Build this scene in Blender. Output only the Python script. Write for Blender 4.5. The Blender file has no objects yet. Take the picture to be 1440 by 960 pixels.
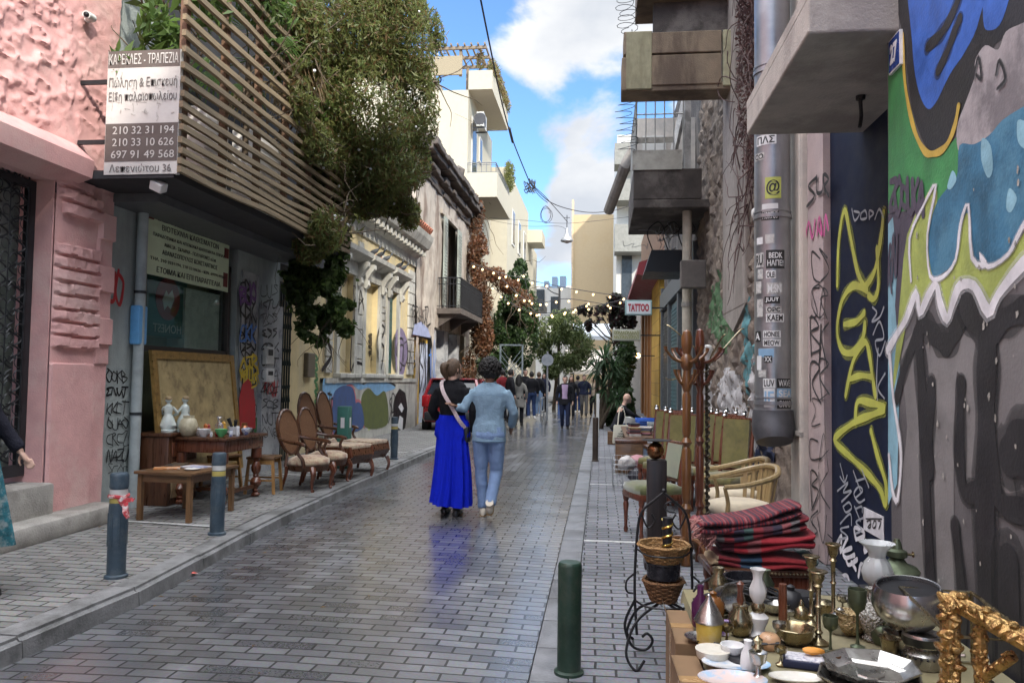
import bpy, bmesh, math, random
import numpy as np
from mathutils import Vector, Matrix, Euler, noise as mnoise
from mathutils.geometry import tessellate_polygon
SC = bpy.context.scene
COL = SC.collection
rnd = random.Random(7)
PI = math.pi
R = math.radians

# camera
PSI, THETA, EXPOSURE, CLOUD_LOC, CLOUD_TOP = 6.6328, 2.7168, 1.25, (0.3, 0.1, 0.2), 7.0
CAM_H = 1.55
cam_d = bpy.data.cameras.new('camera'); cam = bpy.data.objects.new('camera', cam_d); COL.objects.link(cam)
cam_d.sensor_width = 36; cam_d.lens = 27; cam_d.clip_start = 0.05; cam_d.clip_end = 2000
CAM_R = Matrix.Rotation(R(PSI), 3, 'Z') @ Matrix.Rotation(PI/2 + R(THETA), 3, 'X') @ Matrix.Rotation(R(0.8), 3, 'Z')
cam.matrix_world = Matrix.Translation((0, 0, CAM_H)) @ CAM_R.to_4x4()
SC.camera = cam

# daylight
SUN_EL, SUN_AZ = 30.0, 148.0       # azimuth clockwise from +Y: the sun stands behind the viewer, to the right
w = bpy.data.worlds.new('World'); SC.world = w; w.use_nodes = True
nt = w.node_tree; nt.nodes.clear()
def wn(t, **k):
    n = nt.nodes.new(t)
    for a, v in k.items(): setattr(n, a, v)
    return n
wl = nt.links.new
out = wn('ShaderNodeOutputWorld'); bg = wn('ShaderNodeBackground'); bg.inputs['Strength'].default_value = 0.10
sky = wn('ShaderNodeTexSky', sky_type='NISHITA', sun_disc=False)
sky.sun_elevation = R(SUN_EL); sky.sun_rotation = R(SUN_AZ); sky.air_density = 1.0; sky.dust_density = 0.6; sky.ozone_density = 2.5
tc = wn('ShaderNodeTexCoord')
sep = wn('ShaderNodeSeparateXYZ'); wl(tc.outputs['Generated'], sep.inputs[0])
def wmath(op, a, b=None, c=None, clamp=False):
    n = wn('ShaderNodeMath', operation=op, use_clamp=clamp)
    for i, v in enumerate((a, b, c)):
        if v is None: continue
        if isinstance(v, (int, float)): n.inputs[i].default_value = v
        else: wl(v, n.inputs[i])
    return n.outputs[0]
mp = wn('ShaderNodeMapping'); wl(tc.outputs['Generated'], mp.inputs[0]); mp.inputs['Scale'].default_value = (1, 1, 1.7); mp.inputs['Location'].default_value = CLOUD_LOC
n1 = wn('ShaderNodeTexNoise'); wl(mp.outputs[0], n1.inputs['Vector']); n1.inputs['Scale'].default_value = 4.2; n1.inputs['Detail'].default_value = 9; n1.inputs['Roughness'].default_value = 0.56; n1.inputs['Distortion'].default_value = 0.25
# unseen cloud overhead closed up and brightened to light the street, fuller behind the viewer, broken cloud in front: a few cloud banks and clear gaps by direction
cover = wmath('MULTIPLY_ADD', sep.outputs['Y'], -0.06, -0.05)
cov2 = wmath('ADD', n1.outputs['Fac'], cover)
def bank(px, py, rad, amp):
    global cov2
    d = CAM_R @ Vector(((px-720)/1080, -(py-480)/1080, -1)); d.normalize()
    vm = wn('ShaderNodeVectorMath', operation='DOT_PRODUCT'); wl(tc.outputs['Generated'], vm.inputs[0]); vm.inputs[1].default_value = d
    r = wn('ShaderNodeMapRange', interpolation_type='SMOOTHSTEP'); wl(vm.outputs['Value'], r.inputs['Value']); r.inputs['From Min'].default_value = math.cos(rad/1080); r.inputs['From Max'].default_value = 1.0; r.inputs['To Max'].default_value = amp
    cov2 = wmath('ADD', cov2, r.outputs[0])
for q in ((775, 55, 175, .14), (850, 20, 130, .10), (640, 40, 90, -.05), (845, 245, 125, .26), (690, 210, 130, -.26), (860, 150, 100, -.2), (735, 155, 70, .06), (780, 310, 80, .06), (720, 290, 90, -.14), (800, 420, 120, .08), (1100, -200, 400, .1)): bank(*q)
hi = wn('ShaderNodeMapRange', interpolation_type='SMOOTHSTEP'); wl(sep.outputs['Z'], hi.inputs['Value']); hi.inputs['From Min'].default_value = 0.48; hi.inputs['From Max'].default_value = 0.8
cov2 = wmath('ADD', cov2, wmath('MULTIPLY', hi.outputs[0], 0.12))
cr = wn('ShaderNodeMapRange', interpolation_type='SMOOTHSTEP'); wl(cov2, cr.inputs['Value'])
cr.inputs['From Min'].default_value = 0.47; cr.inputs['From Max'].default_value = 0.60
mp2 = wn('ShaderNodeMapping'); wl(mp.outputs[0], mp2.inputs[0]); mp2.inputs['Location'].default_value = (0.05, -0.03, 0.07)
n2 = wn('ShaderNodeTexNoise'); wl(mp2.outputs[0], n2.inputs['Vector']); n2.inputs['Scale'].default_value = 4.2; n2.inputs['Detail'].default_value = 9
sh = wn('ShaderNodeMapRange'); wl(n2.outputs['Fac'], sh.inputs['Value']); sh.inputs['From Min'].default_value = 0.38; sh.inputs['From Max'].default_value = 0.66
ccol = wn('ShaderNodeMix', data_type='RGBA'); wl(sh.outputs[0], ccol.inputs['Factor'])
ccol.inputs[6].default_value = (5.2, 5.15, 5.05, 1); ccol.inputs[7].default_value = (3.0, 3.2, 3.55, 1)
sk2 = wn('ShaderNodeMix', data_type='RGBA', blend_type='MULTIPLY'); sk2.inputs['Factor'].default_value = 1.0
wl(sky.outputs[0], sk2.inputs[6]); sk2.inputs[7].default_value = (.78, .98, 1.2, 1)
lum = wmath('MULTIPLY_ADD', hi.outputs[0], CLOUD_TOP, 1.0)  # overhead cloud boosted, out of view, to send more light into the street
cl2 = wn('ShaderNodeVectorMath', operation='SCALE'); wl(ccol.outputs[2], cl2.inputs[0]); wl(lum, cl2.inputs['Scale'])
mx = wn('ShaderNodeMix', data_type='RGBA'); wl(cr.outputs[0], mx.inputs['Factor']); wl(sk2.outputs[2], mx.inputs[6]); wl(cl2.outputs[0], mx.inputs[7])
wl(mx.outputs[2], bg.inputs['Color']); wl(bg.outputs[0], out.inputs[0])
sun_d = bpy.data.lights.new('sun', 'SUN'); sun_d.energy = 2.2; sun_d.angle = R(2.0); sun_d.color = (1.0, 0.93, 0.82)
sun = bpy.data.objects.new('sun', sun_d); COL.objects.link(sun)
_a = R(SUN_AZ); _sd = Vector((math.sin(_a)*math.cos(R(SUN_EL)), math.cos(_a)*math.cos(R(SUN_EL)), math.sin(R(SUN_EL))))
sun.rotation_euler = (-_sd).to_track_quat('-Z', 'Y').to_euler(); sun.location = (8, -12, 20)
SC.view_settings.view_transform = 'Standard'; SC.view_settings.look = 'None'; SC.view_settings.gamma = 1.0
SC.view_settings.exposure = EXPOSURE
SC.render.engine = 'CYCLES'; SC.cycles.max_bounces = 7; SC.cycles.use_denoising = True

# points on the place's own planes, sighted from the viewer
def ray(x, y): return CAM_R @ Vector(((x-720)/1080, -(y-480)/1080, -1))
EYE = Vector((0, 0, CAM_H))
def oX(x, y, X): r = ray(x, y); return EYE + r*(X/r.x)
def oY(x, y, Y): r = ray(x, y); return EYE + r*(Y/r.y)
def oZ(x, y, Z=0.0): r = ray(x, y); return EYE + r*((Z-CAM_H)/r.z)

# materials
MATS = {}
def mat(name, col, rough=0.65, var=0.18, scale=6.0, bump=0.0, bscale=60.0, metal=0.0, stain=None, sscale=1.2, samt=0.5,
        trans=0.0, emit=None, alpha=None, coat=0.0, streak=False, spec=0.5, sheen=0.0, ior=1.45):
    if name in MATS: return MATS[name]
    if name.startswith('mural'):
        var = max(var, .28); bump = bump or .1
        if not stain: stain, sscale, samt, streak = [c*.55+.02 for c in col], 2.2, .6, True
    m = bpy.data.materials.new(name); m.use_nodes = True; t = m.node_tree; L = t.links.new
    p = t.nodes['Principled BSDF']; N = t.nodes.new
    tcn = N('ShaderNodeTexCoord'); src = tcn.outputs['Object']
    a = N('ShaderNodeTexNoise'); L(src, a.inputs['Vector']); a.inputs['Scale'].default_value = scale; a.inputs['Detail'].default_value = 6; a.inputs['Roughness'].default_value = 0.62
    rp = N('ShaderNodeMapRange'); L(a.outputs['Fac'], rp.inputs[0]); rp.inputs[1].default_value = 0.3; rp.inputs[2].default_value = 0.7
    c = N('ShaderNodeMix'); c.data_type = 'RGBA'; L(rp.outputs[0], c.inputs['Factor'])
    c.inputs[6].default_value = (*[max(0, v*(1-var)) for v in col], 1); c.inputs[7].default_value = (*[min(1, v*(1+var)) for v in col], 1)
    colout = c.outputs[2]
    if stain:
        mpn = N('ShaderNodeMapping'); L(src, mpn.inputs[0])
        if streak: mpn.inputs['Scale'].default_value = (1, 1, 0.22)
        s = N('ShaderNodeTexNoise'); L(mpn.outputs[0], s.inputs['Vector']); s.inputs['Scale'].default_value = sscale; s.inputs['Detail'].default_value = 8; s.inputs['Roughness'].default_value = 0.68
        r2 = N('ShaderNodeMapRange'); r2.interpolation_type = 'SMOOTHSTEP'; L(s.outputs['Fac'], r2.inputs[0]); r2.inputs[1].default_value = 0.46; r2.inputs[2].default_value = 0.64; r2.inputs[4].default_value = samt
        c2 = N('ShaderNodeMix'); c2.data_type = 'RGBA'; L(r2.outputs[0], c2.inputs['Factor']); L(colout, c2.inputs[6]); c2.inputs[7].default_value = (*stain, 1)
        colout = c2.outputs[2]
    L(colout, p.inputs['Base Color'])
    rr = N('ShaderNodeMapRange'); L(a.outputs['Fac'], rr.inputs[0]); rr.inputs[1].default_value = 0.3; rr.inputs[2].default_value = 0.7
    rr.inputs[3].default_value = max(0.02, rough-0.09); rr.inputs[4].default_value = min(1, rough+0.09); L(rr.outputs[0], p.inputs['Roughness'])
    p.inputs['Metallic'].default_value = metal; p.inputs['Specular IOR Level'].default_value = spec; p.inputs['IOR'].default_value = ior
    if trans: p.inputs['Transmission Weight'].default_value = trans
    if coat: p.inputs['Coat Weight'].default_value = coat; p.inputs['Coat Roughness'].default_value = 0.08
    if sheen: p.inputs['Sheen Weight'].default_value = sheen
    if alpha is not None: p.inputs['Alpha'].default_value = alpha
    if emit: p.inputs['Emission Color'].default_value = (*emit[0], 1); p.inputs['Emission Strength'].default_value = emit[1]
    if bump:
        b = N('ShaderNodeTexNoise'); L(src, b.inputs['Vector']); b.inputs['Scale'].default_value = bscale; b.inputs['Detail'].default_value = 5
        bn = N('ShaderNodeBump'); bn.inputs['Strength'].default_value = min(1, bump); bn.inputs['Distance'].default_value = 0.02; L(b.outputs['Fac'], bn.inputs['Height']); L(bn.outputs[0], p.inputs['Normal'])
    MATS[name] = m; return m

def wood(name, col, rough=0.4, grain=(1, 1, 14), var=0.45, coat=0.0):
    """wood with stretched grain along one axis"""
    if name in MATS: return MATS[name]
    m = mat(name, col, rough, var=var, scale=3, bump=0.12, bscale=20, coat=coat); t = m.node_tree
    nz = [n for n in t.nodes if n.type == 'TEX_NOISE'][0]; tcn = [n for n in t.nodes if n.type == 'TEX_COORD'][0]
    mpn = t.nodes.new('ShaderNodeMapping'); mpn.inputs['Scale'].default_value = tuple(14/g for g in grain)
    t.links.new(tcn.outputs['Object'], mpn.inputs[0]); t.links.new(mpn.outputs[0], nz.inputs['Vector'])
    return m

def pavers(name, c1, c2, mortar, wet, bw=0.215, rh=0.094, rot=0.0):
    m = bpy.data.materials.new(name); m.use_nodes = True; t = m.node_tree; L = t.links.new; N = t.nodes.new; p = t.nodes['Principled BSDF']
    tcn = N('ShaderNodeTexCoord'); mpn = N('ShaderNodeMapping'); L(tcn.outputs['Object'], mpn.inputs[0]); mpn.inputs['Rotation'].default_value = (0, 0, rot)
    wob = N('ShaderNodeTexNoise'); L(tcn.outputs['Object'], wob.inputs['Vector']); wob.inputs['Scale'].default_value = 1.3; wob.inputs['Detail'].default_value = 3
    wv = N('ShaderNodeMix'); wv.data_type = 'VECTOR'; wv.inputs['Factor'].default_value = 0.045; L(mpn.outputs[0], wv.inputs[4]); L(wob.outputs['Color'], wv.inputs[5])
    b = N('ShaderNodeTexBrick'); L(wv.outputs[1], b.inputs['Vector']); b.offset = 0.5; b.squash = 1
    b.inputs['Scale'].default_value = 1; b.inputs['Brick Width'].default_value = bw; b.inputs['Row Height'].default_value = rh; b.inputs['Mortar Size'].default_value = 0.007; b.inputs['Mortar Smooth'].default_value = 0.15; b.inputs['Bias'].default_value = 0.0
    b.inputs['Color1'].default_value = (*c1, 1); b.inputs['Color2'].default_value = (*c2, 1); b.inputs['Mortar'].default_value = (*mortar, 1)
    g = N('ShaderNodeTexNoise'); L(tcn.outputs['Object'], g.inputs['Vector']); g.inputs['Scale'].default_value = 55; g.inputs['Detail'].default_value = 6
    gm = N('ShaderNodeMix'); gm.data_type = 'RGBA'; gm.blend_type = 'OVERLAY'; gm.inputs['Factor'].default_value = 0.45; L(b.outputs['Color'], gm.inputs[6]); L(g.outputs['Color'], gm.inputs[7])
    # dirt blotches
    d = N('ShaderNodeTexNoise'); L(tcn.outputs['Object'], d.inputs['Vector']); d.inputs['Scale'].default_value = 0.9; d.inputs['Detail'].default_value = 7; d.inputs['Roughness'].default_value = 0.65
    dm = N('ShaderNodeMapRange'); L(d.outputs['Fac'], dm.inputs[0]); dm.inputs[1].default_value = 0.35; dm.inputs[2].default_value = 0.65; dm.inputs[3].default_value = 0.78; dm.inputs[4].default_value = 1.08
    mu = N('ShaderNodeMix'); mu.data_type = 'RGBA'; mu.blend_type = 'MULTIPLY'; mu.inputs['Factor'].default_value = 1; L(gm.outputs[2], mu.inputs[6]); L(dm.outputs[0], mu.inputs[7])
    # wetness: film of water in patches drawn out along the street
    wm = N('ShaderNodeMapping'); L(tcn.outputs['Object'], wm.inputs[0]); wm.inputs['Scale'].default_value = (1.1, 0.28, 1); wm.inputs['Location'].default_value = (3.1, 1.7, 0)
    wn_ = N('ShaderNodeTexNoise'); L(wm.outputs[0], wn_.inputs['Vector']); wn_.inputs['Scale'].default_value = 1.1; wn_.inputs['Detail'].default_value = 8; wn_.inputs['Roughness'].default_value = 0.66
    wr = N('ShaderNodeMapRange'); wr.interpolation_type = 'SMOOTHSTEP'; L(wn_.outputs['Fac'], wr.inputs[0]); wr.inputs[1].default_value = 0.62-0.36*wet; wr.inputs[2].default_value = 0.80-0.28*wet
    rr = N('ShaderNodeMapRange'); L(wr.outputs[0], rr.inputs[0]); rr.inputs[3].default_value = 0.42 if wet > 0.3 else 0.75; rr.inputs[4].default_value = 0.11
    rj = N('ShaderNodeMath'); rj.operation = 'MULTIPLY_ADD'; L(g.outputs['Fac'], rj.inputs[0]); rj.inputs[1].default_value = 0.12; L(rr.outputs[0], rj.inputs[2])
    sb = N('ShaderNodeSeparateColor'); L(b.outputs['Color'], sb.inputs[0]); rk = N('ShaderNodeMath'); rk.operation = 'MULTIPLY_ADD'; L(sb.outputs[1], rk.inputs[0]); rk.inputs[1].default_value = 0.9; L(rj.outputs[0], rk.inputs[2])
    rq = N('ShaderNodeMath'); rq.operation = 'MULTIPLY_ADD'; rq.use_clamp = True; L(b.outputs['Fac'], rq.inputs[0]); rq.inputs[1].default_value = 0.35; L(rk.outputs[0], rq.inputs[2]); L(rq.outputs[0], p.inputs['Roughness'])
    dk = N('ShaderNodeMapRange'); L(wr.outputs[0], dk.inputs[0]); dk.inputs[3].default_value = 1.0; dk.inputs[4].default_value = 0.72
    fin = N('ShaderNodeMix'); fin.data_type = 'RGBA'; fin.blend_type = 'MULTIPLY'; fin.inputs['Factor'].default_value = 1; L(mu.outputs[2], fin.inputs[6]); L(dk.outputs[0], fin.inputs[7])
    L(fin.outputs[2], p.inputs['Base Color'])
    L(wr.outputs[0], p.inputs['Coat Weight']); p.inputs['Coat Roughness'].default_value = 0.13; p.inputs['Coat IOR'].default_value = 1.45
    inv = N('ShaderNodeMath'); inv.operation = 'MULTIPLY_ADD'; L(b.outputs['Fac'], inv.inputs[0]); inv.inputs[1].default_value = -1.6; gs = N('ShaderNodeMath'); gs.operation = 'MULTIPLY'; L(g.outputs['Fac'], gs.inputs[0]); gs.inputs[1].default_value = 0.35; L(gs.outputs[0], inv.inputs[2])
    big = N('ShaderNodeMath'); big.operation = 'MULTIPLY_ADD'; L(wob.outputs['Fac'], big.inputs[0]); big.inputs[1].default_value = 3.0; L(inv.outputs[0], big.inputs[2])
    bp = N('ShaderNodeBump'); bp.inputs['Strength'].default_value = 0.8; bp.inputs['Distance'].default_value = 0.008; L(big.outputs[0], bp.inputs['Height']); L(bp.outputs[0], p.inputs['Normal'])
    bc = N('ShaderNodeBump'); bc.inputs['Strength'].default_value = 0.5; bc.inputs['Distance'].default_value = 0.008; L(big.outputs[0], bc.inputs['Height']); L(bc.outputs[0], p.inputs['Coat Normal'])
    MATS[name] = m; return m

# mesh building
def frame(d, up=Vector((0, 0, 1))):
    d = d.normalized(); a = d.cross(up)
    if a.length < 1e-4: a = d.cross(Vector((1, 0, 0)))
    a.normalize(); return a, a.cross(d).normalized()

def smooth_pts(pts, k=4, closed=False):
    P = [Vector(p) for p in pts]; n = len(P)
    if n < 3 or k < 2: return P
    res = []
    for i in range(n if closed else n-1):
        if closed: a, b, c, d = P[(i-1) % n], P[i], P[(i+1) % n], P[(i+2) % n]
        else: a, b, c, d = P[max(i-1, 0)], P[i], P[i+1], P[min(i+2, n-1)]
        for j in range(k):
            t = j/k
            res.append(0.5*((2*b)+(c-a)*t+(2*a-5*b+4*c-d)*t*t+(3*b-a-3*c+d)*t**3))
    if not closed: res.append(P[-1])
    return res

class B:
    """collects shapes, then links them as one mesh object"""
    def __init__(s): s.v = []; s.f = []; s.m = []; s.cur = 0; s.lift = 0.0
    def add(s, vs, fs):
        o = len(s.v); s.v += [tuple(v) for v in vs]; s.f += [tuple(i+o for i in f) for f in fs]; s.m += [s.cur]*len(fs); return s
    def box(s, x0, x1, y0, y1, z0, z1):
        return s.add([(x0,y0,z0),(x1,y0,z0),(x1,y1,z0),(x0,y1,z0),(x0,y0,z1),(x1,y0,z1),(x1,y1,z1),(x0,y1,z1)],
                     [(0,3,2,1),(4,5,6,7),(0,1,5,4),(1,2,6,5),(2,3,7,6),(3,0,4,7)])
    def cbox(s, x0, x1, y0, y1, z0, z1, c=0.01):
        """box with chamfered edges"""
        c = min(c, (x1-x0)/3, (y1-y0)/3, (z1-z0)/3)
        bm = bmesh.new(); bmesh.ops.create_cube(bm, size=1)
        for v in bm.verts: v.co = Vector(((x0+x1)/2+v.co.x*(x1-x0), (y0+y1)/2+v.co.y*(y1-y0), (z0+z1)/2+v.co.z*(z1-z0)))
        bmesh.ops.bevel(bm, geom=bm.edges[:], offset=c, segments=2, affect='EDGES', profile=0.5)
        s.bm(bm); return s
    def bm(s, bm, M=None):
        bm.verts.ensure_lookup_table()
        for i, v in enumerate(bm.verts): v.index = i
        s.add([(M @ v.co) if M else v.co for v in bm.verts], [tuple(v.index for v in f.verts) for f in bm.faces]); bm.free(); return s
    def obox(s, c, size, rot=(0, 0, 0), cham=0.0):
        t = B(); h = [x/2 for x in size]
        (t.cbox(-h[0], h[0], -h[1], h[1], -h[2], h[2], cham) if cham else t.box(-h[0], h[0], -h[1], h[1], -h[2], h[2]))
        M = Matrix.Translation(c) @ Euler(rot).to_matrix().to_4x4()
        return s.add([M @ Vector(v) for v in t.v], t.f)
    def beam(s, p, q, wd, th, up=(0, 0, 1)):
        p = Vector(p); q = Vector(q); d = (q-p); a, b = frame(d, Vector(up)); a = a*wd/2; b = b*th/2
        vs = [p-a-b, p+a-b, p+a+b, p-a+b, q-a-b, q+a-b, q+a+b, q-a+b]
        return s.add(vs, [(0,3,2,1),(4,5,6,7),(0,1,5,4),(1,2,6,5),(2,3,7,6),(3,0,4,7)])
    def tube(s, pts, r, n=8, closed=False, k=1, flat=1.0, cap=True):
        P = smooth_pts(pts, k, closed) if k > 1 else [Vector(p) for p in pts]
        m = len(P)
        if m < 2: return s
        rad = r if isinstance(r, (list, tuple)) else [r]
        def rr(i):
            if len(rad) == 1: return rad[0]
            x = i/(m-1)*(len(rad)-1); j = min(int(x), len(rad)-2); return rad[j]+(rad[j+1]-rad[j])*(x-j)
        rings = []; ref = None
        for i in range(m):
            d = (P[(i+1) % m]-P[i-1]) if closed else (P[min(i+1, m-1)]-P[max(i-1, 0)])
            if d.length < 1e-9: d = Vector((0, 0, 1))
            d.normalize()
            if ref is None:
                ref = d.cross(Vector((0, 0, 1)));
                if ref.length < 1e-3: ref = Vector((1, 0, 0))
            ref = (ref - d*ref.dot(d))
            if ref.length < 1e-6: ref = d.orthogonal()
            ref.normalize(); b = d.cross(ref)
            rings.append([P[i]+(ref*math.cos(2*PI*j/n)+b*math.sin(2*PI*j/n)*flat)*rr(i) for j in range(n)])
        vs = [v for q in rings for v in q]; fs = []
        for i in range(m if closed else m-1):
            a = i*n; c = ((i+1) % m)*n
            for j in range(n): fs.append((a+j, a+(j+1) % n, c+(j+1) % n, c+j))
        if not closed and cap: fs += [tuple(reversed(range(n))), tuple(range((m-1)*n, m*n))]
        return s.add(vs, fs)
    def lathe(s, prof, at=(0, 0, 0), n=16, M=None, wob=0.0, flute=0, fa=0.0, cap=True):
        vs = []; fs = []; at = Vector(at)
        for (r, z) in prof:
            for j in range(n):
                a = 2*PI*j/n; q = r*(1+(fa*math.cos(flute*a) if flute else 0)+wob*math.sin(3*a+z*40)) 
                p = Vector((q*math.cos(a), q*math.sin(a), z))
                vs.append((M @ p if M else p)+at)
        for i in range(len(prof)-1):
            for j in range(n): fs.append((i*n+j, i*n+(j+1) % n, (i+1)*n+(j+1) % n, (i+1)*n+j))
        if cap:
            if prof[0][0] > 1e-4: fs.append(tuple(reversed(range(n))))
            if prof[-1][0] > 1e-4: fs.append(tuple(range((len(prof)-1)*n, len(prof)*n)))
        return s.add(vs, fs)
    def loft(s, rings):
        """rings: (centre, rx, ry, ax, ay) ; closed at both ends"""
        n = 16; vs = []; fs = []
        for c, rx, ry, ax, ay in rings:
            c = Vector(c); ax = Vector(ax); ay = Vector(ay)
            vs += [c+ax*rx*math.cos(2*PI*j/n)+ay*ry*math.sin(2*PI*j/n) for j in range(n)]
        for i in range(len(rings)-1):
            for j in range(n): fs.append((i*n+j, i*n+(j+1) % n, (i+1)*n+(j+1) % n, (i+1)*n+j))
        fs += [tuple(reversed(range(n))), tuple(range((len(rings)-1)*n, len(rings)*n))]
        return s.add(vs, fs)
    def ball(s, c, r, n=2, sc=(1, 1, 1), jag=0.0, rng=None):
        bm = bmesh.new(); bmesh.ops.create_icosphere(bm, subdivisions=n, radius=1)
        for v in bm.verts:
            k = r*(1+((rng or rnd).uniform(-jag, jag) if jag else 0)); v.co = Vector((v.co.x*sc[0]*k, v.co.y*sc[1]*k, v.co.z*sc[2]*k))+Vector(c)
        return s.bm(bm)
    def prism(s, poly, ext):
        """poly: 3D outline, ext: vector"""
        P = [Vector(p) for p in poly]; e = Vector(ext); n = len(P)
        tri = tessellate_polygon([P])
        fs = [tuple(t) for t in tri]+[tuple(i+n for i in reversed(t)) for t in tri]+[(i, (i+1) % n, (i+1) % n+n, i+n) for i in range(n)]
        return s.add(P+[p+e for p in P], fs)
    def poly(s, P):
        P = [Vector(p) for p in P]; tri = tessellate_polygon([P]); return s.add(P, [tuple(t) for t in tri])
    def stroke(s, P, wd, nrm, k=5, closed=False, taper=False, z0=None):
        """flat painted band of width wd on the plane with normal nrm; every stroke lies a hair above the one before"""
        nrm = Vector(nrm); P = smooth_pts(P, k, closed); m = len(P); vs = []; fs = []
        s.lift += 0.00035
        for i in range(m):
            d = (P[(i+1) % m]-P[i-1]) if closed else (P[min(i+1, m-1)]-P[max(i-1, 0)])
            if d.length < 1e-9: d = Vector((0, 0, 1))
            a = nrm.cross(d.normalized()); q = wd*0.5*(1+0.16*math.sin(i*0.9+wd*900))
            if taper: q *= 0.35+0.65*math.sin(PI*(0.15+0.85*i/max(1, m-1)))
            o = nrm*(s.lift+i*4e-6)
            vs += [P[i]-a*q+o, P[i]+a*q+o]
        for i in range(m if closed else m-1):
            j = (i+1) % m; fs.append((2*i, 2*i+1, 2*j+1, 2*j))
        if not closed:   # round ends
            for e, sg in ((0, -1), (m-1, 1)):
                d = (P[1]-P[0]).normalized() if e == 0 else (P[-1]-P[-2]).normalized()
                a = nrm.cross(d); q = (Vector(vs[2*e+1])-Vector(vs[2*e])).length/2; c = (Vector(vs[2*e])+Vector(vs[2*e+1]))/2
                base = len(vs); vs += [c+a*q*math.cos(t)*-1+d*sg*q*math.sin(t) for t in [PI*h/6 for h in range(7)]]
                fs.append(tuple(range(base, base+7)))
        return s.add(vs, fs)
    def mesh(s, name):
        me = bpy.data.meshes.new(name); me.from_pydata(s.v, [], s.f); me.update(); return me
    def obj(s, name, m, parent=None, smooth=False, recalc=True, ang=35):
        me = s.mesh(name)
        if recalc:
            bm = bmesh.new(); bm.from_mesh(me); bmesh.ops.recalc_face_normals(bm, faces=bm.faces[:]); bm.to_mesh(me); bm.free()
        for mm in (m if isinstance(m, (list, tuple)) else [m]): me.materials.append(mm)
        if len(s.m) == len(me.polygons): me.polygons.foreach_set('material_index', s.m)
        if smooth:
            me.polygons.foreach_set('use_smooth', [True]*len(me.polygons))
            try: me.set_sharp_from_angle(angle=R(ang))
            except Exception: pass
        o = bpy.data.objects.new(name, me); COL.objects.link(o)
        if parent: attach(o, parent)
        return o
ORIGIN = {}
def attach(o, parent):
    o.parent = parent
    if parent.name in ORIGIN: o.matrix_parent_inverse = Matrix.Translation(-ORIGIN[parent.name])
def tag(o, label, cat=None, group=None, kind=None):
    if label: o['label'] = label
    if cat: o['category'] = cat
    if group: o['group'] = group
    if kind: o['kind'] = kind
    return o
def thing(name, label, cat, loc=(0, 0, 0), rz=0.0, group=None, world=False):
    """Empty at a thing's base. world=True: its parts are given in world coordinates"""
    o = bpy.data.objects.new(name, None); COL.objects.link(o); o.empty_display_size = 0.1
    o.location = loc; o.rotation_euler = (0, 0, rz)
    if world: ORIGIN[o.name] = Vector(loc)
    return tag(o, label, cat, group)
def kids(o): return [c for c in bpy.data.objects if c.parent == o]
def dup(root, loc, rz, label=None, group=None):
    r = root.copy(); COL.objects.link(r); r.location = loc; r.rotation_euler = (0, 0, rz)
    if label: r['label'] = label
    if group: r['group'] = group
    for ch in kids(root):
        c = ch.copy(); COL.objects.link(c); c.parent = r
        for g in kids(ch): d = g.copy(); COL.objects.link(d); d.parent = c
    return r
def evaluated(o, name):
    dg = bpy.context.evaluated_depsgraph_get(); me = bpy.data.meshes.new_from_object(o.evaluated_get(dg)); me.name = name
    old = o.data; bpy.data.objects.remove(o); bpy.data.meshes.remove(old); return me
def fused(b, name, m, parent, voxel=0.012, smooth=4, disp=0.0, dscale=9.0):
    """fuse overlapping closed shapes into one continuous skin"""
    o = bpy.data.objects.new('tmp', b.mesh('tmp')); COL.objects.link(o)
    bm = bmesh.new(); bm.from_mesh(o.data); bmesh.ops.recalc_face_normals(bm, faces=bm.faces[:]); bm.to_mesh(o.data); bm.free()
    r = o.modifiers.new('r', 'REMESH'); r.mode = 'VOXEL'; r.voxel_size = voxel; r.adaptivity = 0
    if smooth: q = o.modifiers.new('s', 'SMOOTH'); q.factor = 0.5; q.iterations = smooth
    me = evaluated(o, name)
    if disp:
        nrm = [v.normal.copy() for v in me.vertices]
        for v, nn in zip(me.vertices, nrm):
            p = v.co; k = mnoise.noise(Vector((p.x*dscale, p.y*dscale, p.z*dscale*0.8+p.x*3)))+0.5*mnoise.noise(Vector((p.x*dscale*2.2+5, p.y*dscale*2.2, p.z*dscale*2.6)))
            v.co = p+nn*k*disp
    me.polygons.foreach_set('use_smooth', [True]*len(me.polygons)); me.materials.clear(); me.materials.append(m)
    o = bpy.data.objects.new(name, me); COL.objects.link(o)
    if parent: attach(o, parent)
    return o
FONT = None
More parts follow.
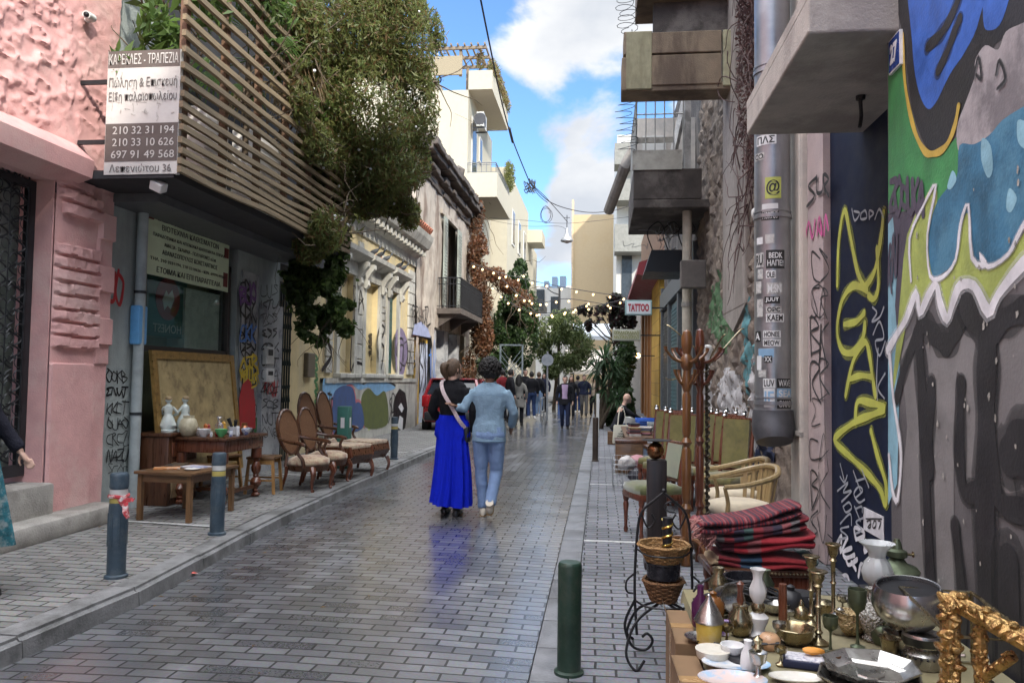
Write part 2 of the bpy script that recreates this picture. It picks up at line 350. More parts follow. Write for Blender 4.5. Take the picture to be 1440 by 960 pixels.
def text(txt, name, m, parent, centre, size, xdir, up, depth=0.002, sx=1.0, align='CENTER', bold=0.0, shear=0.0, width=None, height=None):
    """lettering as a mesh; xdir = reading direction, up = text's up"""
    c = bpy.data.curves.new('t', 'FONT'); c.body = txt; c.size = size; c.align_x = align; c.align_y = 'CENTER'; c.extrude = depth; c.offset = bold; c.shear = shear; c.resolution_u = 3
    o = bpy.data.objects.new('t', c); COL.objects.link(o)
    dg = bpy.context.evaluated_depsgraph_get(); me = bpy.data.meshes.new_from_object(o.evaluated_get(dg)); bpy.data.objects.remove(o); bpy.data.curves.remove(c)
    if width or height:
        xs = [v.co.x for v in me.vertices]; ys = [v.co.y for v in me.vertices]; a0 = (max(xs)+min(xs))/2; b0 = (max(ys)+min(ys))/2
        kx = width/(max(xs)-min(xs)) if width else 1; ky = height/(max(ys)-min(ys)) if height else kx
        for v in me.vertices: v.co.x = (v.co.x-a0)*kx; v.co.y = (v.co.y-b0)*ky
    x = Vector(xdir).normalized(); u = Vector(up).normalized(); n = x.cross(u)
    M = Matrix(((x.x*sx, u.x, n.x, centre[0]), (x.y*sx, u.y, n.y, centre[1]), (x.z*sx, u.z, n.z, centre[2]), (0, 0, 0, 1)))
    me.transform(M); me.name = name; me.materials.clear(); me.materials.append(m)
    o = bpy.data.objects.new(name, me); COL.objects.link(o)
    if parent: attach(o, parent)
    return o
def leaves(name, m, pts, size, parent=None, rng=None, aspect=2.2, droop=0.0, dirs=None, jitter=0.5, fold=True):
    """many small leaf blades, one mesh; pts Nx3 array"""
    P = np.asarray(pts, dtype=np.float32); n = len(P); g = np.random.default_rng(5 if rng is None else rng)
    d = g.normal(size=(n, 3)); 
    if dirs is not None: d = d*jitter+np.asarray(dirs)
    d[:, 2] -= droop; d /= np.linalg.norm(d, axis=1)[:, None]+1e-9
    u = g.normal(size=(n, 3)); s_ = np.cross(d, u); s_ /= np.linalg.norm(s_, axis=1)[:, None]+1e-9
    L = (size*g.uniform(0.55, 1.35, n))[:, None]; W = L/aspect; nn = np.cross(s_, d)*L*0.12
    V = np.empty((n, 4, 3), np.float32); V[:, 0] = P-d*L/2; V[:, 1] = P+s_*W/2+nn; V[:, 2] = P+d*L/2; V[:, 3] = P-s_*W/2+nn
    me = bpy.data.meshes.new(name); me.vertices.add(4*n); me.vertices.foreach_set('co', V.reshape(-1))
    me.loops.add(4*n); me.loops.foreach_set('vertex_index', np.arange(4*n, dtype=np.int32))
    me.polygons.add(n); me.polygons.foreach_set('loop_start', np.arange(0, 4*n, 4, dtype=np.int32)); me.polygons.foreach_set('loop_total', np.full(n, 4, np.int32))
    ms = m if isinstance(m, (list, tuple)) else [m]
    for q in ms: me.materials.append(q)
    if len(ms) > 1: me.polygons.foreach_set('material_index', g.integers(0, len(ms), n).astype(np.int32))
    me.update(); me.validate()
    o = bpy.data.objects.new(name, me); COL.objects.link(o)
    if parent: attach(o, parent)
    return o
def leafmat(name, col, var=0.45):
    m = mat(name, col, 0.5, var=var, scale=2.3)
    if not m.get('lf'):
        m['lf'] = 1; t = m.node_tree; p = t.nodes['Principled BSDF']; o = t.nodes['Material Output']
        tr = t.nodes.new('ShaderNodeBsdfTranslucent'); tr.inputs[0].default_value = (*[min(1, c*1.6) for c in col], 1); mx = t.nodes.new('ShaderNodeMixShader'); mx.inputs[0].default_value = 0.42
        t.links.new(p.outputs[0], mx.inputs[1]); t.links.new(tr.outputs[0], mx.inputs[2]); t.links.new(mx.outputs[0], o.inputs[0])
    return m
def clumps(centres, n, rng, spread=1.0):
    """points in fuzzy ellipsoid clumps: (x,y,z,rx,ry,rz,weight)"""
    C = np.array(centres, dtype=float); g = np.random.default_rng(rng); wt = C[:, 6]/C[:, 6].sum(); k = g.choice(len(C), n, p=wt)
    d = g.normal(size=(n, 3)); d /= np.linalg.norm(d, axis=1)[:, None]; r = g.uniform(0, 1, n)**0.45*spread
    return C[k, :3]+d*r[:, None]*C[k, 3:6]
def chop(P, rng, scale, thr):
    """knock holes in a leaf cloud so what is behind shows through"""
    keep = [mnoise.noise(Vector((p[0]*scale+rng, p[1]*scale, p[2]*scale))) > thr for p in P]
    return P[np.array(keep)]
# SETTING: ground
def kerbX(y):
    ys = (-6, 2.5, 4.9, 7.5, 14.5, 24, 40); xs = (-3.25, -3.15, -3.03, -3.24, -3.3, -3.15, -2.9)
    return float(np.interp(y, ys, xs))
g = B(); g.box(-300, 300, -80, 600, -0.4, -0.06)
tag(g.obj('ground', mat('ground_earth', (0.12, 0.115, 0.105), 0.9)), None, kind='structure')
m_road = pavers('wet_pavers', (0.225, 0.23, 0.245), (0.10, 0.103, 0.112), (0.018, 0.018, 0.018), 1.05)
m_pave_r = pavers('dry_pavers', (0.21, 0.215, 0.235), (0.135, 0.14, 0.155), (0.035, 0.035, 0.037), 0.0)
m_pave_l = pavers('side_pavers', (0.25, 0.245, 0.235), (0.165, 0.162, 0.155), (0.04, 0.038, 0.035), 0.12)
m_kerb = mat('kerb_stone', (0.20, 0.20, 0.20), 0.7, var=0.25, scale=9, bump=0.3, stain=(0.07, 0.07, 0.065), sscale=2.4, samt=0.7)
b = B(); YS = [-6+i*0.5 for i in range(133)]
for i in range(len(YS)-1):
    y0, y1 = YS[i], YS[i+1]; n = 10; x0a, x0b = kerbX(y0)-0.02, kerbX(y1)-0.02
    for j in range(n):
        def zz(t): return 0.02*math.sin(PI*t)*1.0
        t0, t1 = j/n, (j+1)/n
        b.add([(x0a+(-0.36-x0a)*t0, y0, zz(t0)), (x0a+(-0.36-x0a)*t1, y0, zz(t1)), (x0b+(-0.36-x0b)*t1, y1, zz(t1)), (x0b+(-0.36-x0b)*t0, y1, zz(t0))], [(0, 1, 2, 3)])
tag(b.obj('road', m_road, smooth=True), None, kind='structure')
b = B()
y = -5.9
while y < 46:
    l = 0.98; bm = bmesh.new()
    xa, xb = kerbX(y), kerbX(y+l)
    vs = [bm.verts.new(p) for p in ((xa-0.2, y, -0.05), (xa, y, -0.05), (xb, y+l-0.012, -0.05), (xb-0.2, y+l-0.012, -0.05), (xa-0.2, y, 0.119), (xa-0.015, y, 0.118), (xb-0.015, y+l-0.012, 0.118), (xb-0.2, y+l-0.012, 0.119))]
    for f in ((0, 3, 2, 1), (4, 5, 6, 7), (0, 1, 5, 4), (1, 2, 6, 5), (2, 3, 7, 6), (3, 0, 4, 7)): bm.faces.new([vs[i] for i in f])
    bmesh.ops.bevel(bm, geom=[e for e in bm.edges if min(v.co.z for v in e.verts) > 0.1 and set(e.verts) == {vs[5], vs[6]}], offset=0.03, segments=3, affect='EDGES')
    dz = rnd.uniform(-0.006, 0.006); dx = rnd.uniform(-0.006, 0.006)
    for v in bm.verts: v.co.z += dz; v.co.x += dx
    b.bm(bm); y += l
tag(b.obj('kerb', m_kerb, smooth=True), None, kind='structure')
b = B()
for i in range(len(YS)-1):
    y0, y1 = YS[i], YS[i+1]
    b.add([(-7.5, y0, 0.13), (kerbX(y0)-0.2, y0, 0.118), (kerbX(y1)-0.2, y1, 0.118), (-7.5, y1, 0.13)], [(0, 1, 2, 3)])
tag(b.obj('pavement_left', m_pave_l), None, kind='structure')
# flush channel stones and the right-hand pavement
b = B(); y = -5.0
while y < 60:
    b.cbox(-0.355, -0.155, y, y+0.49, -0.05, 0.008+rnd.uniform(-0.003, 0.003), 0.008); y += 0.5
tag(b.obj('gutter', mat('channel_stone', (0.17, 0.175, 0.185), 0.5, var=0.25, scale=7, bump=0.2, stain=(0.06, 0.06, 0.06), samt=0.6), smooth=True), None, kind='structure')
b = B(); b.add([(-0.15, -6, 0.006), (6, -6, 0.02), (6, 62, 0.02), (-0.15, 62, 0.006)], [(0, 1, 2, 3)])
tag(b.obj('pavement_right', m_pave_r), None, kind='structure')
m_line = mat('road_paint', (0.45, 0.45, 0.44), 0.7, var=0.2, scale=30, stain=(0.2, 0.2, 0.2), sscale=20, samt=0.7)
b = B()
for y in (7.42, 11.4, 15.3): b.add([(-0.15, y, 0.011), (1.7, y, 0.016), (1.7, y+0.07, 0.016), (-0.15, y+0.07, 0.011)], [(0, 1, 2, 3)])
for y in (6.95,): b.add([(-4.6, y, 0.131), (-3.5, y-0.1, 0.127), (-3.5, y-0.04, 0.127), (-4.6, y+0.06, 0.131)], [(0, 1, 2, 3)])
for y in (10.6, 14.2): b.add([(-4.7, y, 0.131), (-3.6, y, 0.127), (-3.6, y+0.06, 0.127), (-4.7, y+0.06, 0.131)], [(0, 1, 2, 3)])
tag(b.obj('pavement_marking', m_line), None, kind='structure')

def relief(b, X, y0, y1, z0, z1, step, hf, sgn=1, skip=None):
    """a wall skin on the plane x = X, each point pushed out by hf(y, z)"""
    ny = max(2, int((y1-y0)/step)); nz = max(2, int((z1-z0)/step)); vs = []; fs = []
    for j in range(nz+1):
        for i in range(ny+1):
            y = y0+(y1-y0)*i/ny; z = z0+(z1-z0)*j/nz; vs.append((X+sgn*hf(y, z), y, z))
    for j in range(nz):
        for i in range(ny):
            y = y0+(y1-y0)*(i+.5)/ny; z = z0+(z1-z0)*(j+.5)/nz
            if skip and skip(y, z): continue
            a = j*(ny+1)+i; fs.append((a, a+1, a+ny+2, a+ny+1) if sgn > 0 else (a, a+ny+1, a+ny+2, a+1))
    return b.add(vs, fs)
def fbm(y, z, s, o=0.0, n=4): return mnoise.fractal(Vector((y*s+o, z*s, o*1.7)), 1.0, 2.0, n)
def PX(X): return lambda pts: [oX(x, y, X) for x, y in pts]
def PY(Y): return lambda pts: [oY(x, y, Y) for x, y in pts]
NL, NR, NF = Vector((1, 0, 0)), Vector((-1, 0, 0)), Vector((0, -1, 0))   # outward normals: left facades, right facades, camera-facing
LET = {'A': [[(0, 1), (.45, 0), (.9, 1)], [(.1, .65), (.95, .55)]], 'B': [[(.1, 1), (.1, 0), (.8, .2), (.2, .48), (.95, .72), (.1, 1)]], 'C': [[(.9, .15), (.2, .1), (.1, .8), (.95, .9)]], 'E': [[(.9, .05), (.2, .1), (.55, .48), (.1, .85), (.9, .95)]], 'K': [[(.1, 0), (.15, 1)], [(.9, 0), (.2, .5), (.95, 1)]], 'N': [[(.05, 1), (.2, 0), (.75, 1), (.95, 0)]], 'O': [[(.5, 0), (.05, .5), (.5, 1), (.95, .5), (.5, 0)]], 'R': [[(.1, 1), (.15, 0), (.85, .2), (.2, .5), (.95, 1)]], 'S': [[(.9, .1), (.2, .15), (.8, .6), (.1, .95)]], 'T': [[(0, .05), (1, 0)], [(.5, 0), (.45, 1.1)]], 'U': [[(.05, 0), (.15, .9), (.8, .95), (.95, 0)]], 'Z': [[(.05, .05), (.95, 0), (.1, 1), (1.2, .95)]], 'v': [[(0, .1), (.4, 1), (1, 0)], [(.9, .6), (1.2, 1.1)]]}
LK = sorted(LET)
def tagging(b, pl, nrm, x0, y0, x1, y1, n, wd, rg, slant=0.1):
    """hand-sprayed tag: n letter-like squiggles across the box (sighted corners)"""
    cw = (x1-x0)/n; ya, yb = y0, y1; sl = rg.uniform(-.3, .3); dy = rg.uniform(-.25, .25)*(y1-y0); W = wd*rg.uniform(.6, 1.3); sq = rg.uniform(.55, 1.0)
    for i in range(n):
        j = lambda: rg.uniform(-.13, .13)
        for S in LET[rg.choice(LK)]:
            b.stroke(pl([(x0+cw*(i+(u+j())*1.15+sl*(.5-v)), ya+dy*(i/n-.5)+(yb-ya)*(.5+(v-.5)*sq+j())) for u, v in S]), W*rg.uniform(.8, 1.2), nrm, k=5)
m_black = mat('spray_black', (0.012, 0.012, 0.014), 0.45, var=0.3)
m_whitep = mat('spray_white', (0.72, 0.72, 0.72), 0.5, var=0.1)
m_redp = mat('spray_red', (0.42, 0.03, 0.035), 0.5); m_pinkp = mat('spray_pink', (0.55, 0.12, 0.22), 0.5)
m_bluep = mat('spray_blue', (0.07, 0.2, 0.55), 0.5); m_skyp = mat('spray_sky_blue', (0.16, 0.36, 0.62), 0.5)
m_yelp = mat('spray_yellow', (0.62, 0.45, 0.05), 0.5); m_greenp = mat('spray_green', (0.07, 0.2, 0.08), 0.5); m_purp = mat('spray_purple', (0.16, 0.07, 0.22), 0.5)
# LEFT SIDE, near: pink house
m_pink = mat('pink_stucco', (0.66, 0.37, 0.35), 0.85, var=0.10, scale=5, bump=0.25, bscale=70, stain=(0.70, 0.50, 0.46), sscale=1.6, samt=0.55)
m_stone = mat('pale_stone', (0.36, 0.34, 0.31), 0.8, var=0.2, scale=6, bump=0.3, stain=(0.16, 0.15, 0.13), sscale=2.0, samt=0.6)
m_steel = mat('dark_steel', (0.028, 0.03, 0.034), 0.45, var=0.3, metal=0.3)
XP = -4.95
yp0 = oX(72, 400, XP).y; yp1 = oX(150, 450, XP).y       # pilaster between the opening and the house corner
ph = thing('pink_house', 'pink stuccoed house with rusticated pilaster and ornate iron window grille', 'house', (XP, 5, 0.12), world=True)
b = B(); zt = 3.30
bands = [1.62+i*0.105 for i in range(30)]
def h_pink(y, z):
    am = .35+1.1*max(0, min(1, .5+1.6*fbm(y, z, .8, 7, 2)))
    r = 0.012+am*0.022*max(0, fbm(y, z, 5.4, 2.0, 5)+.15)*(1 if z > 3.35 or y < yp0-0.02 else 0.25)
    if z > 3.35: r += 0.015*abs(fbm(y, z, 1.3, 9.0, 3))+am*.022*(1-min(1, abs(fbm(y, z*1.6, 4.6, 5.0, 4))*2.2))**3
    if z < 3.45 and y > yp0:                               # wavy courses on the pilaster, some plastered over
        q = (z+0.03*fbm(y, z, 2.2, 4.0, 2)-1.62)/0.125; k = math.floor(q); f = q-k
        on = (k*7919 % 10) > 1 and z > 1.6 and (math.sin(k*12.9)+math.sin(y*5+k)) > -1.05
        if on and y < yp1-0.2: r += 0.055*(1 if .16 < f+.06*fbm(y, z, 9, k) < .92 else .15)*min(1, (y-yp0)*9)+.012*fbm(y, z, 12, 2)
        if y > yp1-0.2: r += 0.035*((int(z/0.26) % 2))*1.0+0.02
        if z < 1.62: r = 0.012+0.006*fbm(y, z, 3, 1)+(0.03 if y < yp1-0.22 else 0)
    return r
relief(b, XP, 2.0, yp1, zt, 8.0, 0.022, h_pink, 1); relief(b, XP, yp0, yp1, 0.12, zt+.001, 0.013, h_pink, 1)
b.box(-9, XP-0.0, yp1-0.02, yp1, 0.1, 8.0); b.box(-9, XP-0.55, 2.0, yp1-0.02, zt, 8.0)
b.box(XP-0.30, XP-0.001, yp0-0.015, yp0, 0.12, zt); b.box(XP-0.3, XP-0.001, 2.0, yp0, zt-0.01, zt)
b.box(-9, XP-0.05, -12, 2.0, 0.0, 9.5); b.box(-9, XP-0.6, 2.0, yp1-0.03, 8.0, 9.5)
b.obj('wall', m_pink, ph, smooth=True, ang=60)
b = B()
P = [(XP-.02, 0, zt-0.02), (XP+0.20, 0, zt+0.06), (XP+0.22, 0, zt+0.22), (XP-.02, 0, zt+0.42)]
b.prism([(x, 2.0, z) for x, y, z in P], (0, yp0+0.22-2.0, 0)); b.obj('window_hood', m_pink, ph)
b = B(); b.box(-8, XP+0.12, 2.0, yp1+0.0, 5.62, 5.72); b.box(-8, XP+0.2, 2.0, yp1+0.04, 5.72, 5.95); b.obj('string_course', m_pink, ph)
b = B(); b.cbox(XP-0.3, XP+0.10, 2.0, yp0+0.03, 0.12, 0.56, 0.03); b.cbox(XP+0.02, XP+0.33, 2.0, yp1-0.12, 0.11, 0.29, 0.04); b.obj('sill_step', m_stone, ph, smooth=True)
win = B(); x = XP-0.2
win.box(x-.03, x+.03, yp0-0.09, yp0-0.02, 0.62, zt-0.03); win.box(x-.03, x+.03, 2.1, yp0-0.09, 0.62, 0.72); win.box(x-.03, x+.03, 2.1, yp0-0.09, zt-0.1, zt-0.03)
wf = win.obj('window', m_steel, ph)
b = B(); b.box(x-0.12, x-0.1, 2.1, yp0-0.05, 0.6, zt); b.obj('pane', mat('dim_glass', (0.17, 0.19, 0.17), 0.12, var=0.5, scale=2.0, stain=(0.42, 0.44, 0.40), sscale=1.1, samt=0.75), wf)
b = B(); cs = 0.205; nc = 7; rows = 13
for c in range(nc):
    yc = yp0-0.10-cs*(c+.5)
    for r_ in range(rows):
        zc = 0.75+cs*0.5+r_*cs; f = 1 if (c+r_) % 2 else -1
        S = []
        for k in range(13):
            t = k/12; S.append((x+.02, yc+f*cs*0.42*math.sin(2*PI*t)*(1), zc+cs*0.5*(2*t-1)))
        b.tube(S, 0.009, 5)
        for e in (-1, 1):
            C0 = [(x+.03, yc+e*f*(0.052+0.045*math.cos(a))*1.0, zc+e*0.045+0.045*math.sin(a)) for a in [PI*0.2*q for q in range(9)]]
            b.tube(C0, [0.008, 0.004], 4)
        b.ball((x+.04, yc, zc), 0.018, 1, (0.5, 1, 1))
        b.tube([(x+.03, yc-cs*.5, zc), (x+.035, yc-cs*.25, zc+f*.05), (x+.03, yc, zc)], 0.006, 4, k=3)
b.box(x+.01, x+.03, yp0-0.1, yp0-0.085, 0.7, zt-.1)
for c in range(0, nc+1): b.tube([(x+.02, yp0-0.10-cs*c, 0.72), (x+.02, yp0-0.10-cs*c, zt-.1)], 0.007, 4)
b.obj('grille', m_steel, wf)
# camera on the pink wall
cc = oX(121, 28, XP+0.02); t = thing('security_camera', 'white dome-nosed security camera high on the pink wall', 'camera', cc, world=True)
m_wplas = mat('white_plastic', (0.7, 0.69, 0.66), 0.4, var=0.06)
b = B(); b.tube([cc+Vector((0.0, 0, 0)), cc+Vector((0.05, 0.0, 0.02))], 0.035, 12); b.tube([cc+Vector((.05, .02, .02)), cc+Vector((.09, -.12, -.01))], [0.04, 0.042, 0.036], 14); b.obj('body', m_wplas, t, smooth=True)
b = B(); b.ball(cc+Vector((.093, -.125, -.012)), 0.026, 2); b.obj('lens', m_black, t, smooth=True)

# antique shop building
XS = -5.0
m_grey = mat('grey_render', (0.33, 0.37, 0.36), 0.8, var=0.12, bump=0.25, stain=(0.20, 0.22, 0.21), sscale=1.5, samt=0.5, streak=True)
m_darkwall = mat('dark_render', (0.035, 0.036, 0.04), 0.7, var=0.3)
def ys(px, X=XS): return oX(px, 450, X).y
y_a, y_b, y_c, y_d, y_e, y_f, y_g = yp1, ys(192), ys(204), ys(332), ys(392), ys(424), ys(446)
shop = thing('shop_building', 'grey concrete shop building with dark lintel beam over its display window', 'building', (XS, y_c, 0.12), world=True)
b = B(); b.box(-9, XS, y_a+0.001, y_c, 0.1, 8); b.box(-9, XS-0.0, y_d, y_e, 0.1, 3.3); b.box(-9, XS-0.35, y_e, y_f, 0.1, 3.3)
b.box(-9, XS-0.9, y_c, y_d, 0.1, 3.3); b.obj('wall', m_grey, shop)
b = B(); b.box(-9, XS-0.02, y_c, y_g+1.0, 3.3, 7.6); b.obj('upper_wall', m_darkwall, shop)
b = B(); b.box(XS-0.3, XS+0.58, y_c-0.75, y_d+1.2, 3.27, 3.357); b.obj('lintel', mat('lintel_steel', (0.10, 0.105, 0.11), 0.5, var=0.25), shop)
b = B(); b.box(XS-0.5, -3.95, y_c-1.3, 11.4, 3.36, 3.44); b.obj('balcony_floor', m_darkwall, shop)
b = B(); b.box(XS-0.9, XS+.02, y_c, y_d, 0.1, 0.30); b.obj('doorstep', m_stone, shop)
# display window: frame, glass
wf = B(); xw = XS-0.12
for yy in (y_c+0.05, y_d-0.10): wf.box(xw-.03, xw+.05, yy, yy+0.06, 0.3, 3.02)
wf.box(xw-.03, xw+.05, y_c+.05, y_d-.04, 2.95, 3.02); wf.box(xw-.03, xw+.05, y_c+.05, y_d-.04, 0.3, 0.36); wf.box(xw-.02, xw+.04, y_c+.11, y_d-.1, 1.80, 1.86)
wfo = wf.obj('display_window', mat('window_bronze', (0.06, 0.05, 0.045), 0.4), shop)
gm = bpy.data.materials.new('clear_glass'); gm.use_nodes = True; q = gm.node_tree; q.nodes.remove(q.nodes['Principled BSDF'])
_tr = q.nodes.new('ShaderNodeBsdfTransparent'); _tr.inputs[0].default_value = (.82, .88, .85, 1); _gl = q.nodes.new('ShaderNodeBsdfGlossy'); _gl.inputs['Roughness'].default_value = 0.02
_fr = q.nodes.new('ShaderNodeLayerWeight'); _fr.inputs[0].default_value = .12; _mx = q.nodes.new('ShaderNodeMixShader')
q.links.new(_fr.outputs[1], _mx.inputs[0]); q.links.new(_tr.outputs[0], _mx.inputs[1]); q.links.new(_gl.outputs[0], _mx.inputs[2]); q.links.new(_mx.outputs[0], q.nodes['Material Output'].inputs[0])
b = B(); b.box(xw, xw+.008, y_c+.1, y_d-.1, 0.34, 2.96); b.obj('pane', gm, wfo)
# what stands behind the glass: back board, white cabinet, poster
b = B(); b.box(XS-0.45, XS-0.42, y_c+.05, y_d-.05, 0.3, 2.9); b.obj('back_board', mat('back_board_tan', (0.50, 0.42, 0.30), 0.7, stain=(0.12, 0.13, 0.12), sscale=1.5), shop)
b = B(); y0 = ys(278); b.box(XS-0.40, XS-0.17, y0, y_d-.15, 1.86, 2.62); t = tag(b.obj('wall_cabinet', mat('cabinet_white', (0.78, 0.8, 0.78), 0.5)), 'pale white wall cabinet behind the shop glass', 'cabinet')
pc = oX(236, 425, XS-0.2); t = thing('window_poster', 'teal poster with red disc behind the shop glass, lettering HONEST reversed', 'poster', pc, world=True)
b = B(); b.box(pc.x-.01, pc.x, pc.y-.42, pc.y+.42, pc.z-.42, pc.z+.35); b.obj('sheet', mat('poster_teal', (0.06, 0.16, 0.17), 0.6), t)
b = B(); b.tube([pc+Vector((0.001, 0, .04)), pc+Vector((0.004, 0, .04))], 0.26, 28); b.obj('disc', mat('poster_red', (0.32, 0.05, 0.06), 0.6), t)
b = B(); b.poly([pc+Vector((.007, -.13+.26*u, v)) for u, v in ((0, .02), (.3, .14), (.5, .09), (.8, .16), (1, .05), (.7, -.08), (.45, -.04), (.2, -.1))]); b.obj('print', m_wplas, t)
text('HONEST', 'lettering', m_wplas, t, pc+Vector((.006, 0, -.32)), .14, (0, -1, 0), (0, 0, 1), width=0.6, height=.1, depth=.001)
# banner
m_banner = mat('banner_green', (0.62, 0.72, 0.50), 0.6, var=0.1, scale=2, stain=(.55, .65, .46), samt=.4)
xb = XS+0.02; ya, yb_ = oX(203, 340, xb).y, oX(321, 380, xb).y
za, zb = oX(203, 284, xb).z, oX(203, 384, xb).z
t = thing('shop_banner', 'pale green shop banner with black Greek lettering over the display window', 'banner', (xb, (ya+yb_)/2, zb), world=True)
b = B(); n = 24
for i in range(n):
    f0, f1 = i/n, (i+1)/n; w0, w1 = 0.012*math.sin(f0*9), 0.012*math.sin(f1*9)
    b.add([(xb+w0, ya+(yb_-ya)*f0, zb), (xb+w1, ya+(yb_-ya)*f1, zb), (xb+w1, ya+(yb_-ya)*f1, za), (xb+w0, ya+(yb_-ya)*f0, za),
           (xb+w0-.006, ya+(yb_-ya)*f0, zb), (xb+w1-.006, ya+(yb_-ya)*f1, zb), (xb+w1-.006, ya+(yb_-ya)*f1, za), (xb+w0-.006, ya+(yb_-ya)*f0, za)], [(0, 1, 2, 3), (7, 6, 5, 4), (3, 2, 6, 7), (0, 4, 5, 1)])
b.obj('sheet', m_banner, t, recalc=False)
H_ = za-zb; W_ = yb_-ya; m_ink = mat('banner_ink', (0.02, 0.02, 0.02), 0.6)
for s_, f, h_, wd in (('ΕΙΔΗ ΠΑΛΑΙΟΠΩΛΕΙΟΥ', .86, .115, .78), ('ΒΙΟΤΕΧΝΙΑ ΚΑΘΙΣΜΑΤΩΝ', .72, .085, .68), ('ΠΑΡΑΔΟΣΙΑΚΑ ΚΑΙ ΑΠΟΙΚΙΑΚΑ ΚΑΘΙΣΜΑΤΑ ΕΠΙΠΛΑ', .59, .05, .86), ('ΑΜΑΞΙΑ - ΣΚΑΜΝΙΑ - ΠΟΛΥΘΡΟΝΕΣ κ.λ.π.', .48, .055, .62), ('ΑΘΑΝΑΣΟΠΟΥΛΟΣ ΚΩΝΣΤΑΝΤΙΝΟΣ', .365, .07, .66), ('ΤΗΛ. 210 3231194, 210 3310626 - ΚΙΝ. 6979149568', .235, .055, .9), ('ΕΤΟΙΜΑ ΚΑΙ ΕΠΙ ΠΑΡΑΓΓΕΛΙΑ', .095, .085, .76)):
    text(s_, 'lettering', m_ink, t, (xb+.016, (ya+yb_)/2, zb+f*H_), .1, (0, 1, 0), (0, 0, 1), width=W_*wd, height=H_*h_, depth=.001, bold=.0)
b = B()
for (u, v, a_, c_) in ((.04, .86, .035, .14), (.955, .66, .03, .17), (.95, .2, .03, .24)):
    b.box(xb+.012, xb+.016, ya+W_*(u-a_), ya+W_*(u+a_), zb+H_*(v-c_/2), zb+H_*(v+c_/2))
b.obj('chair_picture', mat('banner_red', (0.16, 0.035, 0.03), 0.6), t)
# strip of grey wall and its grey pipes
for px_, rr, lb, cat in ((196, 0.055, 'grey painted drainpipe between the pink house and the shop window', 'drainpipe'),):
    yy = ys(px_, XS+.07); t = thing('drainpipe', lb, cat, (XS+.07, yy, .12), world=True)
    b = B(); b.tube([(XS+.07, yy, .12), (XS+.07, yy, 8)], rr, 14); b.obj('pipe', mat('pipe_grey', (0.36, 0.4, 0.4), 0.5, stain=(0.2, 0.22, 0.22), samt=0.5), t, smooth=True)
    b = B()
    for z in (1.1, 2.4, 3.6, 4.9): b.tube([(XS+.07, yy, z), (XS+.07, yy, z+.03)], rr+.008, 14)
    b.obj('clamp', m_steel, t)
b = B(); c = oX(188, 455, XS+.06); b.cbox(c.x-.05, c.x+.06, c.y-.0, c.y+.16, c.z-.22, c.z+.2, .02)
tag(b.obj('utility_box', mat('utility_blue', (0.12, 0.34, 0.62), 0.4), smooth=True), 'small sky blue box beside the grey drainpipe', 'utility box')
b = B(); pl = PX(XS+.004); rg = random.Random(3)
tagging(b, pl, NL, 150, 380, 172, 430, 2, .05, rg); o = b.obj('graffiti', m_redp, shop)
b = B(); 
for i in range(7): tagging(b, pl, NL, 149, 520+i*22, 178, 538+i*22, 4, .014, rg)
o = b.obj('graffiti', m_black, shop)
# pillar right of the window, scrawled over
m_wpil = mat('scrawled_plaster', (0.42, 0.43, 0.44), 0.75, var=0.2, stain=(0.1, 0.1, 0.12), sscale=3, samt=0.7, bump=.2)
b = B(); b.box(XS, XS+.03, ys(337), ys(360), .12, 3.0); b.box(XS, XS+.08, ys(364), ys(391), .12, 2.6); b.obj('pillar', m_wpil, shop)
b = B(); pl = PX(XS+.036)
for i in range(9): tagging(b, pl, NL, 337, 395+i*24, 359, 425+i*24, 3, .03, rg)
pl2 = PX(XS+.086)
for i in range(11): tagging(b, pl2, NL, 366, 400+i*20, 389, 416+i*20, 3, .02, rg)
b.obj('graffiti', m_black, shop)
for q, mm in ((400, m_purp), (455, m_bluep), (585, m_greenp)):
    b = B(); b.lift = .006; tagging(b, pl, NL, 337, q, 359, q+26, 3, .045, rg); b.obj('graffiti', mm, shop)
b = B(); b.lift = .004; b.prism(PX(XS+.045)([(336, 605), (336, 560), (341, 540), (349, 532), (356, 545), (359, 570), (359, 602)]), (.003, 0, 0)); tagging(b, pl2, NL, 371, 535, 389, 555, 3, .04, rg); b.obj('graffiti', m_redp, shop)
b = B(); b.lift = .008
for i in range(3): tagging(b, pl, NL, 337, 500+i*10, 362, 530+i*10, 3, .035, rg)
b.obj('graffiti', m_yelp, shop)
for k, (x0, y0, x1, y1, cl, lb) in enumerate(((369, 488, 381, 512, (0.5, 0.5, .48), 'white intercom box on the scrawled shop pillar, upper of two'), (369, 518, 381, 537, (0.62, 0.62, 0.6), 'white meter box on the scrawled shop pillar, lower of two'))):
    c0, c1 = oX(x0, y1, XS+.08), oX(x1, y0, XS+.08)
    t = thing('meter_box', lb, 'box', c0, world=True)
    b = B(); b.cbox(XS+.08, XS+.14, c0.y, c1.y, c0.z, c1.z, .01); b.obj('housing', mat('meter_%d' % k, cl, .5), t)
    b = B(); b.box(XS+.14, XS+.145, c0.y+.06, c1.y-.06, (c0.z+c1.z)/2, c1.z-.04); b.obj('panel', m_steel, t)
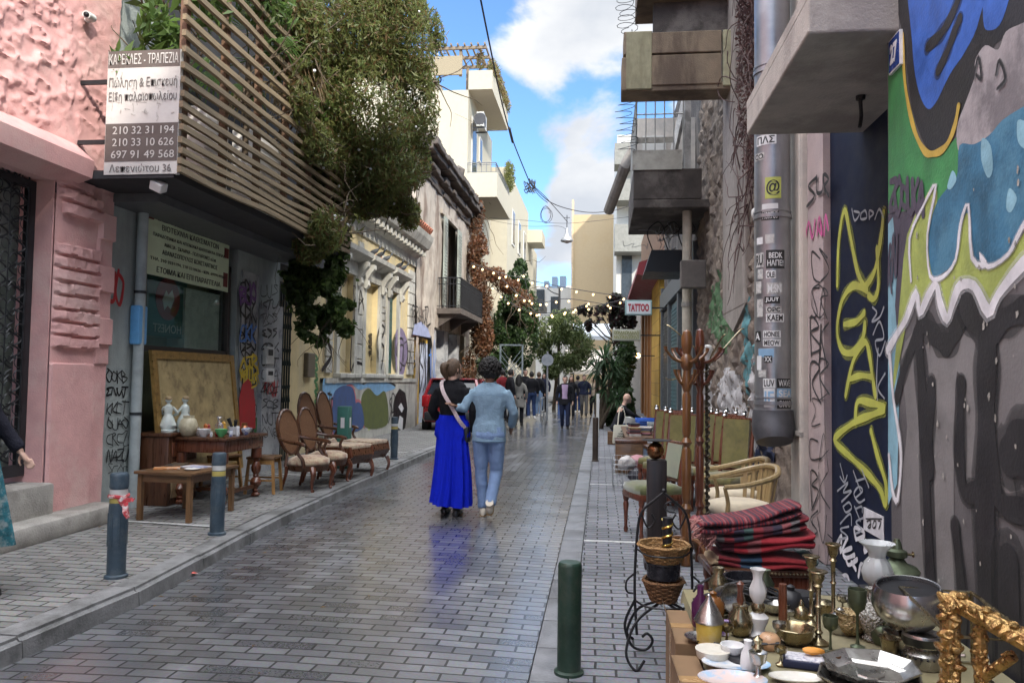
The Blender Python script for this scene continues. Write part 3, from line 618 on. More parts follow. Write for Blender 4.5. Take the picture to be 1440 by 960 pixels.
# doorway with folding gate
t = thing('folding_gate', 'dark green folding metal gate closing the narrow doorway', 'gate', (XS-.2, y_e, .13), world=True)
m_gate = mat('gate_green', (0.035, 0.05, 0.05), 0.5)
b = B(); n = 9
for i in range(n+1): yy = y_e+.02+(y_f-y_e-.04)*i/n; b.box(XS-.2, XS-.17, yy-.008, yy+.008, .14, 3.0)
b.obj('bars', m_gate, t)
b = B()
for zc in (.5, 1.1, 1.7, 2.3):
    for i in range(n):
        a0, a1 = y_e+.02+(y_f-y_e-.04)*i/n, y_e+.02+(y_f-y_e-.04)*(i+1)/n
        b.beam((XS-.165, a0, zc), (XS-.165, a1, zc+.28), .004, .016, (1, 0, 0)); b.beam((XS-.162, a1, zc), (XS-.162, a0, zc+.28), .004, .016, (1, 0, 0))
b.obj('lattice', m_gate, t)
b = B(); b.box(XS-.34, XS-.3, y_e, y_f, .13, 3.1); tag(b.obj('house_door', mat('door_dark', (0.02, 0.025, 0.028), 0.5)), 'dark panelled door behind the folding gate', 'door')
# projecting sign, read from the street
m_sgd = mat('sign_brown', (0.13, 0.11, 0.10), 0.6, var=.15); m_sgw = mat('sign_white', (0.62, 0.61, 0.58), 0.6, var=.08, stain=(.45, .43, .4), sscale=2, samt=.6); m_sgt = mat('sign_ink', (0.16, 0.15, 0.145), 0.6)
YSg = 6.62; pl = PY(YSg); P00, P10, P11, P01 = pl([(146, 246), (249, 246), (257, 73), (155, 73)])
x0, x1, z0, z1 = (P00.x+P01.x)/2-.01, (P10.x+P11.x)/2-.01, P00.z, P01.z; W_ = x1-x0; H_ = z1-z0
t = thing('projecting_sign', 'white and brown hanging sign with Greek lettering and three phone numbers', 'sign', ((x0+x1)/2, YSg, z0), world=True)
b = B(); b.box(x0, x1, YSg, YSg+.05, z0, z1); b.obj('panel', m_sgw, t)
for f0, f1 in ((.865, 1), (.105, .41)): b = B(); b.box(x0+.005, x1-.005, YSg-.004, YSg-.0005, z0+H_*f0, z0+H_*f1); b.obj('band', m_sgd, t)
b = B(); rg = random.Random(9)
for i in range(26):   # cracks in the old film
    u, v = rg.uniform(.05, .9), rg.uniform(.43, .85); p = [Vector((x0+u*W_, YSg-.001, z0+v*H_))]
    for k in range(4): p.append(p[-1]+Vector((rg.uniform(-.03, .06) if i % 2 else rg.uniform(-.012, .012), 0, rg.uniform(-.012, .012) if i % 2 else rg.uniform(-.05, .03))))
    p = [Vector((min(max(q.x, x0+.01), x1-.01), q.y, min(max(q.z, z0+.42*H_), z0+.86*H_))) for q in p]
    b.stroke(p, .004, NF, k=1)
b.obj('crack', mat('crack_grey', (.36, .34, .32), .8), t)
for s_, f, h_, wd, mm in (('ΚΑΡΕΚΛΕΣ - ΤΡΑΠΕΖΙΑ', .932, .085, .95, m_sgw), ('Πώληση & Επισκευή', .735, .10, .93, m_sgt), ('Είδη παλαιοπωλείου', .62, .095, .93, m_sgt), ('210 32 31 194', .355, .062, .84, m_sgw), ('210 33 10 626', .258, .062, .84, m_sgw), ('697 91 49 568', .16, .062, .86, m_sgw), ('Λεπενιώτου 36', .05, .065, .84, m_sgt)):
    text(s_, 'lettering', mm, t, ((x0+x1)/2+(.02 if '1' in s_ or '6' in s_ and '36' not in s_ else 0), YSg-.007, z0+f*H_), .1, (1, 0, 0), (0, 0, 1), width=W_*wd, height=H_*h_, depth=.001, bold=0)
b = B(); b.box(x0-.35, x0, YSg+.015, YSg+.04, z0+.3, z0+.34); b.box(x0-.35, x0, YSg+.015, YSg+.04, z1-.3, z1-.26); b.obj('bracket', m_steel, t)
c = oY(223, 262, YSg+.1); t = thing('floodlight', 'small white floodlight hanging under the projecting sign', 'lamp', c, world=True)
b = B(); b.tube([c+Vector((-.02, 0, .12)), c+Vector((-.02, 0, .03))], .012, 8); b.obj('arm', m_wplas, t)
b = B(); b.obox(c, (.13, .10, .09), (R(25), R(25), 0), .012); b.obj('head', m_wplas, t)
# slatted timber screen of the balcony
m_slat = wood('weathered_slat', (0.225, 0.175, 0.11), 0.7, (1, 30, 1), .35); m_post = mat('rusty_post', (0.16, 0.095, 0.06), 0.8, var=.4, scale=9, stain=(.05, .04, .035), samt=.6)
t = thing('slatted_screen', 'weathered timber slat screen around the balcony over the shop', 'screen', (-3.9, 6.6, 3.44), world=True)
b = B(); z = 3.44; k = 0; rg = random.Random(4)
while z < 6.6:
    yA, yB = 6.6, 11.4; pts = [(-3.88+rg.uniform(-.006, .006), yA+(yB-yA)*i/8, z+rg.uniform(-.008, .008)-.012*math.sin(i*1.3+k)) for i in range(9)]
    for p, q in zip(pts, pts[1:]): b.beam(p, q, .04, .056)
    z += .082+.0065*k+rg.uniform(-.006, .006); k += 1
b.obj('slat', m_slat, t)
yy = 6.72
while yy < 11.4:
    b = B(); b.box(-3.97, -3.905, yy-.035, yy+.035, 3.44, 6.7); b.obj('post', m_post, t); yy += .78
b = B(); z = 3.44; k = 0
while z < 6.6: b.beam((-4.9, 6.6, z), (-3.9, 6.6, z), .03, .035); z += .082+.0065*k; k += 1
for i, (px, py, w_, lb) in enumerate(((282, 185, .5, 'white planter trough behind the slats, nearer one'), (360, 215, .7, 'white planter trough behind the slats, farther one'))):
    c = oX(px, py, -4.3); b = B(); b.cbox(-4.45, -4.1, c.y-w_/2, c.y+w_/2, 3.445, c.z+.2, .03); tag(b.obj('planter_trough', m_wplas, smooth=True), lb, 'planter')
# LEFT SIDE, further: neoclassical house
XY = -5.4
m_yel = mat('ochre_render', (0.55, 0.45, 0.25), 0.85, var=.1, bump=.25, stain=(.40, .37, .30), sscale=1.4, samt=.5, streak=True)
m_trim = mat('plaster_trim', (0.47, 0.46, 0.41), 0.8, var=.14, bump=.3, stain=(.22, .21, .19), sscale=2.2, samt=.65, streak=True)
m_teal = mat('teal_shutter', (0.03, 0.085, 0.085), 0.5, var=.2)
yh = thing('neoclassical_house', 'ochre one-storey neoclassical house with hooded openings and graffiti along its base', 'house', (XY, 17, .12), world=True)
ops = [(15.30, 16.22), (17.02, 18.08), (18.95, 19.8)]; YH0, YH1 = 12.45, 21.7; zs0, zs1 = 1.62, 3.72
b = B(); edges = [YH0]+[v for o in ops for v in o]+[YH1]
for i in range(0, len(edges), 2): b.box(-9, XY, edges[i], edges[i+1], .1, 5.1)
for a, c in ops: b.box(-9, XY, a, c, .1, zs0); b.box(-9, XY, a, c, zs1, 5.1)
b.box(-9, XY-.25, ops[0][0], ops[-1][1], zs0, zs1); b.obj('wall', m_yel, yh)
for a, c in ops[:2]: b = B(); b.box(XY-.22, XY-.13, a+.02, c-.02, zs0, zs1); b.obj('blocked_opening', m_yel, yh)
a, c = ops[2]
for s0, s1 in ((a+.02, (a+c)/2-.01), ((a+c)/2+.01, c-.02)):
    b = B(); b.box(XY-.16, XY-.10, s0, s1, zs0, zs1)
    for k in range(9): b.box(XY-.10, XY-.085, s0+.05, s1-.05, zs0+.1+k*.22, zs0+.24+k*.22)
    b.obj('shutter', m_teal, yh)
for i, (a, c) in enumerate(ops):
    b = B()
    for q in ((a-.20, a), (c, c+.20)): b.box(XY, XY+.06, q[0], q[1], zs0-.02, zs1+.02)
    b.box(XY, XY+.07, a-.22, c+.22, zs1+.02, zs1+.30); b.obj('window_surround', m_trim, yh)
    b = B(); b.cbox(XY, XY+.18, a-.26, c+.26, zs0-.12, zs0-.02, .02); b.obj('window_sill', m_trim, yh)
    hd = B(); hd.prism([(XY+x, a-.34, zs1+z) for x, z in ((0, .30), (.12, .32), (.34, .44), (.36, .54), (0, .60))], (0, c-a+.68, 0)); hd.obj('window_hood', m_trim, yh)
    for q in (a-.24, c+.08):
        cb = B(); cb.prism([(XY+x, q, zs1+z) for x, z in ((.07, -.18), (.12, -.20), (.17, -.12), (.14, .0), (.22, .14), (.30, .24), (.30, .34), (.07, .34))], (0, .16, 0)); cb.obj('console', m_trim, yh)
for q in (14.55, 16.46, 18.30, 20.95):
    b = B()
    for k in range(9): b.cbox(XY, XY+.05, q, q+.34 if q < 20 else q+.68, 1.6+k*.33, 1.6+k*.33+.31, .012)
    b.obj('quoin_pilaster', m_trim, yh)
b = B(); b.box(XY, XY+.10, YH0+1.9, YH1, .12, 1.48); b.box(XY, XY+.13, YH0+1.9, YH1, 1.40, 1.50); b.obj('plinth', m_trim, yh)
b = B(); b.prism([(XY+x, YH0, z) for x, z in ((-.2, 4.72), (.05, 4.72), (.07, 4.95), (.16, 5.02), (.2, 5.14), (.42, 5.22), (.52, 5.42), (.56, 5.56), (-.2, 5.62))], (0, YH1-YH0, 0))
k = YH0+.1
while k < YH1: b.box(XY+.05, XY+.34, k, k+.14, 5.02, 5.16); k += .36
b.obj('cornice', m_trim, yh)
b = B(); b.box(-9, XY-.05, YH0, YH1, 5.6, 6.15); b.obj('parapet', m_trim, yh)
b = B(); rg = random.Random(2)
for i in range(11):
    yy = 19.4+i*.22; b.tube([(XY-.6, yy, 6.15+.3), (XY+.5, yy, 5.72)], .095, 8)
b.obj('roof_tiles', mat('terracotta', (.34, .12, .07), .8, var=.3, stain=(.12, .08, .06), samt=.5), yh)
# graffiti along the base of the house
gx = XY+.104; pl = PX(gx)
def fill(name, m, pts, parent, pl, dx, sg=1):
    b = B(); P = [p+Vector((sg*dx, 0, 0)) for p in smooth_pts(pl(pts), 4, True)]; b.poly(P); return b.obj(name, m, parent)
m_gblue = mat('graffiti_blue', (.055, .095, .22), .6, var=.25); m_ggrn = mat('graffiti_olive', (.11, .13, .045), .6, var=.3); m_gsky = mat('graffiti_lightblue', (.20, .38, .58), .6, var=.2); m_grose = mat('graffiti_rose', (.45, .14, .16), .6); m_glime = mat('graffiti_lime', (.42, .5, .2), .6, var=.2)
fill('graffiti', m_gsky, [(455, 532), (470, 540), (486, 530), (500, 533), (512, 541), (528, 530), (545, 538), (556, 545), (540, 552), (530, 560), (520, 545), (505, 548), (495, 540), (480, 545), (465, 560), (455, 565)], yh, pl, .001)
fill('graffiti', m_gblue, [(470, 615), (468, 560), (476, 545), (488, 542), (497, 548), (500, 575), (492, 600), (489, 612)], yh, pl, .003)
fill('graffiti', m_gblue, [(492, 606), (496, 575), (503, 565), (509, 572), (511, 600)], yh, pl, .003)
fill('graffiti', m_ggrn, [(513, 600), (508, 560), (518, 546), (530, 556), (541, 550), (546, 575), (543, 598)], yh, pl, .002)
b = B(); b.stroke(pl([(468, 612), (467, 560), (476, 545), (488, 541), (498, 549), (500, 580), (492, 600)]), .09, NL); b.stroke(pl([(482, 545), (483, 580), (488, 610)]), .05, NL); b.stroke(pl([(490, 606), (496, 574), (503, 564), (510, 572), (512, 600)]), .09, NL); b.obj('graffiti', m_grose, yh)
b = B(); b.stroke(pl([(520, 552), (524, 575), (519, 600)]), .16, NL); b.stroke(pl([(530, 558), (536, 575), (530, 598)]), .16, NL); b.stroke(pl([(540, 555), (542, 592)]), .1, NL); b.obj('graffiti', m_glime, yh)
b = B(); b.stroke(pl([(454, 600), (457, 560), (466, 538), (480, 532), (498, 536)]), .06, NL); b.stroke(pl([(510, 540), (522, 536), (533, 556), (545, 540), (556, 542)]), .06, NL)
rg = random.Random(12); tagging(b, pl, NL, 456, 548, 470, 600, 3, .05, rg); tagging(b, pl, NL, 546, 550, 555, 600, 2, .05, rg); o = b.obj('graffiti', m_black, yh)
b = B(); pl3 = PX(XY+.055)
b.stroke(pl3([(500, 440), (495, 470), (493, 520), (499, 510), (510, 512)]), .07, NL); b.stroke(pl3([(535, 455), (531, 480), (535, 520), (540, 490), (536, 480), (541, 462), (534, 455)]), .07, NL); b.stroke(pl3([(453, 520), (466, 500), (462, 482)]), .09, NL); b.stroke(pl3([(561, 470), (559, 500), (564, 520), (567, 480), (561, 476)]), .06, NL)
tagging(b, pl3, NL, 556, 470, 578, 525, 4, .05, rg); tagging(b, pl3, NL, 497, 400, 510, 440, 2, .04, rg); tagging(b, pl3, NL, 536, 400, 545, 470, 2, .04, rg)
pn = PX(XY-.126); b.stroke(pn([(526, 470), (519, 472), (523, 480)]), .08, NL)
for k, yy in enumerate((480, 487, 495)): b.stroke(pn([(518, yy-8), (524, yy-3), (518, yy), (525, yy+4)]), .06, NL)
b.stroke(pn([(519, 500), (524, 492), (522, 506), (527, 498)]), .06, NL); b.obj('graffiti', m_black, yh)
fill('graffiti', mat('mauve_paint', (.17, .14, .22), .7, var=.3), [(556, 470), (566, 462), (574, 490), (566, 530), (557, 520)], yh, pl3, -.002)
b = B(); plk = PX(gx+.002); b.poly(plk([(555, 612), (553, 575), (556, 556), (562, 546), (570, 552), (573, 575), (570, 600), (564, 612)])); b.obj('graffiti', m_black, yh)
b = B(); plk = PX(gx+.006); b.poly(plk([(560, 572), (564, 566), (568, 574), (565, 580)])); b.poly(plk([(559, 600), (562, 584), (567, 588), (566, 606)])); b.obj('graffiti', m_whitep, yh)
b = B(); pq = PX(XY+.004)
for i in range(6): b.stroke(pq([(444, 500+i*14), (447, 505+i*14), (442, 508+i*14), (446, 513+i*14)]), .05, NL)
b.obj('graffiti', m_greenp, yh)
c0 = oX(432, 515, XY); b = B(); b.cbox(XY, XY+.09, c0.y-.18, c0.y+.18, c0.z-.2, c0.z+.25, .02)
tag(b.obj('letter_box', mat('dull_bronze', (.13, .11, .08), .5)), 'bronze letter box on the ochre wall beside the dark gateway', 'letter box')
# pigeons along the hoods
def pigeon(loc, rz, label, grp):
    t = thing('pigeon', label, 'pigeon', loc, rz, grp)
    b = B(); b.loft([((0, -.14, .06), .012, .012, (1, 0, 0), (0, 0, 1)), ((0, -.08, .085), .045, .04, (1, 0, 0), (0, 0, 1)), ((0, 0, .10), .062, .062, (1, 0, 0), (0, .1, 1)), ((0, .07, .13), .048, .055, (1, 0, 0), (0, .4, .9)), ((0, .10, .18), .026, .028, (1, 0, 0), (0, 1, .3)), ((0, .105, .215), .027, .03, (1, 0, 0), (0, 1, 0)), ((0, .12, .24), .012, .012, (1, 0, 0), (0, 1, 0))])
    b.tube([(0, .12, .222), (0, .155, .212)], [.008, .003], 6); b.tube([(0, -.12, .065), (0, -.25, .04)], [.03, .045], 8, flat=.3); b.obj('body', mat('pigeon_grey', (.045, .05, .06), .6, var=.5, scale=18), t, smooth=True)
    b = B()
    for s in (-1, 1): b.tube([(s*.02, .02, .06), (s*.022, .03, 0), (s*.022, .05, .002)], .005, 5)
    b.obj('leg', mat('pigeon_leg', (.3, .1, .08), .6), t)
    return t
pg = pigeon((XY+.24, 17.0, zs1+.575), R(-80), 'dark pigeon on the middle window hood, first from the vine', 'pigeons on the window hoods')
for i, (yy, rz, lb) in enumerate(((17.45, -100, 'dark pigeon on the middle window hood, second from the vine'), (18.0, -60, 'dark pigeon on the middle window hood, nearest the teal shutters'), (19.15, -110, 'dark pigeon on the hood over the teal shutters, nearer one'), (19.6, -70, 'dark pigeon on the hood over the teal shutters, farther one'))):
    dup(pg, (XY+.24, yy, zs1+.575), R(rz), lb)

# ruined two-storey house
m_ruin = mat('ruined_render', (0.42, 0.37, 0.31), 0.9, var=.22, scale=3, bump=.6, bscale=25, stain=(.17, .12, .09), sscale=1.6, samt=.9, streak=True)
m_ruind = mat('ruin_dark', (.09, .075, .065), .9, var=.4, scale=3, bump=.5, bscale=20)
m_shut = mat('old_shutter', (.30, .33, .29), .7, var=.2, stain=(.16, .15, .13), samt=.6)
rh = thing('ruined_house', 'derelict two-storey house with crumbling cornice and peeling render', 'house', (XY, 26, .12), world=True)
b = B(); RY0, RY1 = 21.72, 31.0
dz0, dz1 = (25.0, 29.5)      # first-floor opening and ground-floor recess
relief(b, XY+.05, RY0, RY1, .1, 8.3, .16, lambda y, z: .05*fbm(y, z, .9, 3)+.02*fbm(y, z, 4, 8), 1, lambda y, z: (25.6 < y < 27.6 and 4.0 < z < 7.0) or (24.3 < y < 30.0 and z < 3.2) or (22.2 < y < 24.0 and z < 2.9))
b.box(-9, XY-.35, RY0, RY1, .1, 8.3); b.box(-9, XY, RY0-.0, RY0+.01, 5.5, 8.3)
b.obj('wall', m_ruin, rh, smooth=True)
b = B(); rg = random.Random(5)
for (x, z0, z1) in ((.12, 7.6, 7.75), (.30, 7.9, 8.05), (.5, 8.2, 8.36), (.62, 8.36, 8.55)):
    yy = RY0
    while yy < RY1:
        l = rg.uniform(.4, 1.0)
        if rg.random() < .88: b.cbox(XY-.3, XY+x+rg.uniform(-.06, .04), yy, min(RY1, yy+l-.02), z0+rg.uniform(-.02, .02), z1+rg.uniform(-.03, .05), .03)
        yy += l
for i in range(60): b.ball((XY+rg.uniform(-1, .5), rg.uniform(RY0, RY1), 8.5+rg.uniform(0, .35)), rg.uniform(.08, .25), 1, jag=.3, rng=rg)
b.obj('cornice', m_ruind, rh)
b = B(); b.box(-9, XY-.1, RY0+.05, RY1, 8.2, 8.9); b.obj('parapet', m_ruin, rh)
# balcony with iron railing
bal = B(); bal.box(XY, XY+.85, 24.6, 29.3, 3.62, 3.8)
for yy in (24.8, 26.9, 29.0): bal.prism([(XY, yy, 3.62), (XY+.7, yy, 3.62), (XY, yy, 3.15)], (0, .14, 0))
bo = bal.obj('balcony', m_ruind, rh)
b = B()
def rail(b, p, q, h, n, r=.012):
    p = Vector(p); q = Vector(q); u = Vector((0, 0, h)); b.tube([p+u, q+u], r*1.6, 6); b.tube([p+u*.08, q+u*.08], r, 6); b.tube([p+u*.8, q+u*.8], r, 5)
    for i in range(n+1): m_ = p+(q-p)*i/n; b.tube([m_, m_+u], r, 5)
rail(b, (XY+.82, 24.65, 3.8), (XY+.82, 29.25, 3.8), 1.0, 42); rail(b, (XY, 24.65, 3.8), (XY+.82, 24.65, 3.8), 1.0, 7); rail(b, (XY, 29.25, 3.8), (XY+.82, 29.25, 3.8), 1.0, 7)
b.obj('railing', m_steel, bo)
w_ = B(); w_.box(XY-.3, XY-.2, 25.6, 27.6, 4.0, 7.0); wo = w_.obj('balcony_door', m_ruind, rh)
for s0, s1, xo in ((25.1, 25.65, .12), (27.5, 28.2, .14), (26.05, 26.5, -.1)):
    b = B(); b.box(XY+xo, XY+xo+.04, s0, s1, 3.95, 6.95); zz = 4.1
    while zz < 6.8: b.box(XY+xo+.04, XY+xo+.055, s0+.06, s1-.06, zz, zz+.07); zz += .11
    b.obj('shutter', m_shut, wo)
b = B(); b.box(XY+.0, XY+.12, 24.9, 28.4, 7.0, 7.14); b.obj('door_lintel', m_ruin, rh)
for q0, q1 in ((24.3, 24.9), (26.2, 26.9), (28.6, 29.0)): b = B(); b.box(XY-.35, XY-.02, q0, q1, .1, 3.15); b.obj('pier', m_wpil, rh)
b = B(); b.box(XY-.5, XY-.352+.01, 24.3, 30, .1, 3.2); b.obj('recess_dark', m_black, rh)  # black sheet paints in the darkness of the recess under the balcony
b = B(); b.box(XY-.2, XY-.1, 22.2, 24.0, .12, 2.75); gd = b.obj('door', mat('door_yellow', (.55, .36, .06), .6, var=.2, stain=(.35, .2, .03), samt=.4), rh)
b = B(); b.box(XY-.1, XY-.085, 22.95, 23.95, .14, 2.6); b.obj('graffiti_panel', mat('graffiti_pale', (.42, .46, .55), .6, var=.3), gd)
b = B(); pl = PX(XY-.08); rg = random.Random(8)
tagging(b, pl, NL, 590, 475, 603, 560, 3, .1, rg); b.stroke(PX(XY-.092)([(579, 480), (585, 476), (588, 500), (584, 530), (579, 545)]), .08, NL); b.stroke(PX(XY-.092)([(579, 505), (585, 510), (580, 520)]), .07, NL); b.obj('graffiti', m_black, gd)
b = B(); P = PX(XY+.12)([(580, 470), (583, 456), (592, 452), (602, 462), (606, 475)]); b.poly(P); b.obj('graffiti', mat('graffiti_lilac', (.30, .34, .5), .6), rh)
b = B(); pl = PX(XY+.13)
tagging(b, pl, NL, 580, 432, 603, 455, 5, .07, rg); b.obj('graffiti', m_black, rh)
b = B(); tagging(b, pl, NL, 604, 480, 613, 560, 3, .08, rg); b.obj('graffiti', m_bluep, rh)

# cream apartment block and the one behind it
m_cream = mat('cream_render', (0.45, 0.415, 0.325), 0.8, var=.05, bump=.15, stain=(.44, .40, .31), sscale=.6, samt=.5, streak=True)
m_creamd = mat('shade_recess', (.10, .10, .095), .6)
m_white = mat('white_render', (.56, .55, .52), .75, var=.06, stain=(.5, .48, .44), sscale=.7, samt=.4, streak=True)
m_win = mat('window_glass', (.05, .06, .07), .08, var=.3)
ab = thing('apartment_block', 'cream apartment block with solid-fronted balconies and rooftop pergola', 'building', (-7, 34, 0), world=True)
AX = -5.58
b = B(); b.box(-14, AX, 31.02, 38.0, 0, 13.5); b.box(-14, AX-1.5, 31.02, 37, 13.5, 14.3); b.obj('wall', m_cream, ab)
b = B(); b.box(AX, AX+1.27, 31.0, 35.6, 8.98, 9.16); b.box(AX+1.15, AX+1.27, 31.0, 35.6, 9.16, 10.0); b.box(AX, AX+1.15, 31.0, 31.12, 9.16, 10.0); b.box(AX, AX+1.15, 35.5, 35.6, 9.16, 10.0); bo = b.obj('balcony', m_cream, ab)
b = B(); rail(b, (AX+1.2, 31.05, 10.0), (AX+1.2, 35.55, 10.0), .42, 16); rail(b, (AX, 31.05, 10.0), (AX+1.2, 31.05, 10.0), .42, 6); b.obj('railing', mat('rail_grey', (.14, .15, .17), .5), bo)
b = B(); b.box(AX, AX+1.0, 31.0, 36.4, 13.5, 13.7); b.box(AX+.9, AX+1.0, 31.0, 36.4, 13.7, 14.3); b.box(AX, AX+.9, 31.0, 31.1, 13.7, 14.3); b.obj('balcony', m_cream, ab)
for (y0, y1, z0, z1) in ((31.9, 33.1, 10.0, 12.7), (33.9, 34.7, 11.3, 12.5), (31.9, 33.4, 5.4, 8.0), (34.2, 35.3, 5.4, 8.0)):
    b = B(); b.box(AX, AX+.05, y0, y1, z0, z1); f = b.obj('window', m_white, ab); b = B(); b.box(AX+.05, AX+.056, y0+.1, y1-.1, z0+.1, z1-.1); b.obj('pane', m_win, f)
b = B()
for q in (AX-.4, AX-2.2):
    for yy in (31.3, 33.0): b.box(q-.06, q+.06, yy-.06, yy+.06, 14.2, 15.3)
for yy in np.linspace(31.2, 33.2, 3): b.box(AX-2.6, AX+.7, yy-.05, yy+.05, 15.3, 15.42)
for q in np.linspace(AX-2.5, AX+.65, 12): b.box(q-.03, q+.03, 31.0, 33.5, 15.42, 15.5)
b.obj('pergola', mat('pergola_wood', (.22, .17, .12), .8), ab)
b = B(); b.box(-14, AX-.3, 31.1, 31.2, 14.2, 15.0); b.obj('roof_screen', mat('reed_screen', (.30, .25, .17), .9, var=.3, scale=30), ab)
def ac_unit(loc, label, rz=0):
    t = thing('air_conditioner', label, 'air conditioner', loc, rz, 'outdoor units of the cream block')
    b = B(); b.cbox(-.16, .16, -.42, .42, 0, .62, .02); b.obj('casing', mat('ac_white', (.5, .5, .47), .5), t)
    b = B(); b.tube([(0, -.425, .32), (0, -.43, .32)], .25, 20)
    for k in range(5): b.box(-.15, .15, -.432, -.426, .08+k*.11, .1+k*.11)
    b.tube([(.165, -.1, .31), (.17, -.1, .31)], .25, 20); b.obj('grille', mat('ac_dark', (.05, .05, .055), .6), t)
    b = B(); b.box(-.3, .2, -.35, -.31, -.06, 0); b.box(-.3, .2, .31, .35, -.06, 0); b.obj('bracket', m_steel, t)
    return t
c = oY(672, 320, 32.2); ac = ac_unit((c.x, c.y, c.z), 'boxy air conditioner hanging below the solid balcony of the cream block')
c = oY(677, 182, 31.8); dup(ac, (c.x, c.y, c.z), 0, 'boxy air conditioner under the top balcony of the cream block')
n2b = thing('stepped_building', 'pale cream building stretching away behind the apartment block', 'building', (-5, 44, 0), world=True)
b = B(); b.box(-14, -4.75, 38.1, 49, 0, 12.2); b.box(-14, -4.75, 49, 56, 0, 10.6); b.obj('wall', m_cream, n2b)
for yy in (40, 43, 46):
    for zz in (5.2, 8.6):
        b = B(); b.box(-4.75, -4.7, yy, yy+1.1, zz, zz+1.9); f = b.obj('window', m_white, n2b); b = B(); b.box(-4.7, -4.69, yy+.1, yy+1, zz+.1, zz+1.8); b.obj('pane', m_win, f)
b = B(); c = oY(752, 340, 50); b.box(-4.75, c.x+.6, 48.5, 51, c.z-.3, c.z+.5); b.obj('balcony', m_cream, n2b)
b = B(); b.box(-4.75, -4.0, 37, 42, 4.6, 4.75); b.box(-4.1, -4.0, 37, 42, 4.75, 5.7); b.obj('balcony', m_cream, n2b)
c = oY(752, 437, 46); b = B(); b.box(-4.75, c.x+.6, 45, 48, c.z, c.z+.35); b.obj('canopy', m_steel, n2b)
# white parapet wall with lattice gate behind the crowd
c0 = oY(703, 545, 29); c1 = oY(735, 484, 29)
t = thing('lattice_trellis', 'white framed diamond lattice trellis standing behind the crowd', 'trellis', ((c0.x+c1.x)/2, 29, .12), world=True)
m_trel = mat('trellis_white', (.26, .30, .30), .6); b = B()
for q in (c0.x, c1.x): b.box(q-.03, q+.03, 28.97, 29.03, .12, c1.z)
b.box(c0.x, c1.x, 28.97, 29.03, c1.z-.06, c1.z); b.obj('frame', m_trel, t); b = B(); W_ = c1.x-c0.x
for i in range(-9, 10):
    for s in (1, -1):
        p0 = Vector((c0.x+.02, 29+.008*s, .9)); u0 = i*.16; pts = []
        x0_, z0_ = 0, u0; 
        za_, zb_ = .9+u0*1.4, .9+u0*1.4+s*W_*1.3
        pa, pb = Vector((c0.x, 29+.008*s, za_)), Vector((c1.x, 29+.008*s, zb_))
        if min(za_, zb_) > .3 and max(za_, zb_) < c1.z: b.beam(pa, pb, .02, .008, (0, 1, 0))
b.obj('lattice', m_trel, t)
# climbing plants on the left
def pc(px, py, Y, rx, rz, ry, w=1.0):
    c = oY(px, py, Y); k = Y/1080; return (c.x, c.y, c.z, rx*k, ry, rz*k, w)
m_v1 = leafmat('vine_olive', (.14, .155, .05)); m_v2 = leafmat('vine_green', (.095, .13, .038)); m_v3 = leafmat('vine_brown', (.13, .085, .035)); m_v4 = leafmat('vine_yellowgreen', (.14, .15, .045))
m_bamb0 = leafmat('creeper_tip', (.12, .15, .045)); m_bark = mat('bark', (.10, .075, .05), .9, var=.4, scale=12, bump=.5)
def stems(name, starts, n, spread, rg, r0, length, parent, droop=.4, m=m_bark):
    b = B()
    for i in range(n):
        p = Vector(rg.choice(starts)); d = Vector((rg.gauss(0, 1), rg.gauss(0, 1), rg.gauss(-droop, .7))).normalized(); P = [p]
        for k in range(5): d = (d+Vector((rg.gauss(0, .45), rg.gauss(0, .45), rg.gauss(-droop*.3, .35)))).normalized(); p = p+d*length*rg.uniform(.12, .26); P.append(p)
        b.tube(P, [r0, r0*.3], 4, k=2)
    return b.obj(name, m, parent)
vine = thing('flowering_creeper', 'huge feathery green creeper with small white flowers spilling over the slatted screen', 'creeper', oY(450, 330, 12.5), world=True)
CL = [pc(470, 40, 10.6, 80, 75, 1.0, 2.2), pc(550, 60, 11.6, 62, 75, 1.0, 1.8), pc(505, 150, 11.0, 85, 75, 1.0, 2.6), pc(575, 150, 12.0, 45, 70, .9, 1.4), pc(455, 215, 10.6, 36, 60, .7, 1.1), pc(525, 235, 11.6, 72, 52, .9, 1.8), pc(470, 285, 11.0, 32, 40, .6, .8), pc(540, 0, 11.5, 60, 60, 1.0, 1.2), pc(425, 40, 10.2, 36, 75, .7, .9),
      pc(570, 225, 12.4, 38, 45, .7, .8), pc(505, 285, 11.9, 42, 24, .6, .6), pc(608, 115, 12.4, 18, 46, .5, .4), pc(440, 120, 10.3, 30, 60, .7, .9), pc(500, -40, 11, 90, 60, 1.2, 1.2), pc(590, 20, 12.4, 14, 30, .4, .2), pc(548, 285, 12.6, 36, 22, .5, .5), pc(575, 300, 13, 18, 26, .4, .3), pc(432, 50, 9.4, 34, 70, .4, .7), pc(425, 130, 9.2, 26, 50, .3, .4), pc(445, 215, 9.8, 26, 50, .4, .5), pc(450, 300, 10.4, 22, 45, .4, .5), pc(462, 325, 10.0, 34, 34, .4, .7), pc(490, 320, 11, 26, 26, .4, .4), pc(436, 345, 10.0, 24, 30, .3, .4), pc(610, 60, 12.4, 16, 50, .4, .3)]
P = chop(clumps(CL, 125000, 1), 3.3, 1.1, -.16)
P = P[np.random.default_rng(2).permutation(len(P))]
leaves('foliage', [m_v1, m_v1, m_v2, m_v3, m_v4], P, .09, vine, 3, aspect=4.0, droop=.75)
stems('stem', [c[:3] for c in CL], 80, 1, random.Random(3), .014, 1.0, vine, .2)
leaves('young_foliage', [m_v4, m_bamb0, m_v3], chop(clumps(CL, 9000, 77, 1.04), 5, 1.6, -.05), .15, vine, 78, aspect=5, droop=1.2)
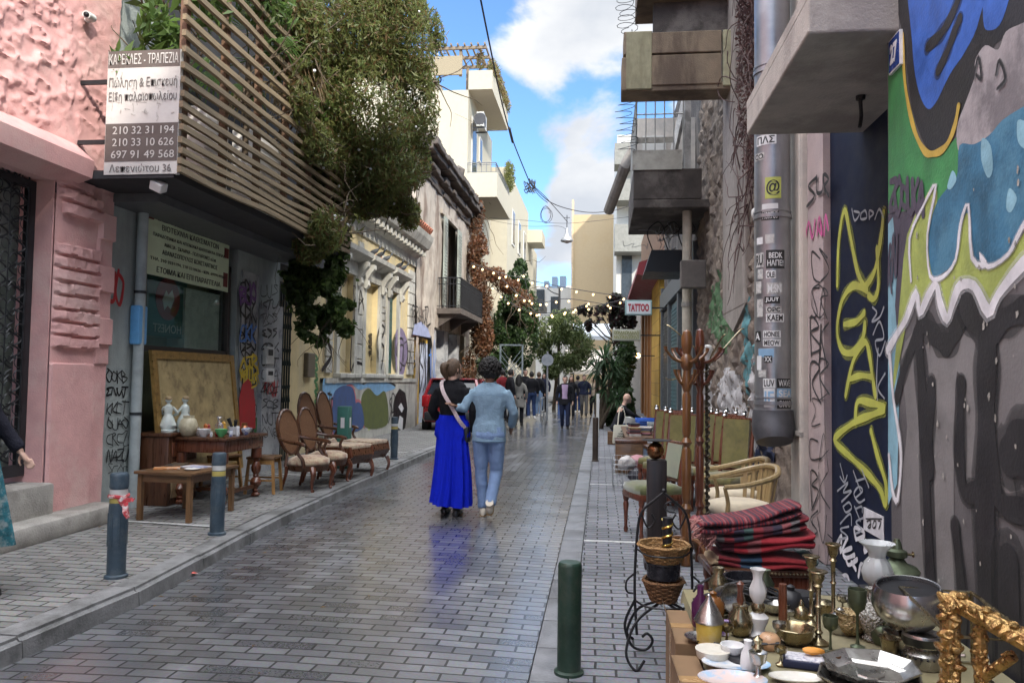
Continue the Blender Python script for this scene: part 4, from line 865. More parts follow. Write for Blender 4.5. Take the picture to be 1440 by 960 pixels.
S = clumps(CL, 230, 8, 1.03); b = B()
for p in S: b.ball(p, .022, 1, jag=.2)
b.obj('flower', m_whitep, vine)
# its trunk stands on the balcony floor
b = B(); p0 = Vector((-4.5, 10.6, 3.44)); b.tube([p0, p0+Vector((.1, .1, .9)), p0+Vector((.35, .2, 1.8)), p0+Vector((.9, .3, 2.9))], [.075, .05, .035], 8, k=4); b.obj('trunk', m_bark, vine, smooth=True)
# dangling broad-leaved strands at the doorway
iv = thing('trailing_climber', 'dark glossy broad-leaved climber trailing down in front of the dark gateway', 'climber', oY(450, 470, 11.8), world=True)
CL = [pc(445, 310, 11.0, 30, 45, .4, 1.4), pc(440, 375, 11.0, 34, 45, .35, 1.8), pc(450, 425, 11.0, 30, 42, .3, 1.5), pc(470, 370, 11.3, 22, 36, .3, .8), pc(436, 448, 11.0, 22, 36, .25, .8), pc(482, 428, 11.2, 20, 9, .15, .22), pc(488, 390, 11.3, 18, 8, .15, .15), pc(450, 470, 11.0, 14, 20, .15, .3), pc(405, 350, 11.0, 26, 40, .3, 1.0), pc(470, 330, 11.3, 26, 30, .3, .7), pc(486, 452, 11.3, 16, 26, .2, .3), pc(415, 405, 11, 18, 40, .25, .5), pc(465, 440, 11, 22, 34, .25, .7)]
P = chop(clumps(CL, 13000, 4), 9.1, 3.6, -.02)
leaves('foliage', [leafmat('ivy_dark', (.042, .07, .018)), leafmat('ivy_mid', (.075, .115, .03)), leafmat('ivy_dark', (.042, .07, .018))], P, .105, iv, 5, aspect=1.35, droop=.9)
stems('stem', [c[:3] for c in CL], 34, 1, random.Random(6), .007, .7, iv, 1.0)
# foliage behind and on the slatted screen
def fan_palm(name, label, cat, c, blades, L, m, rg, group=None, down=.55):
    t = thing(name, label, cat, c, world=True, group=group); c = Vector(c)
    b = B()
    for k in range(blades):
        hub = c; a = 2*PI*k/blades+rg.uniform(-.2, .2); el = rg.uniform(-.5, .9); d = Vector((math.cos(a)*math.cos(el), math.sin(a)*math.cos(el), math.sin(el)))
        hp = [hub, hub+d*L*.4, hub+d*L*.7-Vector((0, 0, .08*L))]; b.tube(hp, .008, 4, k=2)
        f0 = hp[-1]; sd = d.cross(Vector((0, 0, 1))).normalized(); up = sd.cross(d)
        for q in range(-7, 8):
            an = q*.2; e = d*math.cos(an)+sd*math.sin(an); l_ = L*.75*(1-.25*abs(an)/1.4)*rg.uniform(.85, 1.1)
            t1 = f0+e*l_*.55-Vector((0, 0, down*.25*l_)); t2 = f0+e*l_*.95-Vector((0, 0, down*l_*rg.uniform(.7, 1.3))); w_ = L*.028; s2 = e.cross(Vector((0, 0, 1))).normalized()*w_
            b.add([f0, t1-s2, t1+s2, t2], [(0, 1, 2), (1, 3, 2)])
    b.obj('fronds', m, t, recalc=False); 
    b = B(); b.tube([c-Vector((0, 0, 1.2)), c], [.05, .035], 7); b.obj('trunk', m_bark, t)
    return t
rg = random.Random(14); m_palm = leafmat('palm_green', (.075, .13, .035)); m_dead = leafmat('palm_dead', (.26, .19, .10)); m_bamb = leafmat('bamboo_green', (.11, .18, .045))
fan_palm('fan_palm', 'green fan palm poking through the slatted screen', 'palm', oY(350, 85, 8.7), 6, .62, m_palm, rg)
fan_palm('fan_palm', 'withered brown palm fronds hanging at the end of the slats', 'palm', oY(400, 130, 9.6), 7, .62, m_dead, rg, down=1.1)
t = thing('bamboo_plant', 'bright leafy bamboo standing behind the projecting sign', 'plant', oX(222, 60, -4.35), world=True)
CL = [(-4.3, 6.9, 4.9, .22, .2, .28, 1), (-4.5, 6.8, 4.5, .2, .2, .22, .7), (-4.1, 7.3, 5.3, .28, .3, .3, 1), (-4.55, 7.0, 5.5, .2, .3, .4, .8)]
leaves('foliage', [m_bamb, m_palm], clumps(CL, 420, 9), .2, t, 9, aspect=3.6, droop=.5); stems('stem', [(c[0], c[1], c[2]-.5) for c in CL], 10, 1, random.Random(1), .012, .8, t, -1.4)
t = thing('balcony_shrub', 'leafy shrub growing over the top of the slatted screen', 'shrub', (-4.2, 8.6, 5.0), world=True)
CL = [(-4.0, 8.4, 6.0, .35, .7, .4, 1), (-4.1, 9.4, 5.8, .35, .6, .5, 1), (-4.0, 10.6, 5.5, .35, .9, .7, 1.4), (-4.2, 7.6, 6.1, .3, .5, .3, .6)]
leaves('foliage', [m_palm, m_v2, m_bamb], clumps(CL, 2600, 12), .15, t, 10, aspect=3.4, droop=.6); stems('stem', [(c[0]-.2, c[1], c[2]-1.3) for c in CL], 18, 1, random.Random(2), .014, 1.5, t, -1.2)
# rusty dead creeper on the ruined house, and the evergreen one beyond
dv = thing('withered_creeper', 'rust-brown withered creeper hanging down the end of the ruined house', 'creeper', (-5.2, 30.2, .2), world=True)
CL = [pc(668, 300, 30.5, 14, 30, .6, .8), pc(672, 360, 30, 16, 40, .6, 1.2), pc(676, 420, 29.8, 18, 40, .6, 1.4), pc(678, 470, 29.6, 18, 35, .6, 1.3), pc(695, 390, 30.5, 18, 16, .6, .6), pc(715, 402, 31, 18, 12, .5, .5), pc(660, 520, 29.5, 10, 40, .5, .6), pc(735, 420, 32, 16, 16, .5, .3)]
P = chop(clumps(CL, 15000, 21), 5.7, 1.4, -.2)
leaves('foliage', [leafmat('dead_rust', (.16, .065, .032)), leafmat('dead_brown', (.11, .06, .035)), leafmat('dead_tan', (.21, .11, .055))], P, .12, dv, 22, aspect=1.6, droop=.7); stems('stem', [c[:3] for c in CL], 60, 1, random.Random(8), .02, 2.2, dv, .9)
gv = thing('ivy_wall', 'dark green ivy mass covering the wall behind the crowd', 'ivy', (-4.6, 33, .2), world=True)
CL = [pc(728, 400, 34, 18, 26, .6, .8), pc(722, 440, 33.5, 24, 36, .7, 1.5), pc(735, 480, 33.5, 22, 40, .7, 1.6), pc(700, 480, 33, 20, 45, .6, 1.3), pc(748, 455, 34.5, 10, 50, .5, .6), pc(690, 520, 32, 26, 24, .6, .8), pc(732, 375, 35, 10, 12, .4, .2)]
P = chop(clumps(CL, 17000, 31), 2.2, 1.2, -.22)
leaves('foliage', [leafmat('ivy_wall_a', (.03, .06, .018)), leafmat('ivy_wall_b', (.05, .09, .025)), leafmat('ivy_wall_c', (.022, .04, .016))], P, .15, gv, 32, aspect=1.4, droop=.8); stems('stem', [c[:3] for c in CL], 30, 1, random.Random(9), .02, 1.6, gv, .4)
t = thing('roof_planting', 'dry grasses growing along the top balcony of the cream block', 'plants', (-4.7, 33, 14.3), world=True)
CL = [(-4.65, 31.4+i*.75, 14.55+.1*(i % 2), .25, .45, .42, 1) for i in range(7)]+[(-5.2, 31.6, 15, .2, .3, .5, .6)]
leaves('foliage', [m_v4, m_dead, m_v3], clumps(CL, 2600, 41), .22, t, 42, aspect=5, droop=-.5)
t = thing('roof_planting', 'green plant on the railed balcony of the cream block', 'plants', (-4.9, 35.4, 10), world=True)
leaves('foliage', [m_v1, m_v4], clumps([(-4.8, 35.6, 10.6, .3, .6, .5, 1), (-4.6, 37.6, 11.6, .25, 1.0, .8, 1)], 1500, 43), .17, t, 44, aspect=3, droop=.2)
# RIGHT SIDE: painted corner building
XG, YG = 1.57, 4.41
m_gbase = mat('mural_grey', (.125, .118, .122), .6, var=.16, scale=3, bump=.12, bscale=80, stain=(.085, .08, .085), sscale=.9, samt=.6)
gb = thing('mural_building', 'corner building with big black grey and blue graffiti mural beside the junk table', 'building', (XG, 2, 0), world=True)
b = B(); b.box(XG, 9, -14, YG, 0, 3.66); b.box(XG, 9, -14, 6.0, 3.66, 10.5); b.obj('wall', m_gbase, gb)
mg = PX(XG-.001); NG = NR
def gfill(m, pts, d, k=4, name='mural_paint'):
    b = B(); b.poly([p+NR*(d*.35) for p in (smooth_pts(mg(pts), k, True) if k > 1 else mg(pts))]); return b.obj(name, m, gb)
m_mgreen = mat('mural_green', (.06, .25, .085), .55, var=.2, scale=5); m_mblue = mat('mural_blue', (.045, .13, .48), .5, var=.15); m_mblack = mat('mural_black', (.025, .024, .027), .5, var=.3)
m_mteal = mat('mural_teal', (.045, .15, .25), .5, var=.5, scale=4, stain=(.10, .26, .38), sscale=3, samt=.7); m_mlight = mat('mural_palegrey', (.36, .33, .34), .6, var=.25, scale=5, stain=(.12, .11, .12), sscale=3, samt=.7)
m_mlime = mat('mural_lime', (.38, .45, .12), .5, var=.15); m_mwhite = mat('mural_white', (.72, .71, .74), .5, var=.06); m_mamber = mat('mural_amber', (.55, .38, .07), .5, var=.15); m_msky = mat('mural_sky', (.25, .46, .56), .5, var=.2)
m_mgrey2 = mat('mural_midgrey', (.215, .205, .205), .6, var=.15, scale=4, stain=(.13, .12, .125), sscale=2, samt=.6); m_mpurp = mat('mural_mauve', (.085, .07, .10), .6, var=.2)
gfill(m_mblack, [(1262, -60), (1500, -90), (1500, 60), (1415, 50), (1380, 100), (1350, 165), (1325, 208), (1303, 208), (1282, 150), (1272, 60)], .001, 3)
gfill(m_mgreen, [(1249.3, 70), (1268, 44), (1276, 130), (1292, 195), (1308, 217), (1328, 212), (1348, 190), (1350, 250), (1335, 285), (1300, 300), (1280, 330), (1268, 370), (1249.3, 420)], .002, 1)
gfill(m_mblue, [(1281, -60), (1283, 60), (1290, 120), (1303, 152), (1316, 145), (1336, 105), (1358, 72), (1378, 25), (1384, -60)], .003)
gfill(m_mblue, [(1386, -60), (1383, 28), (1392, 43), (1410, 28), (1424, -40)], .003)
gfill(m_mlight, [(1480, 10), (1440, 32), (1415, 45), (1404, 70), (1386, 64), (1372, 85), (1371, 108), (1358, 145), (1346, 180), (1350, 215), (1375, 205), (1395, 192), (1420, 165), (1480, 130)], .004)
gfill(m_mpurp, [(1249.3, 300), (1290, 295), (1300, 330), (1285, 400), (1268, 450), (1249.3, 500)], .003, 1)
gfill(m_msky, [(1249.3, 315), (1256, 305), (1262, 380), (1259, 430), (1266, 520), (1262, 680), (1249.3, 710)], .004, 1)
gfill(m_mlime, [(1262, 470), (1268, 400), (1276, 330), (1300, 280), (1316, 258), (1318, 290), (1308, 330), (1312, 385), (1326, 388), (1345, 365), (1353, 310), (1364, 290), (1370, 370), (1395, 374), (1425, 352), (1500, 240), (1500, 330), (1440, 372), (1410, 402), (1392, 440), (1372, 400), (1350, 400), (1335, 450), (1317, 405), (1295, 440), (1290, 415), (1275, 455), (1255, 560)], .005, 2)
gfill(m_mteal, [(1350, 205), (1346, 250), (1330, 268), (1316, 290), (1306, 335), (1312, 388), (1326, 384), (1344, 366), (1352, 322), (1362, 300), (1370, 362), (1392, 372), (1416, 358), (1440, 322), (1500, 225), (1500, 130), (1420, 162), (1392, 190), (1370, 203)], .006)
gfill(m_msky, [(1436, 168), (1431, 182), (1434, 202), (1448, 210), (1470, 190)], .008)
gfill(m_msky, [(1382, 195), (1381, 225), (1390, 250), (1397, 238), (1394, 205)], .008); gfill(m_msky, [(1340, 240), (1333, 262), (1338, 266), (1346, 252)], .008); gfill(m_msky, [(1420, 265), (1416, 292), (1423, 298), (1431, 278)], .008)
for pts in ([(1268, 500), (1290, 470), (1298, 560), (1304, 700), (1312, 960), (1280, 960), (1268, 700), (1276, 600)], [(1300, 460), (1322, 482), (1338, 486), (1352, 458), (1378, 500), (1381, 560), (1382, 680), (1365, 692), (1354, 640), (1352, 540), (1344, 540), (1342, 740), (1352, 900), (1345, 960), (1326, 960), (1318, 800), (1310, 560)], [(1404, 470), (1440, 445), (1500, 430), (1500, 620), (1425, 640), (1430, 700), (1412, 690), (1400, 640), (1397, 540)]):
    gfill(m_mgrey2, pts, .003, 3)
b = B(); b.lift = .0025; hb = B(); hb.lift = .0018
for pts, wd in (([(1305, 66), (1322, 50), (1338, 24), (1352, -10)], .055), ([(1320, 100), (1332, 75), (1342, 48), (1350, 28)], .055), ([(1262, 560), (1272, 520), (1290, 470)], .07), ([(1296, 452), (1310, 465), (1322, 478), (1334, 484), (1346, 462), (1362, 428)], .10), ([(1292, 470), (1298, 560), (1304, 700), (1316, 960)], .10), ([(1311, 540), (1308, 600), (1308, 660)], .09), ([(1353, 540), (1351, 640), (1358, 690), (1383, 688)], .08), ([(1362, 430), (1386, 470), (1388, 560), (1386, 700), (1392, 960)], .14), ([(1440, 436), (1410, 452), (1392, 480)], .10), ([(1395, 480), (1393, 560), (1400, 680), (1420, 714), (1470, 716)], .09), ([(1423, 640), (1440, 630), (1500, 620)], .2), ([(1420, 790), (1422, 960)], .16), ([(1345, 740), (1355, 850), (1352, 960)], .08), ([(1372, 110), (1378, 80), (1382, 110), (1375, 105)], .012), ([(1403, 105), (1408, 85), (1416, 110), (1405, 125)], .012)):
    b.stroke(mg(pts), wd, NG); hb.stroke(mg(pts), wd*1.45, NG)
b.obj('mural_outline', m_mblack, gb); hb.obj('overspray', mat('mist_black', (.03, .03, .032), .6, alpha=.45), gb)
b = B(); b.lift = .006; hb = B(); hb.lift = .0055
for pts, wd in (([(1250.5, 492), (1264, 468), (1276, 448), (1290, 412), (1295, 440), (1306, 418), (1318, 400), (1324, 426), (1334, 449), (1342, 425), (1352, 402), (1372, 402), (1392, 438), (1406, 414), (1440, 372), (1500, 320)], .05), ([(1283, 395), (1281, 335), (1300, 290), (1318, 260), (1306, 330), (1310, 388), (1328, 389), (1346, 365), (1353, 315), (1364, 288), (1369, 362), (1390, 373), (1380, 358), (1392, 375), (1420, 358), (1440, 320), (1500, 220)], .02), ([(1253, 500), (1258, 560), (1266, 610), (1269, 650), (1264, 702), (1257, 690), (1252, 640)], .03)):
    b.stroke(mg(pts), wd, NG, k=3); hb.stroke(mg(pts), wd*1.7, NG, k=3)
b.obj('mural_highlight', m_mwhite, gb); hb.obj('overspray', mat('mist_white', (.7, .7, .72), .6, alpha=.3), gb)
b = B(); b.lift = .0035; b.stroke(mg([(1270, 50), (1274, 120), (1286, 180), (1301, 212), (1315, 216), (1331, 206), (1343, 180), (1349, 150)]), .035, NG); b.obj('mural_paint', m_mamber, gb)
b = B(); b.lift = .0035; rg = random.Random(5)
tagging(b, mg, NG, 1252, 255, 1300, 300, 6, .03, rg); tagging(b, mg, NG, 1251, 330, 1262, 400, 2, .03, rg); b.obj('mural_tag', m_mpurp, gb)
b = B(); b.lift = .014; rg = random.Random(15)
for i in range(46):
    x, y = rg.uniform(1270, 1440), rg.uniform(230, 940); c = mg([(x, y)])[0]; r_ = rg.uniform(.004, .012); b.poly([c+NR*(.008+i*1e-5)+Vector((0, r_*math.cos(a)*rg.uniform(.5, 1.3), r_*1.5*math.sin(a)*rg.uniform(.6, 1.3))) for a in [PI*q/4 for q in range(8)]])
b.obj('chipped_plaster', m_stone, gb)
# balcony slab over the recess
b = B(); b.cbox(1.1, 2.6, 4.24, 6.0, 3.44, 3.64, .012)
b.box(1.1, 1.22, 4.24, 6.0, 3.635, 3.70); m_slabc = mat('slab_concrete', (.44, .40, .36), .85, var=.14, bump=.3, stain=(.26, .23, .21), sscale=1.3, samt=.7); b.obj('balcony_slab', m_slabc, gb)
c = oZ(1210, 135, 3.44); b = B(); b.tube([c, c-Vector((0, 0, .05)), c+Vector((.02, .05, -.12)), c+Vector((.0, .02, -.20))], .012, 6, k=3); b.tube([c, c-Vector((0, 0, .025))], .03, 8); b.obj('cut_wire', m_black, gb)
# house number
c0, c1 = oX(1252.5, 106, XG-.012), oX(1267, 52, XG-.012); t = thing('number_plate', 'blue enamel house number plate reading 27', 'sign', c0, world=True)
yc_, zc_ = (c0.y+c1.y)/2, (c0.z+c1.z)/2+.02; hw, hh = abs(c0.y-c1.y)/2*.95, .085
b = B(); b.box(XG-.02, XG-.004, yc_-hw-.008, yc_+hw+.008, zc_-hh-.008, zc_+hh+.008); b.obj('rim', m_mwhite, t); b = B(); b.box(XG-.023, XG-.0195, yc_-hw, yc_+hw, zc_-hh, zc_+hh); b.obj('plate', mat('enamel_blue', (.02, .05, .22), .25), t)
text('27', 'lettering', m_mwhite, t, (XG-.0245, yc_, zc_), .1, (0, -1, 0), (0, 0, 1), width=hw*1.35, height=.11, depth=.001, bold=.004)
# recessed navy door with its graffiti
XD = 1.95
rd = thing('recessed_doorway', 'navy blue doorway sprayed with tall yellow-green letters', 'doorway', (XD, 5.6, 0), world=True)
yA, yB = oX(1169, 500, XD).y, YG
b = B(); b.box(XD, XD+.1, yB+.002, yA, .02, 5.2); m_navy = mat('navy_paint', (.010, .015, .036), .6, spec=.2, var=.25, stain=(.02, .03, .06), samt=.5); b.obj('door', m_navy, rd)
pd = PX(XD-.002); mk = lambda n, mm, S: None
m_spl = mat('spray_lime', (.50, .52, .10), .45, var=.15); b = B(); b.lift = .003; hb = B()
for pts, wd in (([(1178, 400), (1180, 340), (1188, 296), (1196, 330), (1206, 380), (1217, 405)], .07), ([(1216, 405), (1231, 380), (1240, 330), (1243, 300)], .065), ([(1234, 350), (1236, 400), (1230, 420), (1222, 415)], .06), ([(1220, 408), (1200, 402), (1184, 425), (1178, 465), (1185, 492), (1200, 495), (1214, 475), (1217, 455)], .07), ([(1216, 440), (1205, 452), (1188, 456)], .06), ([(1190, 556), (1200, 510), (1215, 482), (1222, 490), (1228, 530), (1232, 556)], .065), ([(1194, 534), (1210, 528), (1228, 530)], .055), ([(1204, 594), (1207, 565), (1225, 566), (1245, 573), (1230, 582), (1205, 592), (1178, 612), (1176, 622), (1200, 645), (1225, 670), (1240, 690), (1246, 710), (1247, 680), (1235, 640), (1226, 606)], .065)):
    b.stroke(pd(pts), wd*.85, NR); hb.stroke(pd(pts), wd*1.5, NR)
b.obj('graffiti', m_spl, rd); hb.obj('overspray', mat('mist_lime', (.42, .45, .09), .6, alpha=.35), rd)
b = B(); rg = random.Random(20); b.lift = .01
for s_, pts in (('h', [(1202, 662), (1212, 690)]), ('h', [(1214, 660), (1224, 685)]), ('h', [(1206, 676), (1219, 672)]), ('e', [(1205, 700), (1215, 690), (1210, 684), (1203, 694), (1210, 706), (1218, 702)]), ('r', [(1204, 712), (1212, 732)]), ('r', [(1206, 715), (1214, 712), (1215, 720)]), ('s', [(1216, 728), (1206, 734), (1214, 744), (1206, 750)]), ('m', [(1180, 690), (1195, 678), (1188, 692), (1200, 690), (1186, 705)]), ('o', [(1188, 712), (1196, 706), (1200, 714), (1192, 720), (1188, 712)]), ('a', [(1184, 736), (1198, 722), (1200, 738)]), ('s', [(1196, 740), (1184, 744), (1194, 754), (1182, 758)]), ('arrow', [(1184, 652), (1188, 668), (1190, 676)]), ('arrow', [(1184, 670), (1190, 678), (1194, 668)]), ('tag', [(1230, 432), (1236, 440), (1229, 452), (1240, 446), (1246, 432)]), ('tag', [(1231, 470), (1240, 452), (1246, 475), (1234, 480), (1240, 500), (1248, 480)]), ('tag', [(1238, 490), (1236, 530), (1237, 562)]), ('tag', [(1248, 525), (1238, 545), (1247, 560)]), ('b', [(1201, 294), (1205, 310), (1212, 300), (1204, 297)]), ('o', [(1214, 300), (1220, 296), (1222, 306), (1214, 308), (1214, 300)]), ('e', [(1226, 306), (1232, 300), (1226, 296), (1226, 308)]), ('a', [(1234, 308), (1240, 294), (1246, 306)])):
    b.stroke(pd(pts), .017, NR)
b.obj('graffiti', mat('spray_silver', (.34, .36, .40), .4), rd)
b = B(); b.lift = .012
for pts in ([(1206, 758), (1204, 742), (1216, 746), (1217, 754), (1206, 758)], [(1220, 760), (1218, 776), (1226, 768), (1226, 782), (1236, 766)], [(1176, 772), (1186, 752), (1184, 776), (1194, 756)], [(1200, 770), (1188, 776), (1192, 784), (1204, 780)], [(1192, 784), (1196, 794), (1208, 786)], [(1200, 790), (1206, 800)], [(1210, 810), (1214, 792), (1222, 806)], [(1180, 816), (1192, 808), (1196, 818), (1184, 826), (1200, 830)]):
    b.stroke(pd(pts), .035, NR)
b.obj('graffiti', m_mwhite, rd)
c0, c1 = pd([(1215, 744), (1243, 726)]); b = B(); b.box(XD-.006, XD-.002, min(c0.y, c1.y), max(c0.y, c1.y), c0.z, c1.z); st = b.obj('sticker', m_mwhite, rd); b = B(); P_ = PX(XD-.008)
for pts in ([(1219, 733), (1224, 731), (1224, 741), (1220, 741), (1224, 736)], [(1229, 732), (1227, 741), (1231, 741), (1232, 733), (1229, 732)], [(1235, 732), (1239, 733), (1236, 743)], [(1218, 729), (1240, 729)]): b.stroke(P_(pts), .012, NR, k=2)
b.obj('print', m_mblack, st)
# pilasters between the doorway and the duct
yC = oX(1136, 500, XD-.06).y; yD = oX(1112, 500, XD-.1).y
m_pinkpil = mat('pilaster_pinkish', (.46, .37, .36), .75, var=.12, bump=.2, stain=(.30, .25, .26), samt=.5, sscale=3); m_creampil = mat('pilaster_cream', (.55, .50, .44), .75, var=.08, bump=.2, stain=(.25, .25, .25), sscale=1.6, samt=.4)
t = thing('pilaster', 'pinkish pilaster covered in black scrawls beside the navy doorway', 'pilaster', (XD-.06, yA, 0), world=True)
b = B(); b.box(XD-.06, XD+.4, yA+.002, yC-.01, .02, 6.5); b.obj('shaft', m_pinkpil, t)
b = B(); pp = PX(XD-.064); rg = random.Random(31)
for y0 in range(345, 800, 52): tagging(b, pp, NR, 1139, y0, 1165, y0+60, 2, .02, rg)
b.stroke(pp([(1152, 400), (1143, 408), (1143, 430), (1152, 446), (1160, 440), (1162, 420), (1158, 405), (1152, 400)]), .015, NR)
for pts in ([(1149, 250), (1138, 262), (1147, 275), (1136, 290)], [(1150, 248), (1150, 270), (1158, 268), (1159, 246)], [(1162, 272), (1160, 246), (1167, 252), (1161, 262), (1167, 275)]): b.stroke(pp(pts), .03, NR)
b.obj('graffiti', m_mblack, t)
b = B(); b.lift = .006; hb = B(); hb.lift = .0055
for pts in ([(1133, 340), (1138, 312), (1143, 335), (1147, 310)], [(1150, 330), (1153, 305), (1157, 330), (1152, 322)], [(1160, 330), (1162, 302), (1166, 322)]): b.stroke(pp(pts), .035, NR)
b.obj('graffiti', mat('spray_magenta', (.55, .10, .28), .5), t)
t = thing('pilaster', 'cream painted pilaster between the scrawled one and the steel duct', 'pilaster', (XD-.1, yC, 0), world=True)
b = B(); b.box(XD-.1, XD+.4, yC, yD, .02, 7.5); b.tube([(XD-.1, yC+.03, .02), (XD-.1, yC+.03, 7.5)], .03, 8); b.obj('shaft', m_creampil, t)
b = B(); b.box(XD-.13, XD-.101, yC, yD, 1.05, 1.09); b.obj('band', m_stone, t)
# big sheet-metal duct plastered with stickers
DX, DY, DR = 1.645, 7.65, .168
m_zinc = mat('zinc_duct', (.36, .37, .39), .38, var=.14, scale=5, metal=.75, stain=(.22, .22, .24), sscale=2, samt=.5, streak=True)
t = thing('sheet_metal_duct', 'fat sheet-metal duct plastered with stickers, ending in an elbow', 'duct', (DX, DY, 0), world=True)
b = B(); b.tube([(DX, DY, 1.26), (DX, DY, 9)], DR, 28); b.obj('pipe', m_zinc, t, smooth=True)
b = B()
for z in (1.33, 3.12, 4.55, 6.6): b.tube([(DX, DY, z), (DX, DY, z+.035)], DR+.012, 28); b.tube([(DX, DY, z+.06), (DX, DY, z+.075)], DR+.008, 28)
b.obj('seam', m_zinc, t, smooth=True)
b = B(); b.tube([(DX, DY, 1.28), (DX-.0, DY, 1.18), (DX+.0, DY-.03, 1.08), (DX+.0, DY-.07, .98)], [DR+.018, DR+.025, DR+.03, DR+.0], 24); b.obj('elbow', mat('dull_zinc', (.10, .10, .11), .5, var=.3, metal=.4), t, smooth=True)
rg = random.Random(77)
def sticker(px0, py0, px1, py1, m, words=None, ink=None, noise_n=0):
    """curved sticker wrapped on the duct"""
    z0 = oY(px0, py1, DY-DR*.8).z; z1 = oY(px0, py0, DY-DR*.8).z
    vd = math.atan2(-DX, -DY) ; xm = 1088.5; 
    a0 = math.asin(max(-.97, min(.97, (px0-xm)/24.5))); a1 = math.asin(max(-.97, min(.97, (px1-xm)/24.5)))
    base = math.atan2(-DY, -DX)         # direction to the viewer
    b = B(); n = 6; r_ = DR+.002+rg.uniform(0, .0012)
    vs = []
    for i in range(n+1):
        an = base+(a0+(a1-a0)*i/n)
        for z in (z0, z1): vs.append((DX+r_*math.cos(an), DY+r_*math.sin(an), z))
    b.add(vs, [(2*i, 2*i+2, 2*i+3, 2*i+1) for i in range(n)]); s_ = b.obj('sticker', m, t, smooth=True)
    if words:
        k = B(); 
        c = bpy.data.curves.new('t', 'FONT'); c.body = words; c.size = 1; c.align_x = 'CENTER'; c.align_y = 'CENTER'; c.offset = .02
        o = bpy.data.objects.new('t', c); COL.objects.link(o); me = bpy.data.meshes.new_from_object(o.evaluated_get(bpy.context.evaluated_depsgraph_get())); bpy.data.objects.remove(o); bpy.data.curves.remove(c)
        xs = [v.co.x for v in me.vertices]; yy_ = [v.co.y for v in me.vertices]
        for v in me.vertices:
            u = (v.co.x-min(xs))/(max(xs)-min(xs)); w_ = (v.co.y-min(yy_))/(max(yy_)-min(yy_)); an = base+a0+(a1-a0)*(.08+.84*u); rr = r_+.0022; v.co = Vector((DX+rr*math.cos(an), DY+rr*math.sin(an), z0+(z1-z0)*(.14+.72*w_)))
        me.name = 'print'; me.materials.clear(); me.materials.append(ink); o = bpy.data.objects.new('print', me); COL.objects.link(o); attach(o, s_)
    return s_
m_stw = mat('sticker_white', (.66, .66, .66), .5, var=.08); m_stk = mat('sticker_black', (.03, .03, .03), .5); m_sty = mat('sticker_yellow', (.45, .48, .12), .5); m_stb = mat('sticker_blue', (.25, .42, .6), .5); m_stp = mat('sticker_pale', (.5, .49, .47), .6, var=.15, scale=30, stain=(.25, .24, .24), sscale=20, samt=.8)
for a in ((1068, 190, 1094, 204, m_stw, 'ΠΛΣ', m_stk), (1066, 214, 1078, 224, m_stp, 'CO', m_stk), (1079, 250, 1100, 280, m_sty, '@', m_stk), (1075, 287, 1096, 298, m_stw), (1074, 297, 1097, 310, m_stk, 'HORTUS', m_stw), (1080, 352, 1104, 378, m_stk, 'BEDK\nНАПЕ!', m_stw), (1080, 381, 1093, 392, m_stw, 'OLEI', m_stk), (1067, 355, 1077, 375, m_stp, 'RU', m_stk), (1081, 398, 1101, 414, m_stp, 'M:SN', m_stw), (1078, 417, 1098, 427, m_stk, 'JUUT', m_stw), (1080, 431, 1100, 440, m_stp, 'ОРС', m_stk), (1080, 441, 1103, 453, m_stw, 'KAEM', m_stk), (1076, 465, 1099, 475, m_stw, 'HONEE', m_stk), (1076, 477, 1099, 487, m_stw, 'MEOW', m_stk), (1066, 465, 1073, 480, m_stk, 'A', m_stw), (1068, 333, 1076, 343, m_stw), (1079, 330, 1091, 343, m_stp), (1067, 395, 1074, 412, m_stp), (1070, 490, 1090, 502, m_stb), (1077, 500, 1088, 510, m_stk, 'XX', m_stw), (1076, 532, 1092, 545, m_stw, 'LUV', m_stk), (1094, 532, 1111, 545, m_stk, 'WAVE', m_stw), (1094, 546, 1112, 560, m_stb, 'SEA', m_stw), (1077, 546, 1091, 572, m_stw, 'IF', m_stb), (1094, 561, 1112, 574, m_stk, 'OMAD', m_stw), (1068, 420, 1076, 445, m_stp), (1069, 378, 1076, 392, m_stp), (1068, 500, 1074, 520, m_stw), (1070, 585-65, 1080, 530, m_stp)):
    sticker(*a)
# rough stone house with overhanging concrete balconies
XR = 1.97
m_rub = mat('rubble_stone', (.21, .165, .13), .95, var=.4, scale=7, bump=.8, bscale=18, stain=(.11, .085, .075), sscale=1.4, samt=.8)
m_conc = mat('stained_concrete', (.21, .16, .11), .9, var=.25, scale=3, bump=.35, stain=(.085, .06, .045), sscale=1.3, samt=.85, streak=True)
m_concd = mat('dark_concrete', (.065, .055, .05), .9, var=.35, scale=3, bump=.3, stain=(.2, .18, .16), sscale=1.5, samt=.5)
sh = thing('stone_house', 'rough rubble stone house with stained concrete balconies overhead', 'house', (XR, 12, 0), world=True)
def h_rub(y, z):
    v = mnoise.voronoi(Vector((y*3.3, z*5.0+.25*fbm(y, z, 2, 6), 3.0)))[0]; return .02+.16*min(.5, (v[1]-v[0]))*.8+.03*fbm(y, z, 5, 4)+.05*fbm(y, z, .8, 1)
b = B(); relief(b, XR, 8.25, 15.6, 0, 9.5, .055, h_rub, -1); b.box(XR+.05, 9, 7.9, 15.6, 0, 9.5); b.obj('wall', m_rub, sh, smooth=True)
yE, yF = oX(1050, 400, XR-.1).y, oX(1018, 400, XR-.1).y
